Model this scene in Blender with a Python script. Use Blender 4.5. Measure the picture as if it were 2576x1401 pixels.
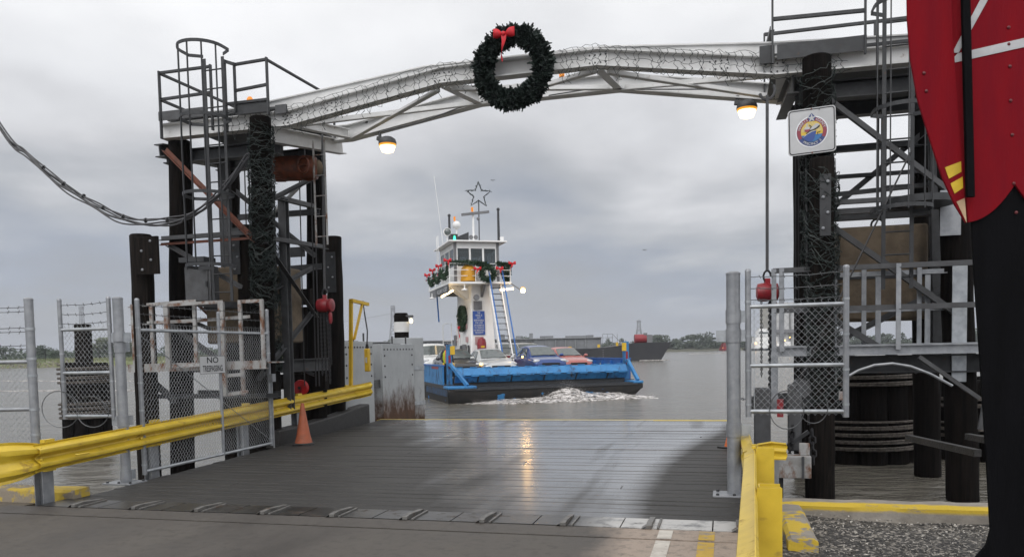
import bpy, bmesh, math, random
from mathutils import Vector, Matrix
random.seed(7)
R = math.radians
for o in list(bpy.data.objects): bpy.data.objects.remove(o)
S = bpy.context.scene
COL = S.collection

# ---------------------------------------------------------------- camera
F, U0, PITCH, ROLL, EYE = 2003.0, 1288.0, R(-3.2), R(1.2), 1.6      # in a 2576 px wide picture
V0 = 880 + F*math.tan(R(3.2))
cam = bpy.data.objects.new('camera', bpy.data.cameras.new('camera')); COL.objects.link(cam)
cam.data.sensor_width = 36.0
cam.data.lens = 36.0*F/2576
cam.data.shift_y = (V0-700.5)/2576
cam.data.clip_start, cam.data.clip_end = 0.05, 12000
cam.matrix_world = Matrix.Translation((0, 0, EYE)) @ Matrix.Rotation(math.pi/2+PITCH, 4, 'X') @ Matrix.Rotation(-ROLL, 4, 'Z')
S.camera = cam

# ---------------------------------------------------------------- sky, sun, exposure
SUN_EL, SUN_AZ = R(42), R(205)
W = bpy.data.worlds.new('World'); S.world = W; W.use_nodes = True
def nd(nt, typ, **kw):
    n = nt.nodes.new(typ)
    for k, v in kw.items():
        if k == 'ins':
            for i, x in v.items():
                if hasattr(x, 'is_linked'): nt.links.new(x, n.inputs[i])
                else: n.inputs[i].default_value = x
        else: setattr(n, k, v)
    return n
def ramp(nt, fac, stops, interp='LINEAR'):
    n = nt.nodes.new('ShaderNodeValToRGB'); n.color_ramp.interpolation = interp
    e = n.color_ramp.elements
    while len(e) < len(stops): e.new(0.5)
    for el, (p, c) in zip(e, stops):
        el.position = p
        el.color = (c, c, c, 1) if isinstance(c, (int, float)) else (c[0], c[1], c[2], 1)
    nt.links.new(fac, n.inputs[0]); return n.outputs[0]
def math_(nt, op, a, b=None, c=None, clamp=False):
    n = nt.nodes.new('ShaderNodeMath'); n.operation = op; n.use_clamp = clamp
    for i, x in enumerate((a, b, c)):
        if x is None: continue
        if hasattr(x, 'is_linked'): nt.links.new(x, n.inputs[i])
        else: n.inputs[i].default_value = x
    return n.outputs[0]
def mixc(nt, f, a, b, mode='MIX'):
    n = nt.nodes.new('ShaderNodeMix'); n.data_type = 'RGBA'; n.blend_type = mode
    for i, x in ((0, f), (6, a), (7, b)):
        if hasattr(x, 'is_linked'): nt.links.new(x, n.inputs[i])
        elif i == 0: n.inputs[0].default_value = x
        else: n.inputs[i].default_value = (x[0], x[1], x[2], 1)
    return n.outputs[2]
nt = W.node_tree; nt.nodes.clear()
tc = nd(nt, 'ShaderNodeTexCoord').outputs['Generated']
sx = nd(nt, 'ShaderNodeSeparateXYZ', ins={0: tc})
zz = math_(nt, 'MAXIMUM', sx.outputs[2], 0.0)
dn = math_(nt, 'ADD', zz, 0.16)
px = math_(nt, 'DIVIDE', sx.outputs[0], dn); py = math_(nt, 'DIVIDE', sx.outputs[1], dn)
pv = nd(nt, 'ShaderNodeCombineXYZ', ins={0: px, 1: py, 2: 0.0}).outputs[0]
pv2 = nd(nt, 'ShaderNodeMapping', ins={0: pv, 1: (1.3, 4.2, 0), 3: (0.75, 0.62, 1)}).outputs[0]
n1 = nd(nt, 'ShaderNodeTexNoise', ins={'Vector': pv2, 'Scale': 1.1, 'Detail': 7.0, 'Roughness': 0.52, 'Distortion': 0.35}).outputs[0]
n2 = nd(nt, 'ShaderNodeTexNoise', ins={'Vector': pv2, 'Scale': 2.6, 'Detail': 5.0, 'Roughness': 0.48}).outputs[0]
# light over dark cloud decks: height, the clearer side to the right and the cloud noise
az = math_(nt, 'MULTIPLY', sx.outputs[0], 0.10)
e1 = math_(nt, 'ADD', zz, az)
e2 = math_(nt, 'ADD', e1, math_(nt, 'MULTIPLY', math_(nt, 'SUBTRACT', n1, 0.5), 0.38))
e3 = math_(nt, 'ADD', e2, math_(nt, 'MULTIPLY', math_(nt, 'SUBTRACT', n2, 0.5), 0.15))
cloud = ramp(nt, e3, [(0.0, (.42, .437, .47)), (0.04, (.40, .425, .475)), (0.09, (.39, .425, .495)), (0.15, (.51, .527, .56)),
                      (0.21, (.68, .685, .71)), (0.28, (.85, .86, .885)), (0.37, (.97, .975, .99)), (0.50, (1.08, 1.08, 1.10)), (1.0, (1.12, 1.12, 1.14))])
# pale strip of mist right over the horizon
mist = ramp(nt, zz, [(0.0, 1.0), (0.02, 0.75), (0.07, 0.0)])
cloud = mixc(nt, math_(nt, 'MULTIPLY', mist, 0.75), cloud, (.43, .445, .48))
mott = math_(nt, 'ADD', math_(nt, 'MULTIPLY', math_(nt, 'SUBTRACT', n2, .5), .30), math_(nt, 'MULTIPLY', math_(nt, 'SUBTRACT', n1, .5), .24))
mott = math_(nt, 'ADD', mott, 1.0)
cloud = mixc(nt, 1.0, cloud, nd(nt, 'ShaderNodeCombineXYZ', ins={0: mott, 1: mott, 2: mott}).outputs[0], 'MULTIPLY')
sky = nd(nt, 'ShaderNodeTexSky', sky_type='NISHITA', sun_disc=False, sun_elevation=SUN_EL, sun_rotation=SUN_AZ)
over = mixc(nt, 1.0, cloud, (10., 10., 10.), 'MULTIPLY')
# unseen sky behind the viewer, brightened as added fill for camera-facing sides
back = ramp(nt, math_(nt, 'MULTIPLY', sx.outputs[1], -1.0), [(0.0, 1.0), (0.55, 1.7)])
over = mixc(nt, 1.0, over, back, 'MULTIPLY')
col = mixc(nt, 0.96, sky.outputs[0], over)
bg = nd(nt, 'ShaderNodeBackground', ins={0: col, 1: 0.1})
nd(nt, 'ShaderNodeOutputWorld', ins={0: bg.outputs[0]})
sun = bpy.data.objects.new('sun', bpy.data.lights.new('sun', 'SUN')); COL.objects.link(sun)
sun.data.energy = 1.0; sun.data.angle = R(40); sun.data.color = (1, .97, .93)
sun.rotation_euler = (math.pi/2-SUN_EL, 0, math.pi-SUN_AZ)      # shines from azimuth SUN_AZ (east of +Y)
S.view_settings.view_transform = 'Standard'; S.view_settings.look = 'None'
S.view_settings.exposure = 0.0; S.view_settings.gamma = 1
S.render.engine = 'CYCLES'

# ---------------------------------------------------------------- surveying the place from the photograph
def ray(u, v):
    x, y = (u-U0)/F, (V0-v)/F
    c, s = math.cos(ROLL), math.sin(ROLL); x, y = c*x+s*y, -s*x+c*y
    cp, sp = math.cos(PITCH), math.sin(PITCH)
    return Vector((x, cp-sp*y, sp+cp*y))
def atT(u, v, t):
    r = ray(u, v); return Vector((r.x*t, r.y*t, EYE+r.z*t))
def onZ(u, v, z=0.): return atT(u, v, (z-EYE)/ray(u, v).z)
def onY(u, v, Y): return atT(u, v, Y/ray(u, v).y)
WATER = -0.6
TH = R(15); CA, SA = math.cos(TH), math.sin(TH)
DO = onZ(2050, 1250, WATER)
def D(a, b, z=0.): return Vector((DO.x+a*CA+b*SA, DO.y-a*SA+b*CA, z))     # landing frame: a across, b out over the water
def onB(u, v, b):
    r = ray(u, v); t = (b+DO.x*SA+DO.y*CA)/(r.x*SA+r.y*CA); return atT(u, v, t)
def onA(u, v, a):
    r = ray(u, v); t = (a+DO.x*CA-DO.y*SA)/(r.x*CA-r.y*SA); return atT(u, v, t)
AX, BX, ZX = Vector((CA, -SA, 0)), Vector((SA, CA, 0)), Vector((0, 0, 1))

# ---------------------------------------------------------------- mesh building
class MB:
    def __init__(s): s.v = []; s.f = []
    def add(s, vs, fs):
        n = len(s.v); s.v += [tuple(p) for p in vs]; s.f += [tuple(i+n for i in f) for f in fs]; return s
    def box(s, c, size, ax=(Vector((1, 0, 0)), Vector((0, 1, 0)), ZX)):
        c = Vector(c); h = [ax[i]*(size[i]/2) for i in range(3)]
        vs = [c+h[0]*i+h[1]*j+h[2]*k for k in (-1, 1) for j in (-1, 1) for i in (-1, 1)]
        return s.add(vs, [(0, 2, 3, 1), (4, 5, 7, 6), (0, 1, 5, 4), (2, 6, 7, 3), (0, 4, 6, 2), (1, 3, 7, 5)])
    def dbox(s, a0, a1, b0, b1, z0, z1):
        return s.box(D((a0+a1)/2, (b0+b1)/2, (z0+z1)/2), (abs(a1-a0), abs(b1-b0), abs(z1-z0)), (AX, BX, ZX))
    def frame(s, p0, p1, up=ZX):
        d = (Vector(p1)-Vector(p0)); d.normalize(); up = Vector(up)
        if abs(d.dot(up)) > .98: up = Vector((0, 1, 0)) if abs(d.y) < .9 else Vector((1, 0, 0))
        x = d.cross(up).normalized(); return d, x, x.cross(d).normalized()
    def bar(s, p0, p1, w, h, up=ZX):
        p0, p1 = Vector(p0), Vector(p1); d, x, y = s.frame(p0, p1, up)
        return s.box((p0+p1)/2, (w, (p1-p0).length, h), (x, d, y))
    def ibeam(s, p0, p1, w, h, t=.018, up=ZX):
        p0, p1 = Vector(p0), Vector(p1); d, x, y = s.frame(p0, p1, up); L = (p1-p0).length; c = (p0+p1)/2
        s.box(c+y*(h/2-t/2), (w, L, t), (x, d, y)); s.box(c-y*(h/2-t/2), (w, L, t), (x, d, y))
        return s.box(c, (t, L-.004, h-2*t), (x, d, y))
    def channel(s, p0, p1, w, h, t=.015, up=ZX, side=1):
        p0, p1 = Vector(p0), Vector(p1); d, x, y = s.frame(p0, p1, up); L = (p1-p0).length; c = (p0+p1)/2
        s.box(c+y*(h/2-t/2), (w, L, t), (x, d, y)); s.box(c-y*(h/2-t/2), (w, L, t), (x, d, y))
        return s.box(c+x*side*(w/2-t/2), (t, L-.004, h-2*t), (x, d, y))
    def angle(s, p0, p1, w, t=.012, up=ZX):
        p0, p1 = Vector(p0), Vector(p1); d, x, y = s.frame(p0, p1, up); L = (p1-p0).length; c = (p0+p1)/2
        s.box(c-y*(w/2), (w, L, t), (x, d, y)); return s.box(c-x*(w/2), (t, L-.004, w), (x, d, y))
    def tube(s, pts, r, n=6, closed=False, caps=True):
        pts = [Vector(p) for p in pts]; m = len(pts)
        rs = r if isinstance(r, (list, tuple)) else [r]*m
        vs = []; x = None
        for i, p in enumerate(pts):
            if closed: t = pts[(i+1) % m]-pts[i-1]
            else: t = pts[min(i+1, m-1)]-pts[max(i-1, 0)]
            if t.length < 1e-9: t = Vector((0, 0, 1))
            t.normalize()
            if x is None:
                up = ZX if abs(t.z) < .9 else Vector((1, 0, 0)); x = t.cross(up).normalized()
            else:
                x = x-t*x.dot(t)
                x = x.normalized() if x.length > 1e-6 else t.cross(Vector((.3, .5, .8))).normalized()
            y = t.cross(x)
            vs += [p+(x*math.cos(2*math.pi*k/n)+y*math.sin(2*math.pi*k/n))*rs[i] for k in range(n)]
        fs = []
        for i in range(m if closed else m-1):
            j = (i+1) % m
            for k in range(n): fs.append((i*n+k, i*n+(k+1) % n, j*n+(k+1) % n, j*n+k))
        if caps and not closed: fs += [tuple(range(n-1, -1, -1)), tuple((m-1)*n+k for k in range(n))]
        return s.add(vs, fs)
    def cyl(s, p0, p1, r0, r1=None, n=16):
        return s.tube([p0, p1], [r0, r0 if r1 is None else r1], n)
    def lathe(s, c, prof, n=20, axis=ZX):
        c = Vector(c); axis = Vector(axis).normalized()
        x = axis.cross(Vector((0, 1, 0)) if abs(axis.y) < .9 else Vector((1, 0, 0))).normalized(); y = axis.cross(x)
        vs = [c+axis*z+(x*math.cos(2*math.pi*k/n)+y*math.sin(2*math.pi*k/n))*max(r, 1e-4) for r, z in prof for k in range(n)]
        fs = [(i*n+k, i*n+(k+1) % n, (i+1)*n+(k+1) % n, (i+1)*n+k) for i in range(len(prof)-1) for k in range(n)]
        fs += [tuple(range(n-1, -1, -1)), tuple((len(prof)-1)*n+k for k in range(n))]
        return s.add(vs, fs)
    def ball(s, c, r, n=10, sq=(1, 1, 1)):
        c = Vector(c); vs = []; m = max(4, n//2+1)
        for i in range(m+1):
            t = math.pi*i/m
            for k in range(n):
                p = 2*math.pi*k/n
                vs.append(c+Vector((r*sq[0]*math.sin(t)*math.cos(p), r*sq[1]*math.sin(t)*math.sin(p), r*sq[2]*math.cos(t))))
        fs = [(i*n+k, (i+1)*n+k, (i+1)*n+(k+1) % n, i*n+(k+1) % n) for i in range(m) for k in range(n)]
        return s.add(vs, fs)
    def prism(s, poly, d):                     # closed 3-D outline pushed by vector d
        d = Vector(d); m = len(poly); a = [Vector(p) for p in poly]
        vs = a+[p+d for p in a]
        return s.add(vs, [tuple(range(m-1, -1, -1)), tuple(range(m, 2*m))]+[(i, (i+1) % m, m+(i+1) % m, m+i) for i in range(m)])
    def loft(s, rings, closed=True, caps=True):
        n = len(rings[0]); vs = [p for r in rings for p in r]; fs = []
        for i in range(len(rings)-1):
            for k in range(n if closed else n-1):
                j = (k+1) % n; fs.append((i*n+k, i*n+j, (i+1)*n+j, (i+1)*n+k))
        if caps: fs += [tuple(range(n-1, -1, -1)), tuple((len(rings)-1)*n+k for k in range(n))]
        return s.add(vs, fs)

def smooth_angle(me, ang=40):
    bm = bmesh.new(); bm.from_mesh(me); bmesh.ops.recalc_face_normals(bm, faces=bm.faces)
    for e in bm.edges: e.smooth = len(e.link_faces) == 2 and e.calc_face_angle(0) < R(ang)
    for f in bm.faces: f.smooth = True
    bm.to_mesh(me); bm.free()
def link(name, mb, mat, parent=None, local=False, smooth=40, bevel=0):
    me = bpy.data.meshes.new(name)
    off = Vector((0, 0, 0))
    if parent is not None and not local:
        p = parent
        while p.parent is not None: p = p.parent
        off = Vector(p.location)
    me.from_pydata([tuple(Vector(v)-off) for v in mb.v], [], mb.f); me.update()
    if smooth: smooth_angle(me, smooth)
    if mat is not None: me.materials.append(mat)
    o = bpy.data.objects.new(name, me); COL.objects.link(o)
    if parent is not None: o.parent = parent
    if bevel:
        m = o.modifiers.new('bevel', 'BEVEL'); m.width = bevel; m.segments = 2; m.limit_method = 'ANGLE'; m.angle_limit = R(40)
    return o
part = link
def islands(mb):
    p = list(range(len(mb.v)))
    def find(i):
        while p[i] != i: p[i] = p[p[i]]; i = p[i]
        return i
    for f in mb.f:
        for i in f[1:]: p[find(i)] = find(f[0])
    g = {}
    for f in mb.f: g.setdefault(find(f[0]), []).append(f)
    out = []
    for fs in g.values():
        ix = sorted({i for f in fs for i in f}); mp = {i: k for k, i in enumerate(ix)}; m = MB(); m.v = [mb.v[i] for i in ix]; m.f = [tuple(mp[i] for i in f) for f in fs]; out.append(m)
    return out
def each(name, mb, mat, parent, **k):            # every separate piece becomes a part of its own
    for m in islands(mb): part(name, m, mat, parent, **k)
def tag(o, label, cat, group=None):
    o['label'] = label; o['category'] = cat
    if group: o['group'] = group
    return o
def thing(name, label, cat, loc=(0, 0, 0), rz=0, group=None):
    o = bpy.data.objects.new(name, None); COL.objects.link(o); o.empty_display_size = .2
    o.location = loc; o.rotation_euler = (0, 0, rz); return tag(o, label, cat, group)
def solo(name, mb, mat, label, cat, loc, group=None, smooth=40, bevel=0):      # a thing that is one mesh, origin at its base
    me_v = [Vector(v)-Vector(loc) for v in mb.v]; m2 = MB(); m2.v = me_v; m2.f = mb.f
    o = link(name, m2, mat, None, smooth=smooth, bevel=bevel); o.location = loc
    return tag(o, label, cat, group)
def setting(name, mb, mat, kind='structure', smooth=40):
    o = link(name, mb, mat, None, smooth=smooth); o['kind'] = kind; return o
def copy_tree(o, parent=None):
    c = o.copy(); COL.objects.link(c)
    if parent is not None: c.parent = parent
    for ch in list(o.children): copy_tree(ch, c)
    return c
FONT = {}
def text2d(txt, size, bold=.012):                 # list of (outline polygons) as a flat mesh: verts 2-D + faces, centred
    key = (txt, bold)
    if key not in FONT:
        cu = bpy.data.curves.new('lettering', 'FONT'); cu.body = txt; cu.align_x = 'CENTER'; cu.align_y = 'CENTER'; cu.size = 1; cu.offset = bold
        cu.resolution_u = 3
        ob = bpy.data.objects.new('lettering', cu); COL.objects.link(ob)
        me = bpy.data.meshes.new_from_object(ob.evaluated_get(bpy.context.evaluated_depsgraph_get()))
        FONT[key] = ([(v.co.x, v.co.y) for v in me.vertices], [tuple(p.vertices) for p in me.polygons])
        bpy.data.objects.remove(ob); bpy.data.curves.remove(cu); bpy.data.meshes.remove(me)
    vs, fs = FONT[key]
    return [(x*size, y*size) for x, y in vs], fs
def put_text(mb, txt, size, o, ux, uy, sq=1.0, bold=.012, rot=0):
    vs, fs = text2d(txt, size, bold); c, s = math.cos(rot), math.sin(rot)
    mb.add([Vector(o)+ux*((x*c*sq-y*s))+uy*((x*sq*s+y*c)) for x, y in vs], fs)

# ---------------------------------------------------------------- materials
def mat(name, c1, c2=None, rough=.6, metal=0., scale=5., stretch=(1, 1, 1), thr=(.38, .62), bump=0., bscale=30., dirt=None, rough2=None,
        spec=.5, coat=0., emit=None, detail=6., alpha=1.):
    m = bpy.data.materials.new(name); m.use_nodes = True; nt = m.node_tree; b = nt.nodes['Principled BSDF']
    b.inputs['Roughness'].default_value = rough; b.inputs['Metallic'].default_value = metal
    b.inputs['Specular IOR Level'].default_value = spec; b.inputs['Coat Weight'].default_value = coat
    b.inputs['Coat Roughness'].default_value = .08
    tc = nd(nt, 'ShaderNodeTexCoord').outputs['Object']
    mp = nd(nt, 'ShaderNodeMapping', ins={0: tc, 3: stretch}).outputs[0]
    c2 = c2 or tuple(x*.75 for x in c1)
    no = nd(nt, 'ShaderNodeTexNoise', ins={'Vector': mp, 'Scale': scale, 'Detail': detail, 'Roughness': .6}).outputs[0]
    f = ramp(nt, no, [(thr[0], 0.), (thr[1], 1.)])
    col = mixc(nt, f, c1, c2)
    if dirt:
        dc, ds, dt0, dt1, dst = dirt
        mp2 = nd(nt, 'ShaderNodeMapping', ins={0: tc, 1: (3.1, 1.7, .4), 3: dst}).outputs[0]
        n3 = nd(nt, 'ShaderNodeTexNoise', ins={'Vector': mp2, 'Scale': ds, 'Detail': 8., 'Roughness': .65}).outputs[0]
        g = ramp(nt, n3, [(dt0, 0.), (dt1, 1.)])
        col = mixc(nt, g, col, dc)
        nt.links.new(ramp(nt, g, [(0, rough), (1, max(rough, .75))]), b.inputs['Roughness'])
    elif rough2 is not None:
        nt.links.new(ramp(nt, f, [(0, rough), (1, rough2)]), b.inputs['Roughness'])
    nt.links.new(col, b.inputs['Base Color'])
    if bump:
        mp3 = nd(nt, 'ShaderNodeMapping', ins={0: tc, 3: stretch}).outputs[0]
        n4 = nd(nt, 'ShaderNodeTexNoise', ins={'Vector': mp3, 'Scale': bscale, 'Detail': 6., 'Roughness': .6}).outputs[0]
        bp = nd(nt, 'ShaderNodeBump', ins={'Height': n4, 'Strength': bump, 'Distance': .02})
        nt.links.new(bp.outputs[0], b.inputs['Normal'])
    if emit:
        b.inputs['Emission Color'].default_value = (*emit[0], 1); b.inputs['Emission Strength'].default_value = emit[1]
    return m
Z1 = (1, 1, 1)
m_pile = mat('creosoted timber', (.0035, .0031, .003), (.009, .007, .006), .8, scale=3, stretch=(7, 7, .5), bump=.9, bscale=6, spec=.06)
m_pile2 = mat('weathered timber', (.0055, .0048, .0044), (.016, .0125, .0105), .8, scale=3, stretch=(7, 7, .5), bump=.9, bscale=6, spec=.08)
m_timber = mat('black timber baulk', (.008, .0075, .007), (.020, .018, .017), .6, scale=4, stretch=(3, 3, 3), bump=.5, bscale=18)
m_white = mat('white painted steel', (.62, .62, .615), (.54, .54, .53), .5, scale=3, dirt=((.16, .10, .06), 5, .66, .76, (1, 1, .5)))
m_wrust = mat('rusted white steel', (.33, .33, .325), (.23, .225, .215), .55, scale=5, dirt=((.13, .055, .025), 7, .48, .62, (1, 1, .6)))
m_galv = mat('galvanised steel', (.30, .31, .325), (.22, .23, .245), .42, .4, scale=7, bump=.08, bscale=40)
m_galvl = mat('bright galvanised steel', (.42, .44, .46), (.30, .32, .34), .4, .55, scale=9)
m_dgrey = mat('dull grey steel', (.036, .038, .041), (.022, .023, .025), .5, .15, scale=6, dirt=((.09, .045, .025), 7, .64, .75, Z1))
m_black = mat('black steel', (.010, .010, .012), (.018, .017, .018), .5, .1, scale=6)
m_lead = mat('weathered grey paint', (.066, .068, .072), (.042, .042, .044), .55, scale=5, dirt=((.12, .06, .03), 6, .66, .76, Z1))
m_rust = mat('rust red paint', (.16, .05, .028), (.09, .035, .022), .65, scale=8)
m_orustmot = mat('orange painted castings', (.20, .05, .018), (.09, .028, .014), .5, scale=9)
m_conc = mat('pier concrete', (.16, .122, .082), (.105, .080, .054), .85, scale=4, bump=.4, bscale=18, dirt=((.06, .05, .04), 3, .55, .75, (1, 1, .4)))
m_yel = mat('yellow guard rail paint', (.62, .44, .035), (.52, .36, .025), .38, scale=4, bump=.05, bscale=14, dirt=((.26, .16, .035), 5, .60, .74, (1, 1, 1.6)), coat=.1)
m_yelp = mat('yellow painted post', (.66, .42, .02), (.55, .34, .02), .45, scale=6)
m_red = mat('red painted steel', (.27, .016, .024), (.17, .014, .018), .4, scale=8)
m_redlt = mat('scarlet paint', (.55, .012, .012), (.38, .01, .012), .45, scale=8)
m_cone = mat('faded orange rubber', (.38, .095, .038), (.30, .085, .04), .6, scale=6, dirt=((.14, .07, .045), 5, .56, .75, Z1))
m_cone2 = mat('orange rubber', (.62, .13, .02), (.5, .1, .02), .55, scale=6)
m_rubber = mat('black rubber', (.012, .012, .013), (.02, .02, .02), .6)
m_wire = mat('dark green light wire', (.006, .012, .010), (.014, .024, .021), .5)
m_bulb = mat('clear bulb sleeve', (.25, .3, .3), (.12, .16, .16), .25)
m_cable = mat('black cable', (.03, .03, .033), (.05, .05, .055), .5)
m_rope = mat('wire rope wrap', (.11, .097, .083), (.045, .036, .03), .75, scale=20)
m_fir = mat('dark fir garland', (.004, .011, .0085), (.009, .021, .015), .7, scale=9)
m_fir2 = mat('green fir garland', (.012, .040, .016), (.028, .060, .026), .7, scale=9)
m_bow = mat('red velvet ribbon', (.60, .008, .018), (.42, .006, .014), .6, scale=14)
m_sign = mat('white sign enamel', (.47, .475, .48), (.42, .425, .43), .4)
m_ink = mat('black sign ink', (.015, .015, .018), None, .5)
m_lampglass = mat('lit sodium lamp glass', (.9, .7, .4), None, .3, emit=((1., .80, .45), 3.))
m_lampglow = mat('sodium glow on the lamp rim', (.5, .2, .02), None, .4, emit=((1., .42, .04), .8))
m_amber = mat('amber beacon', (.7, .22, .01), (.6, .18, .01), .3, emit=((1., .35, .02), .35))
# ================================================================ THE SETTING
def deck_mat():
    m = bpy.data.materials.new('ramp planks'); m.use_nodes = True; nt = m.node_tree; b = nt.nodes['Principled BSDF']
    tc = nd(nt, 'ShaderNodeTexCoord').outputs['Object']
    s = nd(nt, 'ShaderNodeSeparateXYZ', ins={0: tc}); a, bb = s.outputs[0], s.outputs[1]
    big = nd(nt, 'ShaderNodeTexNoise', ins={'Vector': nd(nt, 'ShaderNodeMapping', ins={0: tc, 3: (1.1, .35, 1)}).outputs[0], 'Scale': .9, 'Detail': 5.}).outputs[0]
    fine = nd(nt, 'ShaderNodeTexNoise', ins={'Vector': nd(nt, 'ShaderNodeMapping', ins={0: tc, 3: (.5, 9, 1)}).outputs[0], 'Scale': 2.5, 'Detail': 8., 'Roughness': .65}).outputs[0]
    speck = nd(nt, 'ShaderNodeTexNoise', ins={'Vector': tc, 'Scale': 26., 'Detail': 4.}).outputs[0]
    # rain-wet middle of the ramp: where water stands on the boards
    wob = math_(nt, 'MULTIPLY', math_(nt, 'SUBTRACT', big, .5), 3.2)
    wobf = math_(nt, 'MULTIPLY', math_(nt, 'SUBTRACT', fine, .5), .9)
    b2 = math_(nt, 'MULTIPLY', bb, bb)
    lf = math_(nt, 'ADD', math_(nt, 'ADD', math_(nt, 'MULTIPLY', bb, -.62), math_(nt, 'MULTIPLY', b2, -.035)), -6.1)
    rt = math_(nt, 'ADD', math_(nt, 'ADD', math_(nt, 'MULTIPLY', bb, .13), math_(nt, 'MULTIPLY', b2, .02)), -1.78)
    wl = math_(nt, 'MULTIPLY', math_(nt, 'ADD', math_(nt, 'SUBTRACT', a, lf), wob), .55, clamp=True)
    wr = math_(nt, 'MULTIPLY', math_(nt, 'ADD', math_(nt, 'SUBTRACT', rt, a), math_(nt, 'MULTIPLY', wobf, .6)), 2.6, clamp=True)
    lane = nd(nt, 'ShaderNodeTexNoise', ins={'Vector': nd(nt, 'ShaderNodeMapping', ins={0: tc, 2: (0, 0, R(-34)), 3: (1.5, .16, 1)}).outputs[0], 'Scale': 1.0, 'Detail': 3.}).outputs[0]
    streak = ramp(nt, math_(nt, 'ADD', math_(nt, 'MULTIPLY', big, .55), math_(nt, 'MULTIPLY', fine, .45)), [(.34, .6), (.48, 1.)])
    streak = math_(nt, 'MULTIPLY', streak, ramp(nt, lane, [(.36, .45), (.46, 1.)]))
    wet = math_(nt, 'MULTIPLY', math_(nt, 'MULTIPLY', wl, wr), streak, clamp=True)
    wood = mixc(nt, ramp(nt, fine, [(.3, 0.), (.7, 1.)]), (.021, .0205, .0195), (.047, .045, .042))
    wood = mixc(nt, ramp(nt, speck, [(.56, 0.), (.72, .55)]), wood, (.07, .063, .056))
    wetc = mixc(nt, .55, wood, (.012, .012, .013))
    nt.links.new(mixc(nt, wet, wood, wetc), b.inputs['Base Color'])
    rgh = ramp(nt, wet, [(0., .58), (.35, .38), (1., .2)])
    nt.links.new(rgh, b.inputs['Roughness'])
    nt.links.new(ramp(nt, wet, [(0., .25), (1., .62)]), b.inputs['Specular IOR Level'])
    nt.links.new(wet, b.inputs['Coat Weight']); b.inputs['Coat Roughness'].default_value = .17; b.inputs['Coat IOR'].default_value = 2.0
    bp = nd(nt, 'ShaderNodeBump', ins={'Height': math_(nt, 'ADD', fine, math_(nt, 'MULTIPLY', speck, .4)), 'Strength': ramp(nt, wet, [(0., .55), (1., .07)]), 'Distance': .012})
    nt.links.new(bp.outputs[0], b.inputs['Normal'])
    return m
def water_mat():
    m = bpy.data.materials.new('muddy river water'); m.use_nodes = True; nt = m.node_tree; b = nt.nodes['Principled BSDF']
    tc = nd(nt, 'ShaderNodeTexCoord').outputs['Object']
    def no(sc, st, det=4., dist=0.):
        return nd(nt, 'ShaderNodeTexNoise', ins={'Vector': nd(nt, 'ShaderNodeMapping', ins={0: tc, 2: (0, 0, .35), 3: st}).outputs[0], 'Scale': sc, 'Detail': det, 'Roughness': .55, 'Distortion': dist}).outputs[0]
    h1 = no(.55, (.6, 1.2, 1)); h2 = no(1.5, (.6, 1.3, 1), 6., .7); h3 = no(7., (.8, 1.2, 1), 3.)
    h = math_(nt, 'ADD', math_(nt, 'ADD', math_(nt, 'MULTIPLY', h1, .5), math_(nt, 'MULTIPLY', h2, .42)), math_(nt, 'MULTIPLY', h3, .07))
    bp = nd(nt, 'ShaderNodeBump', ins={'Height': h, 'Strength': 1.0, 'Distance': .30})
    nt.links.new(bp.outputs[0], b.inputs['Normal'])
    col = mixc(nt, no(.05, Z1), (.105, .097, .080), (.14, .13, .108))
    nt.links.new(col, b.inputs['Base Color'])
    b.inputs['Roughness'].default_value = .16; b.inputs['IOR'].default_value = 1.33
    return m
def conc_mat(name, c1, c2, c3, rough=.75, wetdark=True):
    m = bpy.data.materials.new(name); m.use_nodes = True; nt = m.node_tree; b = nt.nodes['Principled BSDF']
    tc = nd(nt, 'ShaderNodeTexCoord').outputs['Object']
    n1 = nd(nt, 'ShaderNodeTexNoise', ins={'Vector': nd(nt, 'ShaderNodeMapping', ins={0: tc, 3: (.9, .35, 1)}).outputs[0], 'Scale': 1.1, 'Detail': 7., 'Roughness': .6}).outputs[0]
    n2 = nd(nt, 'ShaderNodeTexNoise', ins={'Vector': tc, 'Scale': 60., 'Detail': 3.}).outputs[0]
    n3 = nd(nt, 'ShaderNodeTexNoise', ins={'Vector': tc, 'Scale': 9., 'Detail': 8., 'Roughness': .7}).outputs[0]
    c = mixc(nt, ramp(nt, n1, [(.36, 0.), (.62, 1.)]), c1, c2)
    if wetdark:      # traffic and rain keep the middle dark, the strip at the right kerb stays pale and dry
        s = nd(nt, 'ShaderNodeSeparateXYZ', ins={0: tc})
        k = math_(nt, 'ADD', s.outputs[0], math_(nt, 'ADD', math_(nt, 'MULTIPLY', math_(nt, 'SUBTRACT', n1, .5), 1.2), 2.35))
        k = math_(nt, 'MULTIPLY', k, 3., clamp=True)
        c = mixc(nt, k, c, c3)
    c = mixc(nt, ramp(nt, n3, [(.35, .5), (.5, 0.)]), c, tuple(x*.55 for x in c1))
    c = mixc(nt, ramp(nt, n2, [(.60, 0.), (.70, .6)]), c, tuple(min(1, x*1.9) for x in c1))
    nt.links.new(c, b.inputs['Base Color']); b.inputs['Roughness'].default_value = rough
    nt.links.new(ramp(nt, n1, [(.35, rough-.22), (.62, rough)]), b.inputs['Roughness'])
    bp = nd(nt, 'ShaderNodeBump', ins={'Height': math_(nt, 'ADD', n3, math_(nt, 'MULTIPLY', n2, .5)), 'Strength': .35, 'Distance': .01}); nt.links.new(bp.outputs[0], b.inputs['Normal'])
    return m
def dock_obj(name, mb, m, kind=None, **k):     # mesh given in landing coordinates (a, b, z)
    o = link(name, mb, m, None, local=True, **k); o.location = (DO.x, DO.y, 0); o.rotation_euler = (0, 0, -TH)
    if kind: o['kind'] = kind
    return o
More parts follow.
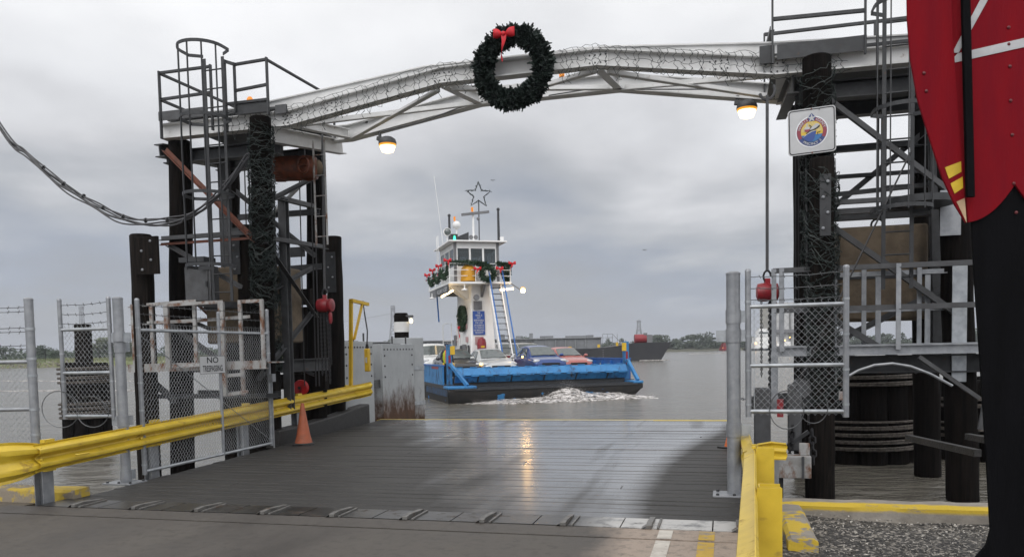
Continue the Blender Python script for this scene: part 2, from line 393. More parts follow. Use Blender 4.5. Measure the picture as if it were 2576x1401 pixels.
m_deck = deck_mat(); m_water = water_mat()
m_apron = conc_mat('wet approach concrete', (.046, .040, .0345), (.076, .067, .057), (.29, .232, .185))
m_bank = conc_mat('bank earth', (.07, .06, .045), (.12, .10, .075), (.1, .1, .1), .9, False)
setting('water', MB().add([(-6000, -40, WATER), (6000, -40, WATER), (6000, 9000, WATER), (-6000, 9000, WATER)], [(0, 1, 2, 3)]), m_water)

def ledge(b): return -8.42-.075*(b+4.65)           # left edge of the ramp
# planks of the ramp, one sheet of separate boards
pl = MB(); b = -4.62; rnd = random.Random(3)
while b < 5.30:
    w = .205+rnd.uniform(-.012, .012); z = rnd.uniform(-.006, .006); x0, x1 = ledge(b+w/2)-.03, -.98
    cuts = [x0]+sorted(rnd.uniform(x0+.5, x1-.5) for _ in range(1 if rnd.random() < .18 else 0))+[x1]
    for i in range(len(cuts)-1):
        dz = rnd.uniform(-.002, .002); t0, t1 = rnd.uniform(-.0015, .0015), rnd.uniform(-.0015, .0015)
        p, q = cuts[i]+(.004 if i else 0), cuts[i+1]-.004
        e = .012
        vs = [(p, b, -.09), (q, b, -.09), (q, b+w, -.09), (p, b+w, -.09), (p, b, z+dz-e), (q, b, z+dz-e), (q, b+w, z+dz-e), (p, b+w, z+dz-e),
              (p+e, b+e, z+dz+t0), (q-e, b+e, z+dz+t1), (q-e, b+w-e, z+dz+t1), (p+e, b+w-e, z+dz+t0)]
        pl.add(vs, [(3, 2, 1, 0), (0, 1, 5, 4), (1, 2, 6, 5), (2, 3, 7, 6), (3, 0, 4, 7), (4, 5, 9, 8), (5, 6, 10, 9), (6, 7, 11, 10), (7, 4, 8, 11), (8, 9, 10, 11)])
    b += w+(.012 if rnd.random() < .7 else .024)
dock_obj('ramp_deck', pl, m_deck, 'structure', smooth=0)
fr = MB(); fr.add([(ledge(-4.6), -4.6, -.10), (-1.0, -4.6, -.10), (-1.0, 5.5, -.10), (ledge(5.5), 5.5, -.10)], [(0, 1, 2, 3)])
for a in (-8.3, -6.5, -4.7, -2.9, -1.2): fr.box((a-.25*(a < -8), .4, -.28), (.2, 9.9, .34))
fr.box((-5, 5.3, -.25), (8.2, .12, .36))
dock_obj('ramp_frame', fr, m_dgrey, 'structure')
m_yedge = mat('worn yellow edge paint', (.52, .39, .05), (.42, .31, .05), .6, scale=7, dirt=((.07, .06, .05), 6, .60, .70, Z1))
ye = MB(); ye.add([(-9.24, 5.33, .004), (-.98, 5.33, .004), (-.98, 5.62, .004), (-9.26, 5.62, .004), (-9.24, 5.33, -.2), (-.98, 5.33, -.2), (-.98, 5.62, -.2), (-9.26, 5.62, -.2)],
       [(0, 1, 2, 3), (1, 0, 4, 5), (2, 1, 5, 6), (3, 2, 6, 7), (0, 3, 7, 4)])
dock_obj('ramp_edge_plate', ye, m_yedge, 'structure', smooth=0)
# hinge plates with welded lugs
def pale_end(m):          # the last plates at the right keep their pale paint
    nt = m.node_tree; b = nt.nodes['Principled BSDF']; tc = nd(nt, 'ShaderNodeTexCoord').outputs['Object']; s = nd(nt, 'ShaderNodeSeparateXYZ', ins={0: tc})
    n = nd(nt, 'ShaderNodeTexNoise', ins={'Vector': tc, 'Scale': 5., 'Detail': 8., 'Roughness': .7}).outputs[0]
    f = math_(nt, 'MULTIPLY', ramp(nt, math_(nt, 'MULTIPLY', s.outputs[0], -.2), [(.44, 1.), (.52, 0.)]), ramp(nt, n, [(.36, .2), (.5, 1.)]))
    old = b.inputs['Base Color'].links[0].from_socket; nt.links.new(mixc(nt, f, old, (.40, .39, .37)), b.inputs['Base Color'])
    nt.links.new(math_(nt, 'MULTIPLY', math_(nt, 'SUBTRACT', 1., f), .65), b.inputs['Metallic']); return m
m_plate = mat('worn hinge steel', (.075, .073, .07), (.04, .038, .036), .32, .65, scale=3, bump=.15, bscale=22, dirt=((.075, .048, .03), 4, .58, .72, Z1), rough2=.5); pale_end(m_plate)
hp = MB(); x = -8.55; rnd = random.Random(5)
while x < -1.0:
    x1 = min(x+.80, -1.0)
    hp.box(((x+x1)/2, -4.84, -.02), (x1-x-.012, .40, .05)); x = x1
dock_obj('hinge_plate', hp, m_plate, 'structure', smooth=0)
lg = MB()
for i in range(10):
    a = -8.05+.77*i
    lg.prism([(a-.03, -5.06, .004), (a-.03, -4.62, .004), (a-.03, -4.62, .020), (a-.03, -4.95, .042), (a-.03, -5.06, .034)], (.05, 0, 0)); lg.box((a+.075, -4.86, .011), (.02, .40, .018)); lg.prism([(a-.07, -5.07, .006), (a-.03, -5.07, .03), (a-.03, -4.98, .03), (a-.07, -4.98, .006)], (.0, .0, -.004))
dock_obj('hinge_lugs', lg, mat('scuffed lug steel', (.17, .165, .155), (.10, .096, .09), .5, .3, scale=9, dirt=((.10, .06, .035), 5, .58, .72, Z1)), 'structure', bevel=.006)
# approach slab in two pours with an open joint, standing on a sea wall
ap = MB(); ap.box((-4.95, -5.23, -.6), (7.95, .36, 1.2)); ap.box((-4.95, -17.7, -.6), (7.95, 24.5, 1.2))
dock_obj('apron', ap, m_apron, 'structure', smooth=0)
jt = MB(); jt.box((-4.95, -5.43, -.30), (7.9, .05, .55)); dock_obj('apron_joint', jt, m_rubber, 'structure', smooth=0)
m_road = mat('worn white road paint', (.50, .47, .42), (.38, .35, .31), .7, scale=6, dirt=((.2, .17, .14), 6, .55, .68, Z1))
m_roady = mat('worn yellow road paint', (.46, .30, .035), (.38, .25, .04), .7, scale=6, dirt=((.23, .20, .16), 8, .52, .62, Z1))
mk = MB()
for b0, b1 in ((-5.40, -5.09), (-5.80, -5.47), (-14, -5.80)):
    mk.add([(-1.80, b0, .004), (-1.68, b0, .004), (-1.68, b1, .004), (-1.80, b1, .004)], [(0, 1, 2, 3)])
dock_obj('lane_line', mk, m_road, 'structure', smooth=0)
mk = MB()
for b0, b1 in ((-5.40, -5.09), (-14, -5.47)):
    mk.add([(-1.46, b0, .004), (-1.33, b0, .004), (-1.33, b1, .004), (-1.46, b1, .004)], [(0, 1, 2, 3)])
dock_obj('edge_line', mk, m_roady, 'structure', smooth=0)
# left bank, with the shore line behind the yellow kerb; right-hand gravel yard
bk = MB(); bk.box((-38.95, -19.53, -.66), (59.9, 30.3, 1.2)); dock_obj('bank', bk, m_bank, 'structure', smooth=0)
def gravel_mat():
    m = bpy.data.materials.new('shell gravel'); m.use_nodes = True; nt = m.node_tree; b = nt.nodes['Principled BSDF']
    tc = nd(nt, 'ShaderNodeTexCoord').outputs['Object']
    v = nd(nt, 'ShaderNodeTexVoronoi', ins={'Vector': tc, 'Scale': 42., 'Randomness': 1.}); n = nd(nt, 'ShaderNodeTexNoise', ins={'Vector': tc, 'Scale': 3., 'Detail': 6.}).outputs[0]
    s = nd(nt, 'ShaderNodeSeparateColor', ins={0: v.outputs['Color']})
    k = math_(nt, 'ADD', math_(nt, 'MULTIPLY', s.outputs[0], .8), math_(nt, 'MULTIPLY', n, .4))
    c = ramp(nt, k, [(.25, (.012, .011, .011)), (.62, (.035, .032, .029)), (.80, (.085, .078, .07)), (1., (.34, .31, .27))])
    nt.links.new(c, b.inputs['Base Color']); b.inputs['Roughness'].default_value = .72
    bp = nd(nt, 'ShaderNodeBump', ins={'Height': math_(nt, 'SUBTRACT', 1., v.outputs['Distance']), 'Strength': 1., 'Distance': .02}); nt.links.new(bp.outputs[0], b.inputs['Normal'])
    return m
m_grav = gravel_mat()
g = MB(); nx, ny = 60, 60; vs = []
for j in range(ny+1):
    for i in range(nx+1):
        a = -.98+12*(i/nx)**1.5; bb = -3.62-14*(j/ny)**1.8
        z = -.13+.035*math.sin(a*2.3+bb)*math.cos(bb*1.7)+random.uniform(-.008, .008)
        if bb > -4.3: z -= .05*max(0, math.cos(a*2.1))*(bb+4.3)/.7
        vs.append((a, bb, z))
g.add(vs, [(j*(nx+1)+i, (j+1)*(nx+1)+i, (j+1)*(nx+1)+i+1, j*(nx+1)+i+1) for j in range(ny) for i in range(nx)])
g.box((24, -19, -.7), (50, 31, .9))
dock_obj('gravel_ground', g, m_grav, 'structure')
# loose stones on the gravel: nobody could count them
st = MB(); rnd = random.Random(11)
for k in range(5200):
    a = -.55+3.6*rnd.random()**.8; bb = -3.70-3.4*rnd.random(); s = rnd.uniform(.006, .022)
    c = Vector((a, bb, -.125+.035*math.sin(a*2.3+bb)*math.cos(bb*1.7)))
    q = [Vector((rnd.uniform(-1, 1), rnd.uniform(-1, 1), rnd.uniform(-.4, .8)))*s for _ in range(4)]
    st.add([c+p for p in q], [(0, 1, 2), (0, 2, 3), (0, 3, 1), (1, 3, 2)])
dock_obj('gravel_stones', st, mat('pale shell chips', (.50, .47, .42), (.05, .046, .042), .7, scale=24), 'stuff', smooth=0)

# kerbs
m_kerb = mat('kerb concrete with flaking yellow paint', (.27, .245, .21), (.21, .19, .165), .8, scale=6, bump=.4, bscale=25, dirt=((.50, .35, .03), 3.2, .50, .53, (1, 1, 3)))
def kerb_paint(m, yf):
    nt = m.node_tree; b = nt.nodes['Principled BSDF']; tc = nd(nt, 'ShaderNodeTexCoord').outputs['Object']; s = nd(nt, 'ShaderNodeSeparateXYZ', ins={0: tc})
    n = nd(nt, 'ShaderNodeTexNoise', ins={'Vector': nd(nt, 'ShaderNodeMapping', ins={0: tc, 3: (1, 2, 3)}).outputs[0], 'Scale': 3.4, 'Detail': 9., 'Roughness': .7}).outputs[0]
    zf = ramp(nt, math_(nt, 'MULTIPLY', s.outputs[2], -1.0), [(.0, 1.), (.055, 1.), (.085, .0)])
    f = math_(nt, 'MULTIPLY', zf, ramp(nt, math_(nt, 'ADD', math_(nt, 'MULTIPLY', math_(nt, 'SUBTRACT', s.outputs[1], yf), -5.), n), [(.08, 0.), (.38, 1.)]))
    f = math_(nt, 'MULTIPLY', f, ramp(nt, n, [(.40, .25), (.47, 1.)]))
    old = b.inputs['Base Color'].links[0].from_socket; nt.links.new(mixc(nt, f, old, (.50, .35, .03)), b.inputs['Base Color']); return m
m_kerb = kerb_paint(mat('kerb concrete with worn yellow band', (.27, .245, .21), (.20, .18, .155), .8, scale=6, bump=.4, bscale=25), -3.60)
m_kerbn = mat('chipped yellow kerb block', (.27, .245, .21), (.21, .19, .165), .8, scale=6, bump=.4, bscale=25, dirt=((.50, .35, .03), 3.2, .50, .53, (1, 1, 3)))
m_kerby = mat('yellow painted kerb', (.44, .31, .03), (.34, .24, .03), .7, scale=6, bump=.4, bscale=25, dirt=((.19, .16, .12), 3.2, .50, .55, Z1))
def dsolo(name, mb, m, label, cat, group=None, **k):
    o = dock_obj(name, mb, m, None, **k); return tag(o, label, cat, group)
def kerb_mb(a0, a1, b0, b1, z0, z1, n=18):
    mb = MB(); L = (a1-a0) if (a1-a0) > (b1-b0) else (b1-b0); along = (a1-a0) > (b1-b0); rnd = random.Random(int(a0*100)); rings = []
    for i in range(n+1):
        t = i/n
        j = [rnd.uniform(-.006, .006) for _ in range(4)]
        if along: rings.append([(a0+t*L, b0+j[0], z0), (a0+t*L, b0+j[1], z1-.03), (a0+t*L, b0+.03+j[2], z1+j[3]), (a0+t*L, b1, z1+j[1]), (a0+t*L, b1, z0)])
        else: rings.append([(a0, b0+t*L, z0), (a0+j[0], b0+t*L, z1-.03), (a0+.03, b0+t*L, z1+j[3]), (a1-.03, b0+t*L, z1+j[2]), (a1+j[1], b0+t*L, z1-.03), (a1, b0+t*L, z0)])
    return mb.loft(rings)
dsolo('kerb', kerb_mb(-.70, 7., -3.62, -3.36, -1.2, .0, 60), m_kerb, 'long pale concrete kerb with flaking yellow paint along the water at the gravel', 'kerb')
dsolo('kerb', kerb_mb(-.74, -.50, -5.15, -3.66, -.4, -.01, 12), m_kerbn, 'short chipped kerb block beside the guard rail, at right angles to the long one', 'kerb')
dsolo('kerb', kerb_mb(-14., -8.47, -4.63, -4.37, -.9, .10, 26), m_kerby, 'yellow kerb under the end of the left guard rail', 'kerb')
# small weeds by the right rail
wd = MB(); rnd = random.Random(2)
for k in range(90):
    c = Vector((-.62+rnd.gauss(0, .05), -5.95+rnd.gauss(0, .07), -.12)); d = Vector((rnd.uniform(-1, 1), rnd.uniform(-1, 1), rnd.uniform(.5, 1.6))).normalized()*rnd.uniform(.03, .10)
    sdv = d.cross(ZX).normalized()*.014
    wd.add([c, c+d*.6+sdv, c+d, c+d*.6-sdv], [(0, 1, 2, 3)])
o = dsolo('weed', wd, mat('weed leaves', (.035, .10, .015), (.06, .14, .02), .6), 'small green weed at the foot of the right guard rail', 'weed', smooth=0)
# timber baulk along the left side of the ramp's outer half
tb = MB(); rings = []
for b_, z in ((.35, .27), (1.5, .28), (3.0, .33), (4.0, .40), (4.75, .43)):
    x = ledge(b_)-.02; rings.append([(x-.28, b_, -.05), (x-.28, b_, z-.02), (x-.26, b_, z), (x-.02, b_, z), (x, b_, z-.02), (x, b_, -.05)])
tb.loft(rings)
dsolo('timber_kerb', tb, m_timber, 'black timber baulk beside the planked ramp under the left guard rail', 'timber kerb', bevel=.012)

# ================================================================ LIFT TOWERS
def pile_mb(p0, p1, r0, r1, seed=0, n=16):
    mb = MB(); rnd = random.Random(seed); p0, p1 = Vector(p0), Vector(p1); rings = []; ph = [rnd.uniform(-.035, .035) for _ in range(n)]
    m = 14
    for i in range(m+1):
        t = i/m; c = p0.lerp(p1, t)+Vector((rnd.uniform(-.008, .008), rnd.uniform(-.008, .008), 0)); r = r0+(r1-r0)*t
        rings.append([c+Vector((math.cos(2*math.pi*k/n), math.sin(2*math.pi*k/n), 0))*r*(1+ph[k]+rnd.uniform(-.012, .012)) for k in range(n)])
    c = p1+ZX*.02; rings.append([c+Vector((math.cos(2*math.pi*k/n), math.sin(2*math.pi*k/n), 0))*r1*.9 for k in range(n)])
    return mb.loft(rings)
def ladder_mb(a0, a1, b, z0, z1, step=.30, r=.012, w=.05):
    rails, rungs = MB(), MB()
    for a in (a0, a1): rails.bar(D(a, b, z0), D(a, b, z1), .016, w, AX)
    z = z0+.15
    while z < z1-.05: rungs.cyl(D(a0, b, z), D(a1, b, z), r, n=6); z += step
    return rails, rungs
def cage_parts(root, ac, b, r, zs, zb, ztop, m):
    lad = part('ladder_cage', MB(), m, root)
    def arc(z): return [D(ac-r*math.cos(t)*1.0, b-.02-.86*r-r*math.sin(t)*.95 if 0 else b-.30-r*math.sin(t), z) for t in [math.pi*k/14 for k in range(15)]]
    for z in zs:
        mb = MB(); pts = [D(ac-r*.5, b, z)]+[D(ac-r, b-.12, z)]+arc(z)+[D(ac+r, b-.12, z), D(ac+r*.5, b, z)]
        for i in range(len(pts)-1): mb.bar(pts[i], pts[i+1], .012, .05)
        part('hoop', mb, m, lad)
    for t in (20, 55, 90, 125, 160):
        t = R(t); q = lambda z: D(ac-r*math.cos(t)*.985, b-.30-r*math.sin(t)*.985, z)
        part('cage_bar', MB().bar(q(zb), q(ztop), .03, .012, AX), m, lad)
    return lad
def net_on_pile(mb, bulbs, p0, p1, r, turns, seed, bulge=.02):
    rnd = random.Random(seed); p0, p1 = Vector(p0), Vector(p1); L = (p1-p0).length
    for s_ in range(turns):
        z0 = rnd.uniform(0, L*.9); ph = rnd.uniform(0, 6.28); z = z0; pts = []; dirn = rnd.choice((-1, 1)); slope = rnd.uniform(-.14, .14)
        for k in range(rnd.randint(10, 26)):
            ph += dirn*rnd.uniform(.18, .5); z += slope*rnd.uniform(0, 1)+rnd.uniform(-.05, .05)
            if z < 0 or z > L: break
            rr = r+bulge*rnd.random()+.006
            pts.append(p0.lerp(p1, z/L)+Vector((math.cos(ph)*rr, math.sin(ph)*rr, 0)))
        if len(pts) > 2:
            mb.tube(pts, .0045, 3, caps=False)
            for p in pts[::3]: bulbs.bar(p, p+Vector((rnd.uniform(-.03, .03), rnd.uniform(-.03, .03), rnd.uniform(-.03, .03))), .009, .009)
# ---------------- left tower
LT = D(-9.7, .9, WATER)
lt = thing('lift_tower', 'tall tower of dark timber piles and rusty bracing left of the ramp, with caged ladder', 'tower', LT)
part('pile', pile_mb(D(-10.72, .12, -2), D(-10.42, .12, 5.34), .21, .19, 1), m_pile, lt)
FRP0, FRP1 = D(-9.44, .85, -2), D(-8.48, -.42, 5.42)
part('pile', pile_mb(FRP0, FRP1, .19, .165, 2), m_pile, lt)
part('pile', pile_mb(D(-9.32, 2.5, -2), D(-9.08, 2.5, 5.56), .21, .19, 3), m_pile, lt)
part('pile', pile_mb(D(-10.95, 2.1, -2), D(-10.75, 2.1, 5.55), .20, .17, 4), m_pile2, lt)
# header steel under the platform
part('header_beam', MB().ibeam(D(-10.75, 0, 5.20), D(-10.60, 2.3, 5.42), .2, .22), m_lead, lt)
part('header_beam', MB().ibeam(D(-8.45, -.22, 5.22), D(-8.45, 2.4, 5.62), .16, .26), m_white, lt)
part('header_beam', MB().ibeam(D(-10.9, 1.9, 5.36), D(-8.6, 1.9, 5.40), .2, .24), m_dgrey, lt)
part('header_beam', MB().ibeam(D(-10.8, .25, 5.12), D(-8.55, .30, 5.12), .2, .22), m_dgrey, lt)
part('platform_deck', MB().dbox(-10.5, -8.4, -.08, 2.1, 5.66, 5.70), m_lead, lt)
part('toe_plate', MB().dbox(-10.5, -9.62, -.30, -.285, 5.60, 5.75), m_lead, lt)
part('toe_plate', MB().dbox(-9.02, -8.40, -.30, -.285, 5.56, 5.73), m_dgrey, lt)
def rail_parts(root, m, posts, runs, w=.05):
    hr = part('handrail', MB(), m, root)
    for a, b, z0, z1 in posts: part('rail_post', MB().bar(D(a, b, z0), D(a, b, z1), w, .012*2.2, AX), m, hr)
    for p, q in runs: part('rail', MB().angle(D(*p), D(*q), w), m, hr)
    return hr
rail_parts(lt, m_dgrey, [(-10.45, -.3, 5.3, 6.42), (-9.45, -.3, 5.35, 6.42), (-9.18, -.3, 5.3, 6.47), (-9.0, -.3, 5.6, 6.40), (-8.40, -.3, 5.5, 6.42), (-10.45, 2.0, 5.7, 6.5), (-8.40, 2.0, 5.7, 6.5)],
           [((-10.45, -.3, 6.40), (-9.45, -.3, 6.40)), ((-10.45, -.3, 5.96), (-9.45, -.3, 5.98)), ((-9.18, -.3, 6.45), (-9.0, -.3, 6.38)), ((-9.0, -.3, 6.38), (-8.40, -.3, 6.40)),
            ((-9.0, -.3, 5.96), (-8.40, -.3, 6.0)), ((-8.4, -.3, 6.40), (-8.4, 2.0, 6.46)), ((-10.45, -.3, 6.40), (-10.45, 2.0, 6.46)), ((-10.45, -.3, 5.96), (-10.45, 2.0, 5.98)),
            ((-10.45, 2.0, 6.46), (-8.4, 2.0, 6.46)), ((-9.18, -.3, 5.76), (-8.4, -.3, 5.76))])
lr, lg_ = ladder_mb(-9.42, -9.08, -.5, 2.5, 6.44)
ld = part('ladder', lr, m_dgrey, lt); each('rung', lg_, m_dgrey, ld)
cage_parts(lt, -9.25, -.5, .37, (6.48, 5.38, 4.18, 3.05), 3.0, 6.5, m_dgrey)
def braces(root, lst):
    for p, q, w, m in lst: part('brace', MB().angle(D(*p), D(*q), w*.82), m, root)
braces(lt, [((-10.55, -.12, 5.18), (-9.05, -.2, 3.75), .09, m_rust), ((-9.05, -.2, 3.75), (-8.75, -.25, 3.5), .09, m_rust),
            ((-10.7, -.15, 3.66), (-8.6, -.2, 3.66), .09, m_lead), ((-10.7, -.15, 3.56), (-8.6, -.2, 3.56), .05, m_rust), ((-10.55, -.15, 3.55), (-9.1, -.2, 2.75), .08, m_lead),
            ((-10.9, 2.0, 3.5), (-8.9, 2.0, 5.1), .09, m_white), ((-10.9, 2.0, 5.1), (-8.9, 2.0, 3.5), .09, m_lead), ((-10.9, 2.0, 4.35), (-8.8, 2.0, 4.35), .14, m_dgrey), ((-10.9, 2.0, 3.25), (-8.8, 2.0, 3.30), .14, m_dgrey),
            ((-8.85, -.2, 4.35), (-8.85, 2.1, 4.45), .12, m_lead), ((-8.8, -.2, 3.60), (-8.8, 2.3, 3.70), .10, m_lead), ((-8.6, -.2, 3.5), (-8.9, 2.0, 2.35), .10, m_lead),
            ((-8.95, -.2, 2.5), (-8.9, 2.0, 3.3), .08, m_lead), ((-8.9, -.1, 1.2), (-8.95, 1.9, 2.4), .08, m_lead), ((-10.7, .1, 3.0), (-10.8, 2.0, 2.0), .08, m_rust), ((-10.6, .1, 2.35), (-9.0, 2.0, 1.2), .08, m_lead),
            ((-8.75, -.1, 4.1), (-8.85, 2.0, 5.0), .08, m_lead), ((-10.4, .25, 2.55), (-8.75, .3, 2.45), .12, m_lead), ((-10.4, .25, .95), (-8.75, .3, .92), .12, m_dgrey)])
part('guide_column', MB().ibeam(D(-10.05, .8, 1.0), D(-10.02, .8, 5.2), .16, .16, up=BX), m_lead, lt)
part('guide_column', MB().ibeam(D(-8.92, .9, .6), D(-8.90, .9, 4.4), .14, .14, up=BX), m_lead, lt)
for a, b in ((-9.35, .35), (-9.28, .37), (-8.62, 1.35), (-8.58, 1.40), (-9.0, 1.6)): part('hoist_cable', MB().cyl(D(a, b, 1.0), D(a+.05, b, 5.25), .012, n=5), m_black, lt)
part('steel_guard', MB().dbox(-9.98, -9.5, -.62, -.3, 3.16, 3.24), m_dgrey, lt)
part('steel_guard', MB().dbox(-9.48, -9.14, 1.95, 2.05, 3.50, 3.68), m_dgrey, lt)
sb = MB(); lr, lg_ = ladder_mb(-8.32, -8.10, 1.0, 3.55, 5.4, .36, .009, .03)
ld = part('hanging_ladder', lr, m_wrust, lt); each('rung', lg_, m_wrust, ld)
part('cross_timber', MB().dbox(-10.7, -8.9, 1.75, 1.88, 2.55, 2.85), m_pile2, lt); part('cross_timber', MB().dbox(-10.8, -8.95, 2.32, 2.45, .9, 1.2), m_pile2, lt); part('cross_timber', MB().bar(D(-10.7, 1.7, .4), D(-9.1, 1.7, 2.4), .12, .22), m_pile2, lt)
part('low_beam', MB().ibeam(D(-9.6, 1.3, 1.38), D(-8.75, 2.1, 1.40), .2, .24), m_lead, lt); part('low_beam', MB().ibeam(D(-10.6, .3, 1.42), D(-9.1, .45, 1.42), .16, .2), m_dgrey, lt)
# ---------------- right tower
RT = D(1, 1, WATER)
rt = thing('lift_tower', 'tall tower of black piles and grey bracing right of the ramp, behind the soldier figure', 'tower', RT)
RFP0, RFP1 = D(.08, -.02, -2), D(-.02, -.42, 5.42)
part('pile', pile_mb(D(.08, -.02, -2), RFP1, .20, .185, 5), m_pile, rt)
part('pile', pile_mb(D(1.98, .05, -2), D(1.72, .05, 5.3), .205, .19, 6), m_pile, rt)
part('pile', pile_mb(D(.1, 2.15, -2), D(.05, 2.15, 5.4), .20, .18, 7), m_pile, rt)
part('pile', pile_mb(D(1.98, 2.2, -2), D(1.85, 2.2, 5.4), .21, .19, 8), m_pile, rt)
part('header_beam', MB().ibeam(D(-.25, .15, 5.14), D(2.6, .15, 5.1), .2, .24), m_dgrey, rt)
part('header_beam', MB().ibeam(D(-.2, 2.0, 5.36), D(2.4, 2.0, 5.36), .2, .24), m_dgrey, rt)
part('header_beam', MB().ibeam(D(-.30, -.1, 5.22), D(-.30, 2.3, 5.5), .16, .26), m_lead, rt)
part('platform_deck', MB().dbox(-.55, 2.2, -.08, 2.1, 5.62, 5.66), m_dgrey, rt)
part('toe_plate', MB().dbox(-.52, .62, -.30, -.285, 5.50, 5.70), m_dgrey, rt)
rail_parts(rt, m_dgrey, [(-.58, -.3, 5.45, 6.6), (.60, -.3, 5.45, 6.6), (.75, -.3, 5.3, 6.9), (2.3, -.3, 5.5, 6.6), (-.58, 2.0, 5.65, 6.7), (2.3, 2.0, 5.65, 6.7), (1.1, 2.0, 5.65, 6.7)],
           [((-.58, -.3, 6.55), (.60, -.3, 6.55)), ((-.58, -.3, 6.06), (.60, -.3, 6.03)), ((-.58, -.3, 5.93), (-.58, 2.0, 6.3)), ((-.58, 2.0, 6.26), (2.3, 2.0, 6.26)), ((-.58, 2.0, 6.7), (2.3, 2.0, 6.7)), ((1.25, -.3, 6.55), (2.3, -.3, 6.55)), ((1.25, -.3, 6.05), (2.3, -.3, 6.05))], .055)
lr, lg_ = ladder_mb(.80, 1.14, -.5, 2.3, 6.6)
ld = part('ladder', lr, m_dgrey, rt); each('rung', lg_, m_dgrey, ld)
cage_parts(rt, .97, -.5, .35, (6.5, 5.85, 4.55, 3.3), 3.25, 6.6, m_dgrey)
braces(rt, [((.15, -.2, 4.95), (1.85, -.15, 3.45), .10, m_lead), ((.1, -.2, 3.30), (1.8, -.15, 1.95), .10, m_lead), ((.1, 2.0, 3.5), (1.95, 2.0, 5.0), .10, m_lead),
            ((.1, 2.0, 4.75), (2.0, 2.0, 4.75), .14, m_dgrey), ((.1, 2.0, 4.30), (2.0, 2.0, 4.30), .08, m_dgrey), ((.1, .9, 3.82), (2.0, .9, 3.9), .08, m_dgrey), ((.1, -.1, 3.55), (1.8, -.1, 3.55), .08, m_lead), ((.1, -.1, 3.42), (1.9, -.1, 3.42), .10, m_lead), ((.1, .9, 3.5), (2.0, .9, 3.5), .16, m_dgrey),
            ((.2, .6, 1.55), (1.9, .6, 2.4), .10, m_lead), ((.2, -.2, 1.95), (1.3, -.2, 1.2), .10, m_lead), ((.1, .95, 2.75), (1.9, .95, 2.78), .14, m_dgrey)])
part('guide_column', MB().ibeam(D(.27, .8, 1.2), D(.27, .8, 5.0), .14, .14, up=BX), m_lead, rt)
part('guide_column', MB().ibeam(D(1.78, .8, 1.2), D(1.70, .8, 5.0), .16, .16, up=BX), m_lead, rt)
part('guard_plate', MB().dbox(1.55, 1.80, -.2, -.18, 3.0, 3.6), m_galv, rt)
part('guard_disc', MB().lathe(D(1.25, -.45, 3.38), [(.02, 0), (.42, .0), (.42, .09), (.02, .09)], 24), m_dgrey, rt)
for a, b in ((.94, .7), (.99, .74), (1.04, .7), (-.24, .2), (-.20, .2)): part('hoist_cable', MB().cyl(D(a, b, 1.0 if a < 0 else 3.4), D(a, b, 5.2), .012, n=5), m_black, rt)
# counterweights slung inside the towers
def counterweight(a0, a1, b0, b1, z0, z1, label, seed):
    t = thing('counterweight', label, 'counterweight', D((a0+a1)/2, (b0+b1)/2, z0), group='concrete counterweights in the lift towers')
    part('block', MB().dbox(a0, a1, b0, b1, z0, z1), m_conc, t, bevel=.04)
    e = MB(); c = D((a0+a1)/2, (b0+b1)/2, z1+.07); e.tube([c+AX*.09*math.cos(k)+ZX*.09*math.sin(k) for k in [i*.524 for i in range(12)]], .018, 6, True); part('lifting_eye', e, m_black, t)
    part('strap', MB().dbox(a0-.03, a1+.03, b0-.015, b0-.004, z0+.62, z0+.72), m_dgrey, t)
counterweight(-10.35, -8.98, .55, 1.6, 1.82, 3.2, 'tan concrete block hanging inside the left pile tower', 1)
counterweight(.42, 1.66, .9, 1.8, 1.93, 3.33, 'brown concrete block hanging inside the right pile tower', 2)
# ================================================================ GANTRY over the ramp
gt = thing('gantry', 'white painted steel gantry arching over the ramp between both towers', 'gantry', D(-4.2, .9, 5.4))
top = [(-10.55, 5.58), (-8.1, 5.58), (-5.45, 5.98), (-3.02, 5.98), (-.55, 5.58), (2.4, 5.54)]
def chain_beam(name, pts, b, w, h, m):
    mb = MB(); d = h
    for flange, zz0, zz1 in (('t', -.02, 0.), ('b', -h, -h+.02)):
        ring = []
        for a, z in pts: ring.append([D(a, b-w/2, z+zz0), D(a, b+w/2, z+zz0), D(a, b+w/2, z+zz1), D(a, b-w/2, z+zz1)])
        mb.loft(ring)
    mb.loft([[D(a, b-.012, z-h+.018), D(a, b+.012, z-h+.018), D(a, b+.012, z-.018), D(a, b-.012, z-.018)] for a, z in pts])
    return part(name, mb, m, gt, smooth=20)
chain_beam('front_beam', top, -.12, .20, .25, m_white)
rear = [(-8.75, 5.92), (-8.1, 5.92), (-5.5, 6.32), (-2.98, 6.32), (-.28, 5.85)]
chain_beam('rear_beam', rear, 2.05, .22, .28, m_white)
chain_beam('cover_plate', [(-10.6, 5.76), (-9.1, 5.80), (-7.85, 5.92), (-5.8, 6.12), (-3.0, 6.10), (-.55, 5.87), (2.4, 5.70)], .09, .10, .2, m_white)
def gb(p, q, w, h): part('brace', MB().ibeam(D(*p), D(*q), w, h, .014), m_white, gt)
def ga(p, q, w): part('brace', MB().angle(D(*p), D(*q), w), m_white, gt)
gb((-5.45, 0, 5.80), (-5.5, 1.95, 6.12), .14, .16); gb((-3.02, 0, 5.80), (-2.98, 1.95, 6.12), .14, .16); gb((-8.05, 0, 5.42), (-8.1, 1.95, 5.74), .14, .16); gb((-.45, 0, 5.42), (-.35, 1.95, 5.70), .14, .16)
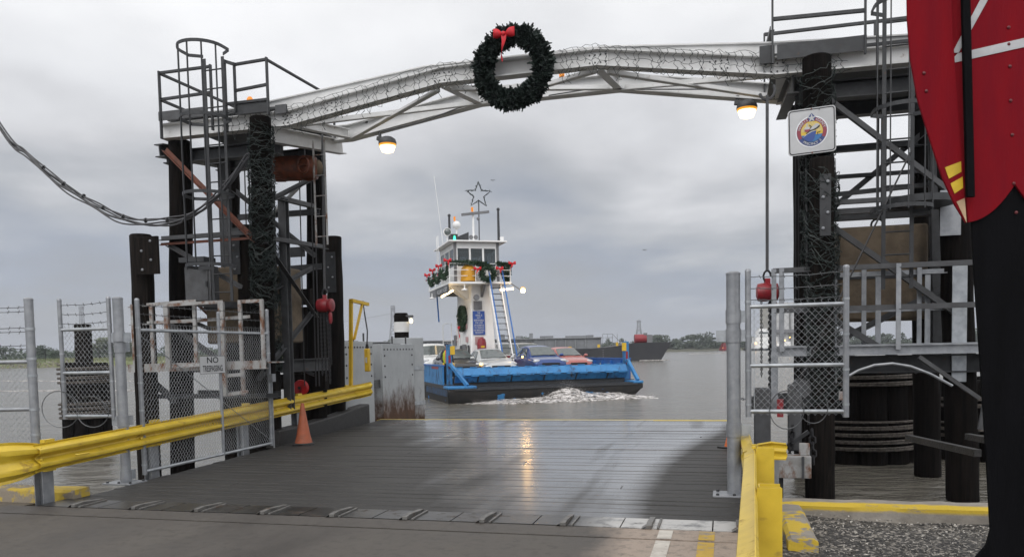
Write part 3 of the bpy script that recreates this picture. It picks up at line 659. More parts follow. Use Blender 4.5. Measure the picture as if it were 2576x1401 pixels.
ga((-8.0, 1.9, 5.66), (-5.6, .05, 5.74), .09); ga((-8.05, .1, 5.44), (-5.6, 1.9, 6.06), .09); ga((-5.4, 1.9, 6.05), (-3.1, .05, 5.76), .09); ga((-5.4, .1, 5.75), (-3.1, 1.9, 6.08), .09); ga((-2.9, 1.9, 6.05), (-.5, .1, 5.44), .09); ga((-2.9, .1, 5.74), (-.45, 1.9, 5.66), .09)
part('bracket', MB().dbox(-.75, -.55, -.26, -.22, 5.48, 5.72), m_dgrey, gt)
part('bracket', MB().dbox(-8.3, -8.1, -.26, -.22, 5.52, 5.66), m_lead, gt)
part('conduit', MB().tube([D(-7.4, 1.9, 5.70), D(-6.6, 1.9, 5.80), D(-5.9, 1.9, 5.98), D(-5.4, 1.9, 6.06)], .012, 5), m_lead, gt)
part('conduit', MB().tube([D(-4.2, 1.9, 6.04), D(-3.4, 1.9, 6.08), D(-2.6, 1.9, 5.98), D(-1.4, 1.9, 5.86), D(-.6, 1.9, 5.72)], .012, 5), m_lead, gt)
for a, z in ((-8.1, 5.45), (-5.45, 5.85), (-3.02, 5.85), (-.55, 5.45), (-7.3, 5.58), (-1.3, 5.57)):
    gp = part('gusset_plate', MB().dbox(a-.16, a+.16, -.148, -.134, z-.10, z+.08), m_white, gt, bevel=.003); bt = MB()
    for i in range(4):
        for k in (-.06, .05): bt.lathe(D(a-.12+i*.08, -.148, z+k), [(.014, 0), (.013, .009), (.006, .012)], 6, -BX)
    each('bolt', bt, m_lead, gp)
# net lights on the gantry, four feet of dark wire mesh with bulbs
def net_lights(a0, a1, label, seed):
    rnd = random.Random(seed); w, bl = MB(), MB()
    def zt(a):
        for (p, z), (q, y) in zip(top, top[1:]):
            if p <= a <= q: return z+(y-z)*(a-p)/(q-p)
        return 5.58
    n = int((a1-a0)/.10)
    for i in range(n):
        a = a0+i*.10+rnd.uniform(-.03, .03); z = zt(a)+.03; pts = []; h = rnd.uniform(.26, .42) if rnd.random() < .8 else .5
        zz_ = z; k = 0; aa = a
        while zz_ > z-h:
            pts.append(D(aa, -.235-rnd.uniform(0, .012), zz_)); zz_ -= rnd.uniform(.04, .07); k += 1; aa += (.035 if k % 2 else -.035)+rnd.uniform(-.025, .025)
        if len(pts) > 2: w.tube(pts, .0042, 3, caps=False)
        for p in pts[1::2]:
            bl.bar(p, p+Vector((rnd.uniform(-.02, .02), -.004, rnd.uniform(-.035, -.01))), .009, .009)
    for row in (0, 3):
        a = a0; pts = []
        while a < a1: pts.append(D(a, -.237, zt(a)+.03-row*.062+rnd.uniform(-.03, .03))); a += .07
        w.tube(pts, .0038, 3, caps=False)
    a = a0; pts = []
    while a < a1: pts.append(D(a, -.20+rnd.uniform(-.05, .05), zt(a)-.26-abs(rnd.gauss(0, .05)))); a += .045
    w.tube(pts, .0045, 3, caps=False)
    t = thing('net_lights', label, 'light net', D((a0+a1)/2, -.22, zt((a0+a1)/2)-.3), group='unlit net lights on the gantry and piles')
    w.add(bl.v, bl.f); part('wire_net', w, m_wire, t, smooth=0)
net_lights(-9.3, -4.86, 'unlit wire light net tacked on the gantry left of the wreath', 1)
net_lights(-3.6, .45, 'unlit wire light net tacked on the gantry right of the wreath', 2)
def pile_net(p0, p1, r, turns, seed, label):
    w, bl = MB(), MB(); net_on_pile(w, bl, p0, p1, r, turns, seed, .035)
    t = thing('net_lights', label, 'light net', p0, group='unlit net lights on the gantry and piles')
    w.add(bl.v, bl.f); part('wire_net', w, m_wire, t, smooth=0)
pile_net(FRP0.lerp(FRP1, .58), FRP0.lerp(FRP1, .99), .185, 170, 3, 'tangle of dark light wires round the upper front pile of the left tower')
pile_net(RFP0.lerp(RFP1, .60), RFP0.lerp(RFP1, .99), .20, 110, 4, 'tangle of dark light wires round the front pile behind the square crest sign')
# short fender piles
def fender(p0, p1, r0, r1, label, seed, plate=None, group='short fender piles', pm=None):
    t = thing('fender_pile', label, 'pile', (p0[0], p0[1], WATER), group=group)
    part('shaft', pile_mb(p0, p1, r0, r1, seed), m_pile2, t)
    if plate:
        a0, a1, b, z0, z1 = plate
        pp = part('steel_plate', MB().dbox(a0, a1, b-(.05 if pm else .012), b, z0, z1), pm or m_dgrey, t, bevel=.004)
        bt = MB()
        for k in range(4):
            bt.lathe(D((a0+a1)/2+(.04 if k % 2 else -.04)*(a1-a0)/.2, b-(.05 if pm else .012), z0+(z1-z0)*(k+.5)/4), [(.022, 0), (.022, .012), (.012, .022)], 8, -BX)
        each('bolt', bt, m_galv, pp)
    return t
fender(D(-10.86, -.5, -2), D(-10.80, -.5, 3.66), .19, .18, 'short black pile with bolted plank at the far left of the left tower', 21, (-10.72, -10.28, -.70, 2.98, 3.6), pm=m_pile2)
fender(D(-9.38, .36, -2), D(-9.30, .34, 3.84), .20, .185, 'short fender pile with steel strap beside the ladder of the left tower', 22, (-9.47, -9.32, .14, 3.0, 3.80))
FP0, FP1 = D(-9.22, .70, -2), D(-9.14, .68, 3.92)
fender(FP0, FP1, .19, .175, 'short fender pile wrapped in light wire at the ramp side of the left tower', 23)
fender(D(-9.38, 3.6, -2), D(-9.32, 3.6, 4.08), .18, .165, 'short brown pile with bolted plate behind the left chain hoist', 24, (-9.44, -9.20, 3.42, 2.9, 3.75))
fender(D(-10.0, .7, -2), D(-10.0, .7, 2.4), .15, .14, 'stubby pile standing behind the open chain link gate', 25)
fender(D(-9.45, .9, -2), D(-9.45, .9, 1.7), .26, .24, 'broad low pile behind the no trespassing notice', 26)
fender(D(-9.62, 2.9, -2), D(-9.55, 2.9, 2.55), .22, .2, 'broad dark pile behind the left chain hoist, cut off below its hook', 28)
fender(D(-9.98, 3.1, -2), D(-9.92, 3.1, 2.2), .2, .18, 'dark cut off pile behind the tan counterweight', 29)
SP0, SP1 = D(.06, -.36, -2), D(.02, -.66, 4.02)
fender(SP0, SP1, .17, .16, 'shorter pile with galvanised strap bolted to the front of the right tower', 27, (-.03, .11, -.84, 3.0, 3.8))
pile_net(FP0.lerp(FP1, .55), FP0.lerp(FP1, .98), .20, 150, 5, 'thick tangle of light wires on the short piles of the left tower')
pile_net(SP0.lerp(SP1, .45), SP0.lerp(SP1, .98), .19, 130, 6, 'tangle of light wires below the square crest sign')
# wreath on the gantry
def fir_ring(mb, c, ux, uy, R0, r0, n, seed, size=.05, arc=(0, 6.2832)):
    rnd = random.Random(seed); nz = ux.cross(uy)
    for k in range(n):
        t = arc[0]+(arc[1]-arc[0])*rnd.random(); ph = rnd.uniform(0, 6.2832); rr = r0*(.40+.62*math.sqrt(rnd.random())+(.22 if rnd.random() < .05 else 0))*(1+.12*math.sin(7*t+seed)+.10*math.sin(17*t+2*ph)+.06*math.sin(31*t+ph))
        rad = ux*math.cos(t)+uy*math.sin(t); q = c+rad*(R0+rr*math.cos(ph))+nz*(rr*math.sin(ph))
        d = (rad*math.cos(ph)+nz*math.sin(ph)+Vector((rnd.gauss(0, .5), rnd.gauss(0, .5), rnd.gauss(0, .5)))).normalized()
        s = d.cross(Vector((rnd.gauss(0, 1), rnd.gauss(0, 1), rnd.gauss(0, 1)))).normalized(); L = size*rnd.uniform(.6, 1.5)
        mb.add([q-s*L*.30, q+s*L*.30, q+d*L+s*L*.14, q+d*L-s*L*.14], [(0, 1, 2, 3)])
def torus(mb, c, ux, uy, R0, r0, n=40, m=12):
    nz = ux.cross(uy); rings = []
    for i in range(n):
        t = 2*math.pi*i/n; rad = ux*math.cos(t)+uy*math.sin(t)
        rings.append([c+rad*(R0+r0*math.cos(2*math.pi*k/m))+nz*r0*math.sin(2*math.pi*k/m) for k in range(m)])
    n_ = len(mb.v); vs = [p for r in rings for p in r]
    mb.add(vs, [(i*m+k, ((i+1) % n)*m+k, ((i+1) % n)*m+(k+1) % m, i*m+(k+1) % m) for i in range(n) for k in range(m)])
def bow_mb(c, ux, uy, s):
    nz = -ux.cross(uy); mb = MB()
    if nz.y > 0: nz = -nz
    for sg in (-1, 1):                              # two puffed loops
        rings = []
        for i in range(9):
            t = i/8; hh = (.16+.62*math.sin(min(1, t*1.15)*math.pi*.62)); d_ = .10+.34*math.sin(t*math.pi)
            o = c+ux*sg*(.12+.95*t)*s+uy*(.10+.16*t)*s
            rings.append([o+(uy*math.cos(a)*hh*.62+nz*(math.sin(a)*d_+.30))*s for a in [2*math.pi*k/10 for k in range(10)]])
        mb.loft(rings)
    mb.ball(c+nz*s*.42+uy*.08*s, .24*s, 10)
    return mb
def ribbon_mb(c, ux, uy, s, length, sway):
    nz = -ux.cross(uy); mb = MB()
    if nz.y > 0: nz = -nz
    rings = []
    for i in range(11):
        t = i/10; o = c+ux*(sway*t+.10*math.sin(t*7))*s-uy*length*t*s+nz*(.42+.12*math.sin(t*6))*s; w = (.26 if t < .8 else .26*(1-t)/.2+.02)*s
        q = ux*math.cos(t*2.2)+nz*math.sin(t*2.2)*.6
        rings.append([o-q*w-nz*.02*s, o+q*w-nz*.02*s, o+q*w+nz*.02*s, o-q*w+nz*.02*s])
    return mb.loft(rings)
def wreath(loc, ux, uy, R0, r0, n, label, seed, m, bowpos, bs, blen, sway, size):
    t = thing('wreath', label, 'wreath', loc); g_ = MB(); torus(g_, loc, ux, uy, R0, r0*.72); fir_ring(g_, loc, ux, uy, R0, r0, n, seed, size)
    part('greenery', g_, m, t, smooth=0)
    if bowpos is not None:
        b_ = part('bow', bow_mb(bowpos, ux, uy, bs), m_bow, t); part('ribbon_tail', ribbon_mb(bowpos, ux, uy, bs, blen, sway), m_bow, b_)
    return t
WC = D(-4.24, -.42, 5.76)
wreath(WC, AX, ZX, .465, .125, 9000, 'large dark fir wreath with red bow hung in the middle of the gantry', 1, m_fir, D(-4.33, -.52, 6.19), .15, 2.6, -.25, .045)
# flood lamps under the rear beam
for (a, b, z, lab) in ((-7.32, 2.0, 5.37, 'lit flood lamp under the left part of the gantry'), (-.86, 2.0, 5.40, 'lit flood lamp under the right end of the gantry')):
    t = thing('flood_lamp', lab, 'lamp', D(a, b, z), group='lit flood lamps under the gantry')
    part('lens', MB().lathe(D(a, b, z-.02), [(.05, -.02), (.11, .0), (.145, .09), (.15, .14)], 16), m_lampglass, t)
    part('glowing_rim', MB().lathe(D(a, b, z+.085), [(.150, 0), (.158, .0), (.162, .035), (.150, .035)], 16), m_lampglow, t)
    part('housing', MB().lathe(D(a, b, z+.12), [(.17, 0), (.17, .03), (.15, .09), (.09, .13)], 16), m_lead, t)
    part('arm', MB().bar(D(a-.2, b, z+.24), D(a+.02, b, z+.20), .09, .07), m_lead, t)
    part('arm_socket', MB().cyl(D(a-.15, b, z+.24), D(a-.15, b, z+.34), .03), m_lead, t)
# small cameras / photocells on the rear beam, amber beacon on the left platform
for a, z, lab in ((-7.75, 5.99, 'small black photocell on the left slope of the rear gantry beam'), (-.95, 6.02, 'small black photocell on the right end of the rear gantry beam')):
    solo('photocell', MB().cyl(D(a, 2.05, z-.06), D(a, 2.05, z+.05), .03).ball(D(a, 2.05, z+.07), .05, 8), m_black, lab, 'photocell', D(a, 2.05, z-.06))
t = thing('beacon', 'amber beacon lamp on the left tower platform', 'beacon', D(-9.05, .2, 5.7)); part('base', MB().cyl(D(-9.05, .2, 5.7), D(-9.05, .2, 5.86), .06), m_lead, t); part('dome', MB().lathe(D(-9.05, .2, 5.86), [(.05, 0), (.055, .10), (.03, .14)], 12), m_amber, t)
t = thing('beacon', 'amber beacon lamp seen through the big wreath', 'beacon', D(-3.98, 2.0, 6.32)); part('base', MB().cyl(D(-3.98, 2.0, 6.32), D(-3.98, 2.0, 6.36), .05), m_lead, t); part('dome', MB().lathe(D(-3.98, 2.0, 6.36), [(.045, 0), (.05, .09), (.03, .12)], 12), m_amber, t)
# winch motor in the left tower
t = thing('winch_motor', 'rusty orange winch motor slung in the left tower', 'winch', D(-9.0, 1.2, 4.2))
WM = onB(686, 425, 1.1)
q = lambda x, z=0: WM+(AX*x+BX*x*.3)*.55+ZX*z
part('motor', MB().lathe(q(0), [(.08, 0), (.19, .02), (.225, .08), (.225, .50), (.18, .58)], 20, (q(1)-q(0))), m_orustmot, t)
fn = MB()
for k in range(26):
    an = 2*math.pi*k/26; fn.bar(q(.08)+ZX*math.cos(an)*.228+BX*math.sin(an)*.228, q(.36)+ZX*math.cos(an)*.228+BX*math.sin(an)*.228, .016, .016)
each('cooling_fin', fn, m_orustmot, t)
part('gear_housing', MB().lathe(q(.90), [(.10, 0), (.215, .03), (.235, .12), (.2, .28), (.1, .31)], 16, (q(1)-q(0))), m_orustmot, t)
part('brake_cover', MB().ball(q(1.42), .13, 12, (.8, .8, 1.2)), m_conc, t)
part('hand_wheel', MB().tube([q(1.22)-BX*.30+AX*.11*math.cos(k*.524)+ZX*.15*math.sin(k*.524) for k in range(12)], .022, 6, True).bar(q(1.22)-BX*.3-AX*.11, q(1.22)-BX*.3+AX*.11, .03, .03), m_orustmot, t)
part('mount', MB().bar(q(.25, .22), q(.25, .5), .1, .1).bar(q(.95, .22), q(.95, .5), .1, .1), m_dgrey, t)
# square crest sign is built below with the signs; electric box on the left tower
t = thing('electric_box', 'grey metal electrical cabinet on the front of the left tower', 'cabinet', D(-9.68, -.4, 2.5))
part('case', MB().dbox(-9.96, -9.46, -.52, -.28, 2.50, 3.10), m_lead, t, bevel=.015); part('door', MB().dbox(-9.94, -9.50, -.54, -.523, 2.52, 3.08), m_lead, t, bevel=.008); part('latch', MB().dbox(-9.53, -9.50, -.56, -.541, 2.75, 2.84), m_black, t)
part('conduit', MB().cyl(D(-9.52, -.4, 3.1), D(-9.50, -.38, 5.2), .02), m_lead, t)
# cable bundle slung in from the left
cb = MB(); key = [(0, 315), (70, 385), (150, 455), (230, 505), (310, 545), (400, 555), (480, 540), (560, 480), (625, 390)]
def spline(pts, n):
    out = []; P = [pts[0]]+pts+[pts[-1]]
    for i in range(1, len(P)-2):
        for k in range(n):
            t = k/n; out.append(.5*((2*P[i])+(-P[i-1]+P[i+1])*t+(2*P[i-1]-5*P[i]+4*P[i+1]-P[i+2])*t*t+(-P[i-1]+3*P[i]-3*P[i+1]+P[i+2])*t**3))
    return out+[pts[-1]]
base = [onB(u, v, -.62) for u, v in key]; base = [base[0]+(base[0]-base[1])*3+ZX*1.2]+base
t = thing('cable_bundle', 'drooping bundle of black cables tied together, strung in to the left tower', 'cable', onB(400, 555, -.62))
rnd = random.Random(9); sp = spline(base, 8)
for j in range(5):
    off = Vector((rnd.uniform(-.03, .03), rnd.uniform(-.03, .03), rnd.uniform(-.03, .03))); sg = rnd.uniform(.0, .05) if j < 4 else .10
    part('cable', MB().tube([p+off+ZX*(-sg*math.sin(math.pi*i/len(sp))*(1 if i < len(sp)*.75 else .2)+.02*math.sin(i*.5+j)) for i, p in enumerate(sp)], .014 if j else .020, 6), m_cable, t)
tm = MB()
for i in range(20, len(sp)-2, 5):
    d = (sp[i+1]-sp[i]).normalized(); tm.cyl(sp[i]-d*.008, sp[i]+d*.008, .042, n=8)
each('cable_tie', tm, m_lead, t)
# ================================================================ HOISTS, PENDANT, SIGNS
def chain(mb, p0, p1, link_=.05, r=.008):
    p0, p1 = Vector(p0), Vector(p1); L = (p1-p0).length; n = max(2, int(L/(link_*.72))); d = (p1-p0)/L
    x = d.cross(Vector((.3, 1, .1))).normalized(); y = d.cross(x)
    for i in range(n):
        c = p0+d*(L*(i+.5)/n); s = x if i % 2 else y
        mb.tube([c+d*math.cos(k*1.0472)*link_*.5+s*math.sin(k*1.0472)*link_*.32 for k in range(6)], r, 4, True)
def chain_hoist(top_, bot, label, hangm, body, seed, drops):
    t = thing('chain_hoist', label, 'hoist', bot)
    rod = MB(); rod.bar(top_, bot+ZX*.30, .034, .034); part('hanger_rod', rod, hangm, t)
    hk = MB(); c = top_+ZX*.06; hk.tube([c+AX*.10*math.cos(k*.35+3.4)+ZX*.12*math.sin(k*.35+3.4) for k in range(11)], .02, 6); part('top_hook', hk, hangm, t)
    sh = MB(); sh.tube([bot+ZX*.22+AX*.05*math.cos(k*.6)+ZX*.08*math.sin(k*.6) for k in range(10)], .016, 6); part('shackle', sh, m_black, t)
    part('body', MB().lathe(bot-AX*.15, [(.06, 0), (.12, .02), (.13, .07), (.13, .17), (.105, .22), (.12, .24), (.12, .29), (.06, .31)], 18, AX).box(bot+ZX*.14, (.07, .07, .10)), body, t)
    ch = MB()
    for da, z1, l, r in drops: chain(ch, bot+AX*da-ZX*.1, D(0, 0, 0)*0+Vector((bot.x+AX.x*da, bot.y+AX.y*da, z1)), l, r)
    part('chains', ch, m_black, t, smooth=0)
    part('chain_bag', MB().lathe(bot+AX*.10-ZX*.34, [(.02, 0), (.035, .05), (.035, .18), (.02, .22)], 10), body, t)
chain_hoist(onB(810, 300, 1.4), onB(818, 768, 1.4), 'red chain hoist hanging on a long rod beside the left tower', m_lead, m_red, 1, [(-.10, 1.2, .05, .009), (-.03, 1.1, .05, .010), (.05, 1.05, .06, .012), (.09, 1.4, .04, .007)])
chain_hoist(onB(1930, 240, -.3), onB(1930, 735, -.3), 'red chain hoist hanging in front of the right catwalk', m_lead, m_red, 2, [(-.08, 1.15, .04, .006), (.04, .75, .06, .016), (.05, .7, .06, .016)])
def pulley(c, label):
    t = thing('pulley_block', label, 'pulley', c)
    part('sheave', MB().lathe(c-BX*.05, [(.05, 0), (.15, .01), (.16, .05), (.15, .10), (.05, .11)], 18, BX), m_redlt, t); part('hub', MB().cyl(c-BX*.08, c+BX*.08, .03, n=10), m_black, t)
    part('yoke', MB().bar(c-ZX*.24, c-ZX*.02, .05, .12), m_red, t)
pulley(onB(757, 975, 2.0), 'round scarlet pulley above the left guard rail behind the cone')
# bottom block and shackles at the right tower foot
t = thing('cable_block', 'grey steel cable yoke with chain standing beside the right gate panel', 'yoke', D(-.55, -.6, .1))
part('cheek_plate', MB().dbox(-.86, -.64, -.75, -.70, -.1, 1.02), m_lead, t, bevel=.02); part('cheek_plate', MB().dbox(-.42, -.24, -.72, -.66, .15, 1.06), m_lead, t, bevel=.02)
part('cross_beam', MB().channel(D(-.9, -.6, .78), D(-.1, -.55, .86), .14, .22), m_dgrey, t); part('lug', MB().lathe(D(-.25, -.7, 1.0), [(.02, 0), (.13, 0), (.13, .06), (.02, .06)], 14, BX), m_lead, t)
part('red_tag', MB().dbox(-.56, -.48, -.78, -.74, .62, .86), m_red, t)
ch = MB(); chain(ch, D(-.36, -.75, .5), D(-.40, -.75, .12), .10, .016); chain(ch, D(-.40, -.75, .12), D(-.14, -.8, -.05), .10, .016); chain(ch, D(-.12, -.8, .45), D(-.10, -.8, .0), .12, .018); part('chains', ch, m_black, t, smooth=0)
part('cable', MB().cyl(D(-.14, -.6, .5), D(-.16, -.4, 5.1), .018, n=6), m_black, t); part('stay', MB().bar(D(-.55, -.7, .12), D(-.15, -.7, .42), .05, .05), m_dgrey, t)
t = thing('anchor_beam', 'white rust streaked steel box beam low over the water beside the right pile', 'beam', D(-.5, -1.0, WATER))
part('beam', MB().dbox(-.72, -.16, -1.15, -.9, -.15, .14), m_wrust, t, bevel=.01); part('ribs', MB().dbox(-.60, -.57, -1.18, -1.15, -.15, .14).dbox(-.28, -.25, -1.18, -1.15, -.15, .14), m_lead, t); part('lug', MB().dbox(-.30, -.17, -1.06, -.98, .14, .30), m_wrust, t, bevel=.01)
part('bearer', MB().dbox(-.6, -.5, -1.05, -.95, -1.6, -.15), m_dgrey, t)
# yellow pendant post on the end of the left guard rail with its control box
pp0 = onA(892, 968, -9.1); pp1 = onA(885, 755, -9.1)
t = thing('pendant_post', 'slim yellow gallows post at the far end of the left guard rail', 'post', D(-9.1, 3.93, .3))
part('post', MB().bar(D(-9.21, 3.95, .62), D(-9.13, 3.95, 2.78), .07, .07, AX), m_yelp, t); part('arm', MB().bar(D(-9.1, 3.90, 2.75), D(-9.06, 4.65, 2.70), .07, .07), m_yelp, t); part('strut', MB().bar(D(-9.1, 3.98, 1.9), D(-9.07, 4.38, 2.70), .045, .045), m_yelp, t)
t = thing('control_pendant', 'yellow control box hanging on a black cable from the yellow gallows post', 'control box', D(-9.07, 4.55, 1.2))
part('box', MB().dbox(-9.125, -9.015, 4.5, 4.62, 1.18, 1.70), m_yelp, t, bevel=.02); part('buttons', MB().dbox(-9.09, -9.05, 4.488, 4.498, 1.38, 1.50), m_sign, t); part('gland', MB().cyl(D(-9.07, 4.56, 1.70), D(-9.07, 4.56, 1.80), .03), m_black, t)
part('cable', MB().tube([D(-9.07, 4.56, 1.78), D(-9.05, 4.56, 2.1), D(-9.08, 4.5, 2.5), D(-9.07, 4.42, 2.76), D(-9.10, 4.3, 2.5), D(-9.15, 4.15, 2.0), D(-9.25, 4.05, 1.7)], .016, 6), m_cable, t)
# ---- signs
def rrect(w, h, r, n=5):
    out = []
    for cx, cy, a0 in ((w/2-r, h/2-r, 0), (-w/2+r, h/2-r, 90), (-w/2+r, -h/2+r, 180), (w/2-r, -h/2+r, 270)):
        out += [(cx+r*math.cos(R(a0+90*k/n)), cy+r*math.sin(R(a0+90*k/n))) for k in range(n+1)]
    return out
class Plate:                                     # flat artwork stacked in thin sheets on a board
    def __init__(s, o, ux, uy, nz): s.o, s.ux, s.uy, s.nz = Vector(o), ux, uy, nz
    def p(s, x, y, d): return s.o+s.ux*x+s.uy*y+s.nz*d
    def sheet(s, mb, poly, d, th=.0015): mb.prism([s.p(x, y, d) for x, y in poly], s.nz*th); return mb
    def ring(s, mb, outer, inner, d, th=.0015):
        n = len(outer); vs = [s.p(x, y, d+th) for x, y in outer]+[s.p(x, y, d+th) for x, y in inner]+[s.p(x, y, d) for x, y in outer]+[s.p(x, y, d) for x, y in inner]
        fs = []
        for i in range(n):
            j = (i+1) % n; fs += [(i, j, n+j, n+i), (2*n+i, 2*n+j, j, i), (n+i, n+j, 3*n+j, 3*n+i)]
        mb.add(vs, fs); return mb
    def text(s, mb, txt, size, x, y, d, sq=1., rot=0, bold=.012): put_text(mb, txt, size, s.p(x, y, d), s.ux, s.uy, sq, bold, rot); return mb
def disc(r, n=40, cx=0, cy=0): return [(cx+r*math.cos(2*math.pi*k/n), cy+r*math.sin(2*math.pi*k/n)) for k in range(n)]
def flat(name, c, rough=.45): return mat(name, c, tuple(x*.93 for x in c), rough)
m_crest_blue = flat('crest navy', (.035, .06, .19)); m_crest_red = flat('crest maroon', (.26, .035, .055)); m_crest_yel = flat('crest amber', (.62, .42, .04)); m_crest_pale = flat('crest pale yellow', (.62, .58, .36)); m_crest_sea = flat('crest sea blue', (.03, .15, .36)); m_crest_hull = flat('crest hull blue', (.03, .07, .26)); m_crest_gold = flat('crest orange', (.60, .34, .03))
# crest sign on the right tower
sc = (onB(1980, 272, -.62)+onB(2105, 388, -.62))*.5; sw = .60
ang = R(-4); cux = (AX*math.cos(R(3))+ZX*math.sin(R(3))).normalized(); cuy = (ZX*math.cos(R(1))+AX*math.sin(R(-1))).normalized(); cnz = -(cux.cross(cuy)).normalized()
if cnz.y > 0: cnz = -cnz
t = thing('crest_sign', 'square white sign with round colourful county crest on the right tower', 'sign', sc-ZX*sw/2)
P = Plate(sc, cux, cuy, cnz)
part('board', P.sheet(MB(), rrect(sw, sw, .045), -.004, .004), m_sign, t, smooth=0)
part('border', P.ring(MB(), rrect(sw-.025, sw-.025, .04), rrect(sw-.05, sw-.05, .03), .001), m_ink, t, smooth=0)
part('halo', P.sheet(MB(), disc(.205, 48, 0, -.01), .001), flat('crest halo white', (.72, .73, .74)), t, smooth=0)
up_ = [(.186*math.cos(R(a)), .186*math.sin(R(a))-.01) for a in range(-30, 211, 8)]; up_i = [(.140*math.cos(R(a)), .140*math.sin(R(a))-.01) for a in range(-30, 211, 8)]
rg = MB(); rg.prism([P.p(x, y, .003) for x, y in disc(.189, 48, 0, -.01)], P.nz*.0015); part('ring', rg, m_crest_blue, t, smooth=0)
rg = MB(); n = len(up_)
rg.add([P.p(x, y, .0062) for x, y in up_]+[P.p(x, y, .0062) for x, y in up_i], [(i, i+1, n+i+1, n+i) for i in range(n-1)]); part('upper_ring', rg, m_crest_red, t, smooth=0)
part('picture_sky', P.sheet(MB(), disc(.138, 40, 0, -.01), .006), m_crest_yel, t, smooth=0)
stp = MB()
for k in range(9):
    y = .005+k*.0145; hw = math.sqrt(max(.0001, .132**2-(y+.01)**2)); stp.prism([P.p(-hw, y-.01, .008), P.p(hw, y-.01, .008), P.p(hw, y-.004, .008), P.p(-hw, y-.004, .008)], P.nz*.001)
part('sky_bands', stp, m_crest_pale, t, smooth=0)
part('sea', P.sheet(MB(), [(.137*math.cos(R(a)), .137*math.sin(R(a))-.01) for a in range(198, 343, 8)], .0095), m_crest_sea, t, smooth=0)
part('ship_hull', P.sheet(MB(), [(-.115, -.085), (-.06, -.035), (.0, -.012), (.055, -.008), (.045, -.05), (.03, -.10), (.0, -.138), (-.05, -.135), (-.09, -.11)], .0115), m_crest_hull, t, smooth=0)
part('ship_rail', P.sheet(MB(), [(-.118, -.085), (-.06, -.028), (.0, -.004), (.06, -.003), (.0, -.016), (-.055, -.042)], .0135), m_sign, t, smooth=0)
part('flask', P.sheet(MB(), [(-.068, .10), (-.052, .10), (-.052, .055)]+[(-.058+.038*math.cos(R(a)), .022+.036*math.sin(R(a))) for a in range(75, -256, -25)]+[(-.066, .055)], .0115), m_sign, t, smooth=0)
part('flask_liquid', P.sheet(MB(), [(-.058+.036*math.cos(R(a)), .022+.034*math.sin(R(a))) for a in range(180, 361, 20)], .0135), m_crest_red, t, smooth=0)
part('spacecraft', P.sheet(MB(), [(-.03, .012), (.0, .05), (.055, .085), (.075, .088), (.095, .066), (.06, .035), (.01, .012)], .0135), m_sign, t, smooth=0)
part('spacecraft_belly', P.sheet(P.sheet(MB(), [(-.075, -.035), (-.03, .004), (.03, .018), (.075, .045), (.098, .064), (.10, .045), (.05, .012), (-.02, -.008), (-.07, -.042)], .0155), [(-.032, .022), (-.012, .05), (-.036, .075), (-.028, .08), (.0, .052), (-.01, .03)], .0155), m_ink, t, smooth=0)
part('crane', P.sheet(P.sheet(MB(), [(.06, -.03), (.11, -.02), (.11, -.026), (.066, -.036)], .0125), [(.066, -.03), (.072, -.03), (.072, -.065), (.066, -.065)], .0125), m_ink, t, smooth=0)
st = []
for k in range(10): rr = .062 if k % 2 == 0 else .021; st.append((rr*math.sin(math.pi*k/5), .163+rr*math.cos(math.pi*k/5)))
part('star_ground', P.sheet(MB(), [(0, .232), (.052, .168), (.03, .125), (-.03, .125), (-.052, .168)], .0085), m_crest_blue, t, smooth=0)
part('star', P.sheet(MB(), st, .0105), m_sign, t, smooth=0)
let = MB()
def arc_text(mb, txt, r, a0, a1, size, inv=False):
    for i, ch in enumerate(txt):
        a = a0+(a1-a0)*i/(len(txt)-1)
        if ch != ' ': P.text(mb, ch, size, r*math.cos(R(a)), r*math.sin(R(a))-.01, .0085, rot=R(a-90) if not inv else R(a+90), bold=.02)
arc_text(let, 'HARRIS', .163, 163, 112, .046); arc_text(let, 'COUNTY', .163, 66, 17, .046); arc_text(let, 'PRECINCT 2', .163, 232, 310, .044, True)
part('lettering', let, m_sign, t, smooth=0)
bt = MB()
for y in (.285, -.285): bt.lathe(P.p(0, y, 0), [(.012, 0), (.012, .006), (.006, .01)], 8, P.nz)
each('bolt', bt, m_rust, t)
# ================================================================ FENCES AND GATES
m_mesh = mat('galvanised mesh wire', (.36, .375, .39), (.27, .28, .295), .4, .3)
m_barb = mat('barbed wire', (.13, .135, .14), None, .5, .5)
def chainlink(o, ux, uy, w, h, d=.065, r=.0025, wob=.004, seed=1, top=True):
    mb = MB(); rnd = random.Random(seed); n = ux.cross(uy).normalized(); p_ = d*.5; nc = int(w/p_); nr = int(round(h/(d*.56)))
    for i in range(nc):
        pts = []
        for k in range(nr+1):
            s = .5 if ((k+i) % 2) == 0 else -.5
            x = (i+.5+s*1.04)*p_*(w/(nc*p_)); pts.append(o+ux*x+uy*(k*h/nr)+n*((.003 if k % 2 else -.003)+rnd.uniform(-1, 1)*wob))
        mb.tube(pts, r, 3, caps=False)
        if top and i % 2 == 0: mb.tube([pts[-1], pts[-1]+uy*.03-ux*.012, pts[-1]+uy*.035+ux*.01], r, 3, caps=False)
    return mb
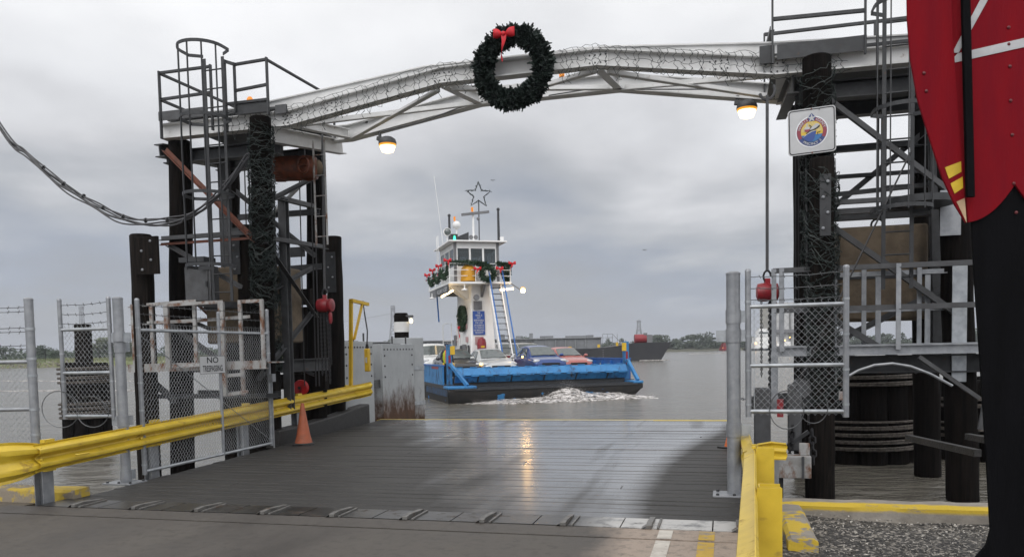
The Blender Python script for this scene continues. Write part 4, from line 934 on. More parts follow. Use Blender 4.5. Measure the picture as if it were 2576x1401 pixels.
def barbed(p0, p1, seed, sag=.015):
    mb = MB(); rnd = random.Random(seed); p0, p1 = Vector(p0), Vector(p1); n = 18; pts = []
    for i in range(n+1):
        t = i/n; pts.append(p0.lerp(p1, t)-ZX*(sag*math.sin(math.pi*t))+Vector((0, 0, rnd.uniform(-.004, .004))))
    mb.tube(pts, .004, 4)
    L = (p1-p0).length; k = max(3, int(L/.12)); d = (p1-p0).normalized(); x = d.cross(ZX)
    for i in range(1, k):
        t = i/k; c = p0.lerp(p1, t)-ZX*(sag*math.sin(math.pi*t))
        mb.bar(c-ZX*.02+d*.01, c+ZX*.02-d*.01, .005, .005); mb.bar(c-x*.02, c+x*.02, .005, .005)
    return mb
def pipe(p0, p1, r): return MB().cyl(p0, p1, r, n=14)
def capped(p0, z, r):
    p = Vector(p0); return MB().lathe(p, [(r, 0), (r, z-.02), (r*1.06, z-.02), (r*1.06, z-.003), (r*.7, z+.012), (r*.1, z+.016)], 16)
def big_post(a, b, label, lean=0, r=.062, h=2.36):
    t = thing('gate_post', label, 'post', D(a, b, 0)); part('post', capped(D(a, b, 0), h, r), m_galv, t)
    part('base_plate', MB().dbox(a-.22, a+.2, b-.17, b+.15, .0, .02), m_galv, t, bevel=.003); bt = MB()
    for i, j in ((-1, -1), (0, -1), (1, -1), (-1, 1), (1, 1)): bt.lathe(D(a+i*.17, b-.01+j*.12, .02), [(.018, 0), (.018, .014), (.01, .02)], 8)
    each('bolt', bt, m_dgrey, t)
    return t
def clamp(root, a, b, z, r, toward):
    c = part('hinge_clamp', MB().lathe(D(a, b, z-.07), [(r+.001, 0), (r+.008, 0), (r+.008, .14), (r+.001, .14)], 16), m_galv, root)
    for s in toward: part('hinge_lug', MB().box(D(a, b, z)+s*(r+.05), (.11, .02, .12), (s, ZX.cross(s), ZX)), m_galvl, c)
Lg = big_post(-8.66, -3.56, 'thick galvanised gate post on the left edge of the planked ramp')
clamp(Lg, -8.66, -3.56, 1.86, .062, [AX, -AX]); clamp(Lg, -8.66, -3.56, 1.74, .062, [BX]); clamp(Lg, -8.66, -3.56, .80, .062, [BX, -AX]); clamp(Lg, -8.66, -3.56, .10, .062, [BX])
Rg = big_post(-1.15, -3.30, 'thick galvanised gate post on the right edge of the planked ramp', r=.072)
clamp(Rg, -1.15, -3.30, 1.90, .072, [AX]); clamp(Rg, -1.15, -3.30, 1.70, .072, [AX, -AX]); clamp(Rg, -1.15, -3.30, .70, .072, [AX])
def panel_parts(root, p, q, z0, z1, zt, rails, seed, rp=.03, rr=.022, mid=None):
    p, q = Vector(p), Vector(q); ux = (q-p).normalized(); L = (q-p).length
    for c in (p, q): part('upright', capped(c+ZX*(z0-.02), zt-z0+.02, rp), m_galv, root)
    if mid: part('upright', capped(p.lerp(q, mid)+ZX*z0, z1-z0+.28, .024), m_galv, root)
    for z in rails: part('rail', pipe(p+ZX*z, q+ZX*z, rr), m_galvl, root)
    part('wire_mesh', chainlink(p+ux*.03+ZX*z0, ux, ZX, L-.06, z1-z0+.02, seed=seed), m_mesh, root, smooth=0)
    bwp = part('barbed_wire', barbed(p+ZX*(zt-.07), q+ZX*(zt-.05), seed+1), m_barb, root, smooth=0)
    for k, z in enumerate((zt-.19, zt-.31)): part('barbed_wire', barbed(p+ZX*z, q+ZX*(z+.01), seed+2+k), m_barb, root, smooth=0)
    tb = MB()
    for c, s in ((p, ux), (q, -ux)):
        for z in [z0+.1+k*.36 for k in range(int((z1-z0)/.36)+1)]: tb.lathe(c+ZX*z, [(rp+.001, 0), (rp+.004, 0), (rp+.004, .022), (rp+.001, .022)], 12)
    each('tension_band', tb, m_galvl, root)
gl = thing('chain_link_gate', 'chain link gate swung open along the left edge of the ramp, with a notice', 'gate', D(-8.62, -3.2, 0))
panel_parts(gl, D(-8.64, -3.24, 0), D(-8.72, -.06, 0), .08, 1.98, 2.36, (.10, 1.96), 31, mid=.56)
part('latch', MB().dbox(-8.70, -8.62, -.12, -.02, 1.15, 1.28), m_galv, gl)
part('drop_rod', pipe(D(-8.68, -.05, .02), D(-8.68, -.05, 1.2), .012), m_galv, gl); part('truss_rod', pipe(D(-8.66, -3.2, 1.9), D(-8.70, -.1, .15), .006), m_galv, gl)
fl = thing('fence_panel', 'narrow chain link wing panel left of the left gate post, over the water', 'fence', D(-9.1, -3.56, .8))
panel_parts(fl, D(-9.56, -3.56, 0), D(-8.80, -3.56, 0), .84, 2.0, 2.37, (.86, 1.42, 1.98), 41, rp=.027)
rz_ = MB(); rnd = random.Random(8)
for c0, rr in ((D(-9.62, -3.6, .95), .24), (D(-9.1, -3.62, .92), .20)):
    rz_.tube([c0+AX*rr*1.2*math.cos(k*.3)+ZX*rr*math.sin(k*.3)+BX*.02*k*.1 for k in range(24)], .006, 4)
part('razor_coil', rz_, m_barb, fl, smooth=0)
gr_ = thing('chain_link_gate', 'chain link gate swung open along the right edge of the ramp, seen edge on', 'gate', D(-1.16, -3.1, 0))
panel_parts(gr_, D(-1.19, -3.12, 0), D(-1.13, -.1, 0), .08, 1.9, 2.30, (.10, 1.88), 51)
fr_ = thing('fence_panel', 'chain link wing panel right of the right gate post, over the water', 'fence', D(-.5, -3.3, .8))
panel_parts(fr_, D(-1.0, -3.30, 0), D(-.04, -3.30, 0), .86, 2.0, 2.38, (.90, 1.38, 2.0), 61, rp=.03)
part('tension_bar', MB().bar(D(-.94, -3.3, .88), D(-.94, -3.3, 2.02), .02, .006, AX), m_galvl, fr_)
rz_ = MB(); c0 = D(-.62, -3.36, .92); rz_.tube([c0+AX*.17*math.cos(k*.32)+ZX*.20*math.sin(k*.32) for k in range(22)], .005, 4); c0 = D(-.36, -3.36, .95); rz_.tube([c0+AX*.14*math.cos(k*.32)+ZX*.17*math.sin(k*.32) for k in range(12, 24)], .005, 4); part('razor_coil', rz_, m_barb, fr_, smooth=0)
gtc = MB(); chain(gtc, D(-1.09, -3.2, 1.03), D(-1.0, -3.25, 1.02), .035, .005); solo('gate_chain', gtc, m_galv, 'short chain locking the right gate to its post', 'chain', D(-1.05, -3.22, 1.0), smooth=0)
# left boundary fence
fx = thing('chain_link_fence', 'chain link boundary fence with double barbed wire at the left border', 'fence', D(-9.05, -4.5, 0))
lp0 = D(-9.16, -4.42, 0)
part('post', capped(lp0-ZX*.1, 2.42, .05), m_galv, fx)
ux = (Vector((-1, -.02, 0))).normalized()
for z in (2.22, 2.17, 1.98, 1.93, 1.77, 1.73): part('barbed_wire', barbed(lp0+ZX*z, lp0+ux*3+ZX*(z+.02), int(z*100)), m_barb, fx, smooth=0)
for z in (1.58, 1.02): part('rail', pipe(lp0+ZX*z, lp0+ux*3+ZX*z, .025), m_galv, fx)
part('wire_mesh', chainlink(lp0+ux*.05+ZX*.02, ux, ZX, 2.9, 1.68, seed=71), m_mesh, fx, smooth=0)
part('post', capped(lp0+ux*3-ZX*.1, 2.42, .04), m_galv, fx)
tb = MB()
for z in (.3, .7, 1.0, 1.4, 1.6, 1.95): tb.lathe(lp0+ZX*z, [(.051, 0), (.056, 0), (.056, .03), (.051, .03)], 14)
each('tension_band', tb, m_galvl, fx)
# no trespassing notice
nsc = (onA(502, 895, -8.62)+onA(566, 938, -8.62))*.5
t = thing('warning_notice', 'white no trespassing notice wired to the open left gate', 'sign', nsc-ZX*.12)
wN = (onA(566, 915, -8.62)-onA(502, 918, -8.62)).length; hN = .265
P2 = Plate(nsc, BX, ZX, AX)
part('board', P2.sheet(MB(), rrect(wN, hN, .01), 0, .003), m_sign, t, smooth=0)
part('border', P2.ring(MB(), rrect(wN, hN, .01), rrect(wN-.012, hN-.012, .008), .0035, .001), m_ink, t, smooth=0)
le = MB(); P2.text(le, 'NO', .125, 0, .065, .0045, 1.45, bold=.018); P2.text(le, 'TRESPASSING', .125, 0, -.06, .0045, (wN-.05)/(.125*7.05), bold=.018); part('lettering', le, m_ink, t, smooth=0)
# ================================================================ GUARD RAILS
WP = [(0, -.156), (.0, -.150), (-.012, -.135), (.078, -.095), (.082, -.075), (.078, -.055), (.005, -.012), (.0, 0), (.005, .012), (.078, .055), (.082, .075), (.078, .095), (-.012, .135), (0, .150), (0, .156)]
def wbeam(pts, side, th=.006, scale=None):           # pts along the rail at mid height, side = direction the corrugation faces
    mb = MB(); n = len(WP); rings = []
    for i, p in enumerate(pts):
        s = side[i] if isinstance(side, list) else side; k = scale[i] if scale else (1, 1)
        out = [p+s*(x*k[0])+ZX*(y*k[1]) for x, y in WP]; inn = [p+s*(x*k[0]-th)+ZX*(y*k[1]) for x, y in reversed(WP)]
        rings.append(out+inn)
    return mb.loft(rings)
rl = thing('guard_rail', 'long yellow corrugated guard rail along the left edge of the ramp', 'guard rail', D(-8.7, -.5, .2))
segs = [-5.0, -3.3, -1.6, .4, 2.2, 4.02]
def rz(b): return .53+.026*max(0, b+4.9)*.9
def ra(b): return ledge(b)-.10
for i in range(len(segs)-1):
    b0, b1 = segs[i], segs[i+1]; o_ = .0035*(i % 2)
    part('rail', wbeam([D(ra(b)+o_, b, rz(b)) for b in [b0-.1, (b0+b1)/2, b1+.02]], AX), m_yel, rl, smooth=28)
bts = MB()
for b in segs[:-1]:
    for z in (-.1, -.02, .1): bts.lathe(D(ra(b)+.02, b-.05, rz(b)+z), [(.018, 0), (.018, .03), (.01, .036)], 8, AX)
each('splice_bolt', bts, m_yel, rl)
for b, zb, w in ((-4.86, -.05, .15), (-2.95, -1.8, .15), (-.55, -1.8, .16), (1.4, -1.5, .13), (3.7, -1.2, .13)):
    pst = part('rail_post', MB().ibeam(D(ra(b)-.12, b, zb), D(ra(b)-.12, b, rz(b)+.05), w, .12, .01, AX), m_galv, rl)
    part('block', MB().dbox(ra(b)-.075, ra(b)-.012, b-.07, b+.07, rz(b)-.17, rz(b)+.185), m_yel, pst)
fl_ = MB(); pts = []; sc_ = []
for i in range(7):
    t_ = i/6; b = -5.02-t_*.62; pts.append(D(ra(-5.0)-.02-.24*t_**2, b, rz(-5.0)-.03*t_)); sc_.append((1.05-.75*t_, 1.02+.42*math.sin(t_*2.2)*1.0))
part('flared_end', wbeam(pts, AX, scale=sc_), m_yel, rl, smooth=28)
pts = [D(ra(4.02)+.01, 4.0, rz(4.0)), D(ra(4.02)+.10, 4.22, rz(4.0)+.02), D(ra(4.02)+.24, 4.42, rz(4.0)+.06)]
part('turned_end', wbeam(pts, [AX, (AX*.85-BX*.5).normalized(), (AX*.7-BX*.7).normalized()]), m_yel, rl, smooth=28)
part('handle', MB().tube([D(ra(-4.8)+.1, -4.62, rz(-4.8)-.02), D(ra(-4.8)+.13, -4.6, rz(-4.8)-.02), D(ra(-4.8)+.13, -4.45, rz(-4.8)-.02), D(ra(-4.8)+.1, -4.43, rz(-4.8)-.02)], .012, 6), m_yel, rl)
# right rail, nearly end on
rr_ = thing('guard_rail', 'yellow guard rail running towards the viewer at the right edge of the approach', 'guard rail', D(-1.0, -6, -.1))
rpa = -1.0
def rq(b): return -1.0+(b+4.9)*.033
part('rail', wbeam([D(rq(b), b, .56) for b in (-9.2, -7, -4.95)], -AX), m_yel, rr_, smooth=28)
part('rail', wbeam([D(rq(b)-.004, b, .56) for b in (-5.06, -4.82)], -AX), m_yel, rr_, smooth=28)
bts = MB()
for b in (-5.02, -4.88): 
    for z in (.06, .16): bts.lathe(D(rq(b), b, .56+z), [(.02, 0), (.02, .02)], 8, ZX)
each('splice_bolt', bts, m_yel, rr_)
for b in (-5.05, -6.95):
    pst = part('rail_post', MB().channel(D(rq(b)+.09, b, -.6), D(rq(b)+.09, b, .735), .13, .12, .008, BX), m_yel, rr_)
    part('block', MB().dbox(rq(b)+.012, rq(b)+.155, b-.16, b-.152, .12 if b > -6 else -.15, .745), m_yel, pst)
pts = [D(rpa, -4.85, .58), D(rpa, -4.62, .60), D(rpa+.05, -4.45, .61), D(rpa+.17, -4.36, .62), D(rpa+.30, -4.42, .62)]
part('curled_end', wbeam(pts, [-AX, -AX, (-AX+BX*.7).normalized(), (BX-AX*.2).normalized(), (BX+AX*.6).normalized()], scale=[(.8, .8), (.6, .62), (.4, .55), (.3, .55), (.25, .5)]), m_yel, rr_, smooth=28)
part('rail', wbeam([D(rpa, b, .50) for b in (-4.3, -3.6, -2.9)], -AX), m_yel, rr_, smooth=28)
part('flared_plate', MB().prism([D(rpa+.15, -4.2, 0)+ZX*z+AX*x for x, z in [(-.18, .12), (.02, .02), (.08, .05), (.10, .12), (.10, .50), (.07, .57), (0, .60), (-.18, .6)]], BX*.008), m_galv, rr_)
# cones
def cone(a, b, h, label, m, rz0):
    c = D(a, b, 0); t = thing('traffic_cone', label, 'cone', c)
    part('cone', MB().lathe(c+ZX*.03, [(.155, 0), (.15, .02), (.118, .14), (.030, h-.05), (.026, h-.035), (.012, h-.035)], 24), m, t)
    part('base', MB().box(c+ZX*.016, (.38, .38, .032), (Vector((math.cos(rz0), math.sin(rz0), 0)), Vector((-math.sin(rz0), math.cos(rz0), 0)), ZX)), m_rubber, t, bevel=.012)
cone(-8.50, .62, .74, 'faded orange traffic cone standing on the ramp in front of the black timber baulk', m_cone, .2)
cone(-1.10, .75, .72, 'bright orange traffic cone half hidden behind the right gate post', m_cone2, .5)
# ================================================================ CATWALKS
cw = thing('catwalk', 'rusty white railed catwalk in front of the left tower behind the open gate', 'catwalk', D(-9.8, -.6, .9))
part('walkway', MB().channel(D(-11.05, -.62, 1.42), D(-8.4, -.62, 1.45), .07, .14).dbox(-11.05, -8.4, -.58, -.1, 1.47, 1.49), m_wrust, cw)
def wf(name, pts, w=.05, m=None): part(name, MB().angle(D(*pts[0]), D(*pts[1]), w), m or m_wrust, cw)
for a, z0, z1 in ((-10.93, 1.4, 2.5), (-10.56, 1.4, 2.5), (-9.72, 1.45, 2.5), (-8.86, 1.15, 2.5), (-8.46, 1.45, 2.5)): wf('rail_post', ((a, -.62, z0), (a, -.62, z1)))
for p, q in (((-11.0, -.62, 2.48), (-9.7, -.62, 2.52)), ((-11.0, -.62, 2.18), (-9.7, -.62, 2.2)), ((-10.2, -.3, 2.2), (-8.9, -.3, 2.25)), ((-8.87, -.62, 2.48), (-8.45, -.62, 2.48)), ((-10.16, -.75, 2.46), (-9.1, -.75, 2.48)), ((-10.16, -.75, 1.45), (-9.1, -.75, 1.48))): wf('rail', (p, q))
wf('rail_post', ((-10.16, -.75, 1.4), (-10.16, -.75, 2.46)), .07); wf('rail_post', ((-9.12, -.75, .95), (-9.12, -.75, 2.48)), .08); wf('brace', ((-10.6, -.3, 2.25), (-9.3, -.3, 1.4)), .07, m_lead)
wf('hanger', ((-8.80, -.7, .95), (-8.80, -.7, 1.4)), .05); wf('hanger', ((-9.12, -.75, .97), (-8.7, -.75, 1.02)), .05); wf('hanger', ((-9.12, -.75, 1.28), (-8.75, -.75, 1.3)), .05)
wf('low_rail', ((-10.9, -.2, .92), (-8.5, -.2, .92)), .07, m_dgrey); wf('brace', ((-10.85, -.4, 1.25), (-10.35, -.4, .85)), .08, m_dgrey)
cr = thing('catwalk', 'grey railed catwalk across the front of the right tower', 'catwalk', D(.6, -.6, 1.4))
part('walkway', MB().channel(D(-.62, -.62, 1.50), D(2.6, -.62, 1.50), .06, .13, side=-1).dbox(-.6, 2.6, -.55, .0, 1.555, 1.575), m_galv, cr)
part('bearer', MB().ibeam(D(-.2, -.25, 1.30), D(2.4, -.2, 1.30), .18, .24), m_dgrey, cr)
for a in (-.60, -.50, .95, .62, 1.32, 2.5): part('rail_post', MB().angle(D(a, -.62 if a not in (.62, 1.32) else -.05, 1.5), D(a, -.62 if a not in (.62, 1.32) else -.05, 2.62), .06), m_galv, cr)
for z in (2.60, 2.06): part('rail', MB().angle(D(-.6, -.62, z), D(2.6, -.62, z), .065), m_lead, cr)
for z in (2.55,): part('rail', MB().angle(D(.3, -.05, z), D(1.7, -.05, z), .06), m_galv, cr)
part('rail', MB().angle(D(.1, .0, 2.05), D(1.9, .0, 2.05), .05), m_galv, cr)
for a, z1 in ((.80, 2.5), (1.42, 2.5)): part('rail_post', MB().angle(D(a, -.05, 1.55), D(a, -.05, z1), .07), m_galv, cr)
part('drop_post', MB().angle(D(-.60, -.62, .72), D(-.60, -.62, 1.5), .09), m_galv, cr)
for a, z0, z1 in ((1.78, 1.05, 2.65), (.14, 1.05, 2.6)): part('steel_strap', MB().dbox(a-.09, a+.09, -.50 if a < 1 else -.26, -.48 if a < 1 else -.24, z0, z1), m_galvl if a > 1 else m_galv, cr, bevel=.004)
part('arch_pipe', MB().tube([onB(u, v, -.75) for u, v in ((2126, 950), (2160, 931), (2200, 918), (2245, 914), (2290, 921), (2340, 940), (2396, 970))], .018, 8), m_galv, cr)
part('diagonal', MB().bar(D(1.2, -.7, 1.4), D(1.9, -.7, .86), .08, .05), m_lead, cr); part('diagonal', MB().bar(D(2.1, -.6, 1.45), D(1.95, -.6, .45), .07, .03), m_lead, cr)
part('stay_cable', MB().cyl(D(1.05, -.9, 4.0), D(-.35, -1.0, 1.0), .012, n=5), m_black, cr); part('box', MB().dbox(.22, .31, -.8, -.72, .85, .96), m_wrust, cr)
# ================================================================ GUIDE WALL, DOLPHINS, MARKER PILE
def panel(b0, b1, z1, label, seed, m):
    t = thing('guide_wall', label, 'fender', D(-9.7, (b0+b1)/2, WATER), group='steel fender panels at the ramp end')
    mb = MB(); mb.dbox(-9.64, -9.60, b0, b1, -1.2, z1); mb.dbox(-9.95, -9.64, b0, b0+.03, -1.2, z1); mb.dbox(-9.95, -9.64, b1-.03, b1, -1.2, z1)
    part('plate', mb, m, t, bevel=.012)
    bt = MB(); n = 10
    for k in range(n): bt.lathe(D(-9.60, b0+.12+(b1-b0-.24)*k/(n-1), z1-.14), [(.022, 0), (.022, .012), (.012, .02)], 8, AX)
    for z in (z1-.30, z1-.56, z1-.84):
        for b in (b0+.14, b1-.14): bt.lathe(D(-9.60, b, z), [(.026, 0), (.026, .012), (.014, .022)], 8, AX)
    each('rivet', bt, m_lead, t)
    part('timber_backing', MB().dbox(-10.3, -9.96, b0+.06, b1-.06, -1.2, z1+.02), m_pile, t)
    for b in (b0+(b1-b0)*.42, b1-.3): part('eye', MB().dbox(-9.72, -9.69, b-.02, b+.02, z1, z1+.2), m_lead, t)
def rusty_panel_mat(name, zr, amt):
    m = mat(name, (.36, .375, .385), (.31, .325, .335), .5, scale=2); nt = m.node_tree; b = nt.nodes['Principled BSDF']
    tc = nd(nt, 'ShaderNodeTexCoord').outputs['Object']; s = nd(nt, 'ShaderNodeSeparateXYZ', ins={0: tc})
    n = nd(nt, 'ShaderNodeTexNoise', ins={'Vector': nd(nt, 'ShaderNodeMapping', ins={0: tc, 3: (1.6, 1.6, .9)}).outputs[0], 'Scale': 2.2, 'Detail': 10., 'Roughness': .72}).outputs[0]
    f = math_(nt, 'ADD', math_(nt, 'MULTIPLY', math_(nt, 'SUBTRACT', zr, s.outputs[2]), amt), math_(nt, 'MULTIPLY', math_(nt, 'SUBTRACT', n, .5), 2.4))
    f = ramp(nt, f, [(.20, 0.), (.95, 1.)]); old = b.inputs['Base Color'].links[0].from_socket
    rc = mixc(nt, ramp(nt, n, [(.35, 0.), (.65, 1.)]), (.10, .042, .016), (.045, .024, .014))
    nt.links.new(mixc(nt, f, old, rc), b.inputs['Base Color']); nt.links.new(ramp(nt, f, [(0, .5), (1, .85)]), b.inputs['Roughness']); return m
m_panA = rusty_panel_mat('grey fender paint', .62, 1.2); m_panB = rusty_panel_mat('rust scraped fender paint', 1.62, 1.0)
panel(4.42, 6.02, 1.88, 'clean grey riveted fender panel beside the yellow gallows post', 1, m_panA)
panel(6.55, 8.66, 1.82, 'rust scraped grey riveted fender panel at the slip mouth', 2, m_panB)
t = thing('tie_plate', 'grey tie plate joining the two fender panels', 'bracket', D(-9.66, 6.28, .75)); part('plate', MB().dbox(-9.70, -9.67, 6.03, 6.54, .72, .92), m_lead, t); part('bolt', MB().lathe(D(-9.67, 6.12, .82), [(.04, 0), (.04, .02)], 10, AX), m_black, t)
t = thing('steel_pile', 'smooth grey steel pile with rusty flank at the end of the fender wall', 'pile', D(-9.9, 9.15, WATER))
part('tube', MB().lathe(D(-9.95, 9.05, -2), [(.46, 0), (.46, 3.99), (.40, 4.0)], 32), rusty_panel_mat('rust scraped pile paint', 1.25, .9), t)
for z in (1.10, .12): part('band', MB().lathe(D(-9.95, 9.05, z), [(.461, 0), (.475, 0), (.475, .10), (.461, .10)], 32), m_galvl, t)
# black and white marker pile with its lit lamp
mp = onY(1011, 860, 26.)
t = thing('marker_pile', 'black marker pile with broad white band behind the fender panels', 'pile', (mp.x, mp.y, WATER))
part('shaft', MB().lathe((mp.x, mp.y, -2), [(.235, 0), (.235, 4.78), (.20, 4.87)], 24), m_pile, t); part('band', MB().lathe((mp.x, mp.y, 2.25), [(.237, 0), (.25, 0), (.25, .33), (.237, .33)], 24), m_white, t)
lc = onY(1034, 807, 25.9)
t = thing('pile_lamp', 'small lit lamp bracketed on the black and white marker pile', 'lamp', lc-ZX*.1); part('hood', MB().box(lc+ZX*.15+Vector((-.04, 0, 0)), (.24, .16, .07)), m_lead, t, bevel=.02); part('bulb', MB().ball(lc, .06, 12, (1, 1, 1.4)), m_lampglass, t)
t = thing('fender_pile', 'thin dark pile sticking up behind the clean fender panel', 'pile', D(-9.95, 4.75, WATER), group='short fender piles'); part('shaft', pile_mb(D(-9.98, 4.55, -2), D(-9.98, 4.55, 2.32), .08, .075, 33), m_pile2, t)
def dolphin(c, r, ztop, bands, label, seed, mast=None, n=9):
    t = thing('mooring_dolphin', label, 'dolphin', (c.x, c.y, WATER)); rnd = random.Random(seed)
    for k in range(n):
        a = 2*math.pi*k/n; q = Vector((c.x+math.cos(a)*r*.72, c.y+math.sin(a)*r*.72, 0)); q2 = Vector((c.x+math.cos(a)*r*.66, c.y+math.sin(a)*r*.66, 0))
        part('pile', pile_mb(q-ZX*2, q2+ZX*(ztop-rnd.uniform(0, .12)), r*.30, r*.27, seed+k, 12), m_pile, t)
    if mast: part('king_pile', pile_mb(Vector((c.x, c.y, -2)), Vector((c.x, c.y, mast)), r*.42, r*.34, seed+40), m_pile2, t)
    for z0, z1 in bands:
        rp = MB(); z = z0; pts = []; k = 0
        while z < z1:
            pts.append(Vector((c.x+math.cos(k*.26)*(r*1.02+rnd.uniform(0, .02)), c.y+math.sin(k*.26)*(r*1.02+rnd.uniform(0, .02)), z+.02*math.sin(k*.13)))); k += 1; z += .062/24
        rp.tube(pts, .022, 5); part('rope_wrap', rp, m_rope, t)
    return t
dc = onY(212, 900, 22.5)
dolphin(dc, .66, 1.50, [(.88, 1.42), (-.10, .42)], 'rope bound pile cluster with a tall centre pile, in the water at the left', 50, 2.55)
dc2 = D(1.25, 4.2, 0)
dolphin(dc2, 1.0, 1.35, [(.78, 1.28), (-.38, .18)], 'dark rope bound pile cluster standing under the right tower', 70, None, 11)
dc3 = D(3.3, 4.5, 0); dolphin(dc3, .7, .9, [(.35, .6), (-.2, .1)], 'smaller rope bound pile cluster beyond the far right pile', 90, None, 8)
# ================================================================ SOLDIER FIGURE (a plywood cut-out on the gravel)
m_sred = mat('painted plywood red', (.19, .005, .010), (.155, .005, .011), .7, scale=2.2, stretch=(3, 1, .5), spec=.06, bump=.25, bscale=26, dirt=((.24, .03, .035), 3., .66, .74, (1, 1, .6))); m_sblk = mat('painted plywood black', (.005, .005, .006), (.0035, .0035, .004), .7, spec=.04, scale=2.2, stretch=(3, 1, .5), bump=.25, bscale=26, dirt=((.016, .016, .017), 3., .62, .74, (1, 1, .5))); m_swht = mat('painted plywood white', (.48, .48, .49), None, .5); m_syel = mat('painted plywood yellow', (.62, .42, .015), None, .5); m_sskin = mat('painted plywood tan', (.50, .34, .20), None, .5); m_bolt = mat('painted bolt', (.12, .012, .014), None, .4)
SY = 5.62
def sp_(u, v, d=0.): return onY(u, v, SY-d)
s0 = sp_(2545, 1401); t = thing('toy_soldier', 'giant plywood toy soldier in red coat and black boots at the right border', 'cut-out figure', (s0.x+.0, SY, -.12))
def cut(name, pts, d, th, m, parent=t, bev=.003):
    poly = [sp_(u, v, 0) for u, v in pts]; poly = [p-Vector((0, d+th, 0)) for p in poly]
    return part(name, MB().prism(poly, (0, th, 0)), m, parent, smooth=20, bevel=bev)
CXu = 2545
def mir(pts): return pts+[(2*CXu-u, v) for u, v in reversed(pts)]
legL = [(2545, 470), (2500, 480), (2440, 548), (2448, 700), (2462, 900), (2478, 1150), (2488, 1330), (2478, 1368), (2452, 1398), (2444, 1470), (2546, 1470), (2546, 1100), (2546, 800)]
cut('trouser_leg', legL, 0, .018, m_sblk); cut('trouser_leg', [(2*CXu-u, v) for u, v in reversed(legL)], 0, .018, m_sblk)
coat = [(2545, -460), (2500, -450), (2420, -420), (2380, -300), (2378, -60), (2392, 200), (2410, 380), (2428, 562)]
scal = [(2428+117*k/10, 562-8*math.sin(k/10*2)-88*(k/10)**2.2) for k in range(1, 11)]
cut('coat', mir(coat+scal), .022, .018, m_sred)
arm = [(2300, -330), (2276, -200), (2270, -60), (2272, 60), (2280, 160), (2298, 260), (2326, 350), (2358, 450), (2390, 520), (2418, 565), (2416, 540), (2413, 480), (2410, 420), (2396, 250), (2385, 100), (2380, -60), (2378, -250), (2350, -340)]
for flip in (False, True):
    fx_ = (lambda L: [(2*CXu-u, v) for u, v in L][::-1]) if flip else (lambda L: L)
    ar = cut('arm', fx_(arm), .045, .018, m_sred)
    cut('cuff_stripe', fx_([(2364, 427), (2404, 412), (2405, 438), (2374, 455)]), .0645, .003, m_syel, ar, 0); cut('cuff_stripe', fx_([(2378, 467), (2408, 450), (2409, 478), (2388, 492)]), .0645, .003, m_syel, ar, 0)
    cut('hand', fx_([(2393, 512), (2413, 503), (2418, 564)]), .0645, .003, m_sskin, ar, 0)
cut('batten', [(2391, -300), (2411, -300), (2430, 503), (2411, 503)], .082, .03, m_sblk); cut('batten', [(2*CXu-2391, -300), (2*CXu-2411, -300), (2*CXu-2430, 503), (2*CXu-2411, 503)][::-1], .082, .03, m_sblk)
cut('cross_belt', [(2389, 153), (2388, 165), (2690, 98), (2690, 74), (2400, 141)], .042, .003, m_swht, t, 0)
cut('cross_belt', [(2386, 140), (2402, 140), (2590, -200), (2565, -200)], .0455, .003, m_swht, t, 0)
cut('head', [(2545+62*math.cos(k*.3142), -540+85*math.sin(k*.3142)) for k in range(20)], .0, .018, m_sskin); cut('shako', [(2470, -600), (2620, -600), (2635, -860), (2455, -860)], .02, .018, m_sblk)
cut('chin_strap', [(2484, -560), (2606, -560), (2606, -548), (2484, -548)], .02, .003, m_syel, t, 0)
bl = MB()
for u, v in ((2537, 70), (2537, 112), (2540, 168), (2542, 254), (2546, 340), (2550, 462), (2428, 150), (2324, 185), (2330, 230), (2556, 535)): bl.lathe(sp_(u, v, .041 if u > 2420 else .064), [(.012, 0), (.011, .006), (.005, .01)], 8, (0, -1, 0))
each('bolt', bl, m_bolt, t)
part('back_frame', MB().box(sp_(2545, 600)+Vector((0, .06, 0)), (.09, .09, 5.5)).box(Vector((s0.x-.25, SY+.5, .8)), (.05, 1.0, .05)).box(Vector((s0.x+.25, SY+.5, .8)), (.05, 1.0, .05)), m_timber, t)
# ================================================================ FERRY
FY = R(16); FR, FK = Vector((math.cos(FY), math.sin(FY), 0)), Vector((-math.sin(FY), math.cos(FY), 0))
FO = Vector((1.295, 35.45, 0))
def FF(x, y, z=0.): return FO+FR*x+FK*y+ZX*z
class FM(MB):
    def fbox(s, x0, x1, y0, y1, z0, z1): return s.box(FF((x0+x1)/2, (y0+y1)/2, (z0+z1)/2), (x1-x0, y1-y0, z1-z0), (FR, FK, ZX))
DK = .15
m_fblue = mat('ferry blue paint', (.034, .20, .44), (.024, .145, .34), .5, scale=1.4, dirt=((.03, .04, .06), 2.2, .54, .70, (1.6, 1.6, .7)))
m_fblue2 = mat('ferry rail blue paint', (.02, .13, .42), (.015, .10, .34), .45, scale=2)
m_hull = mat('black hull with paint scraped to blue', (.007, .007, .007), (.016, .013, .011), .7, scale=2.5, dirt=((.01, .15, .42), .9, .665, .675, (1, 1, 1.6)))
m_hullb = mat('dirty hull blue', (.012, .05, .12), (.014, .016, .02), .6, scale=1.6)
m_fwhite = mat('ferry white paint', (.80, .80, .79), (.72, .72, .71), .45, scale=1.5, dirt=((.30, .22, .14), 3, .70, .80, (1, 1, .3)))
m_fgrey = mat('ferry grey trim', (.17, .17, .175), (.13, .13, .135), .5)
m_fdark = mat('ferry dark steel', (.03, .032, .036), None, .5)
m_glass = bpy.data.materials.new('window glass'); m_glass.use_nodes = True
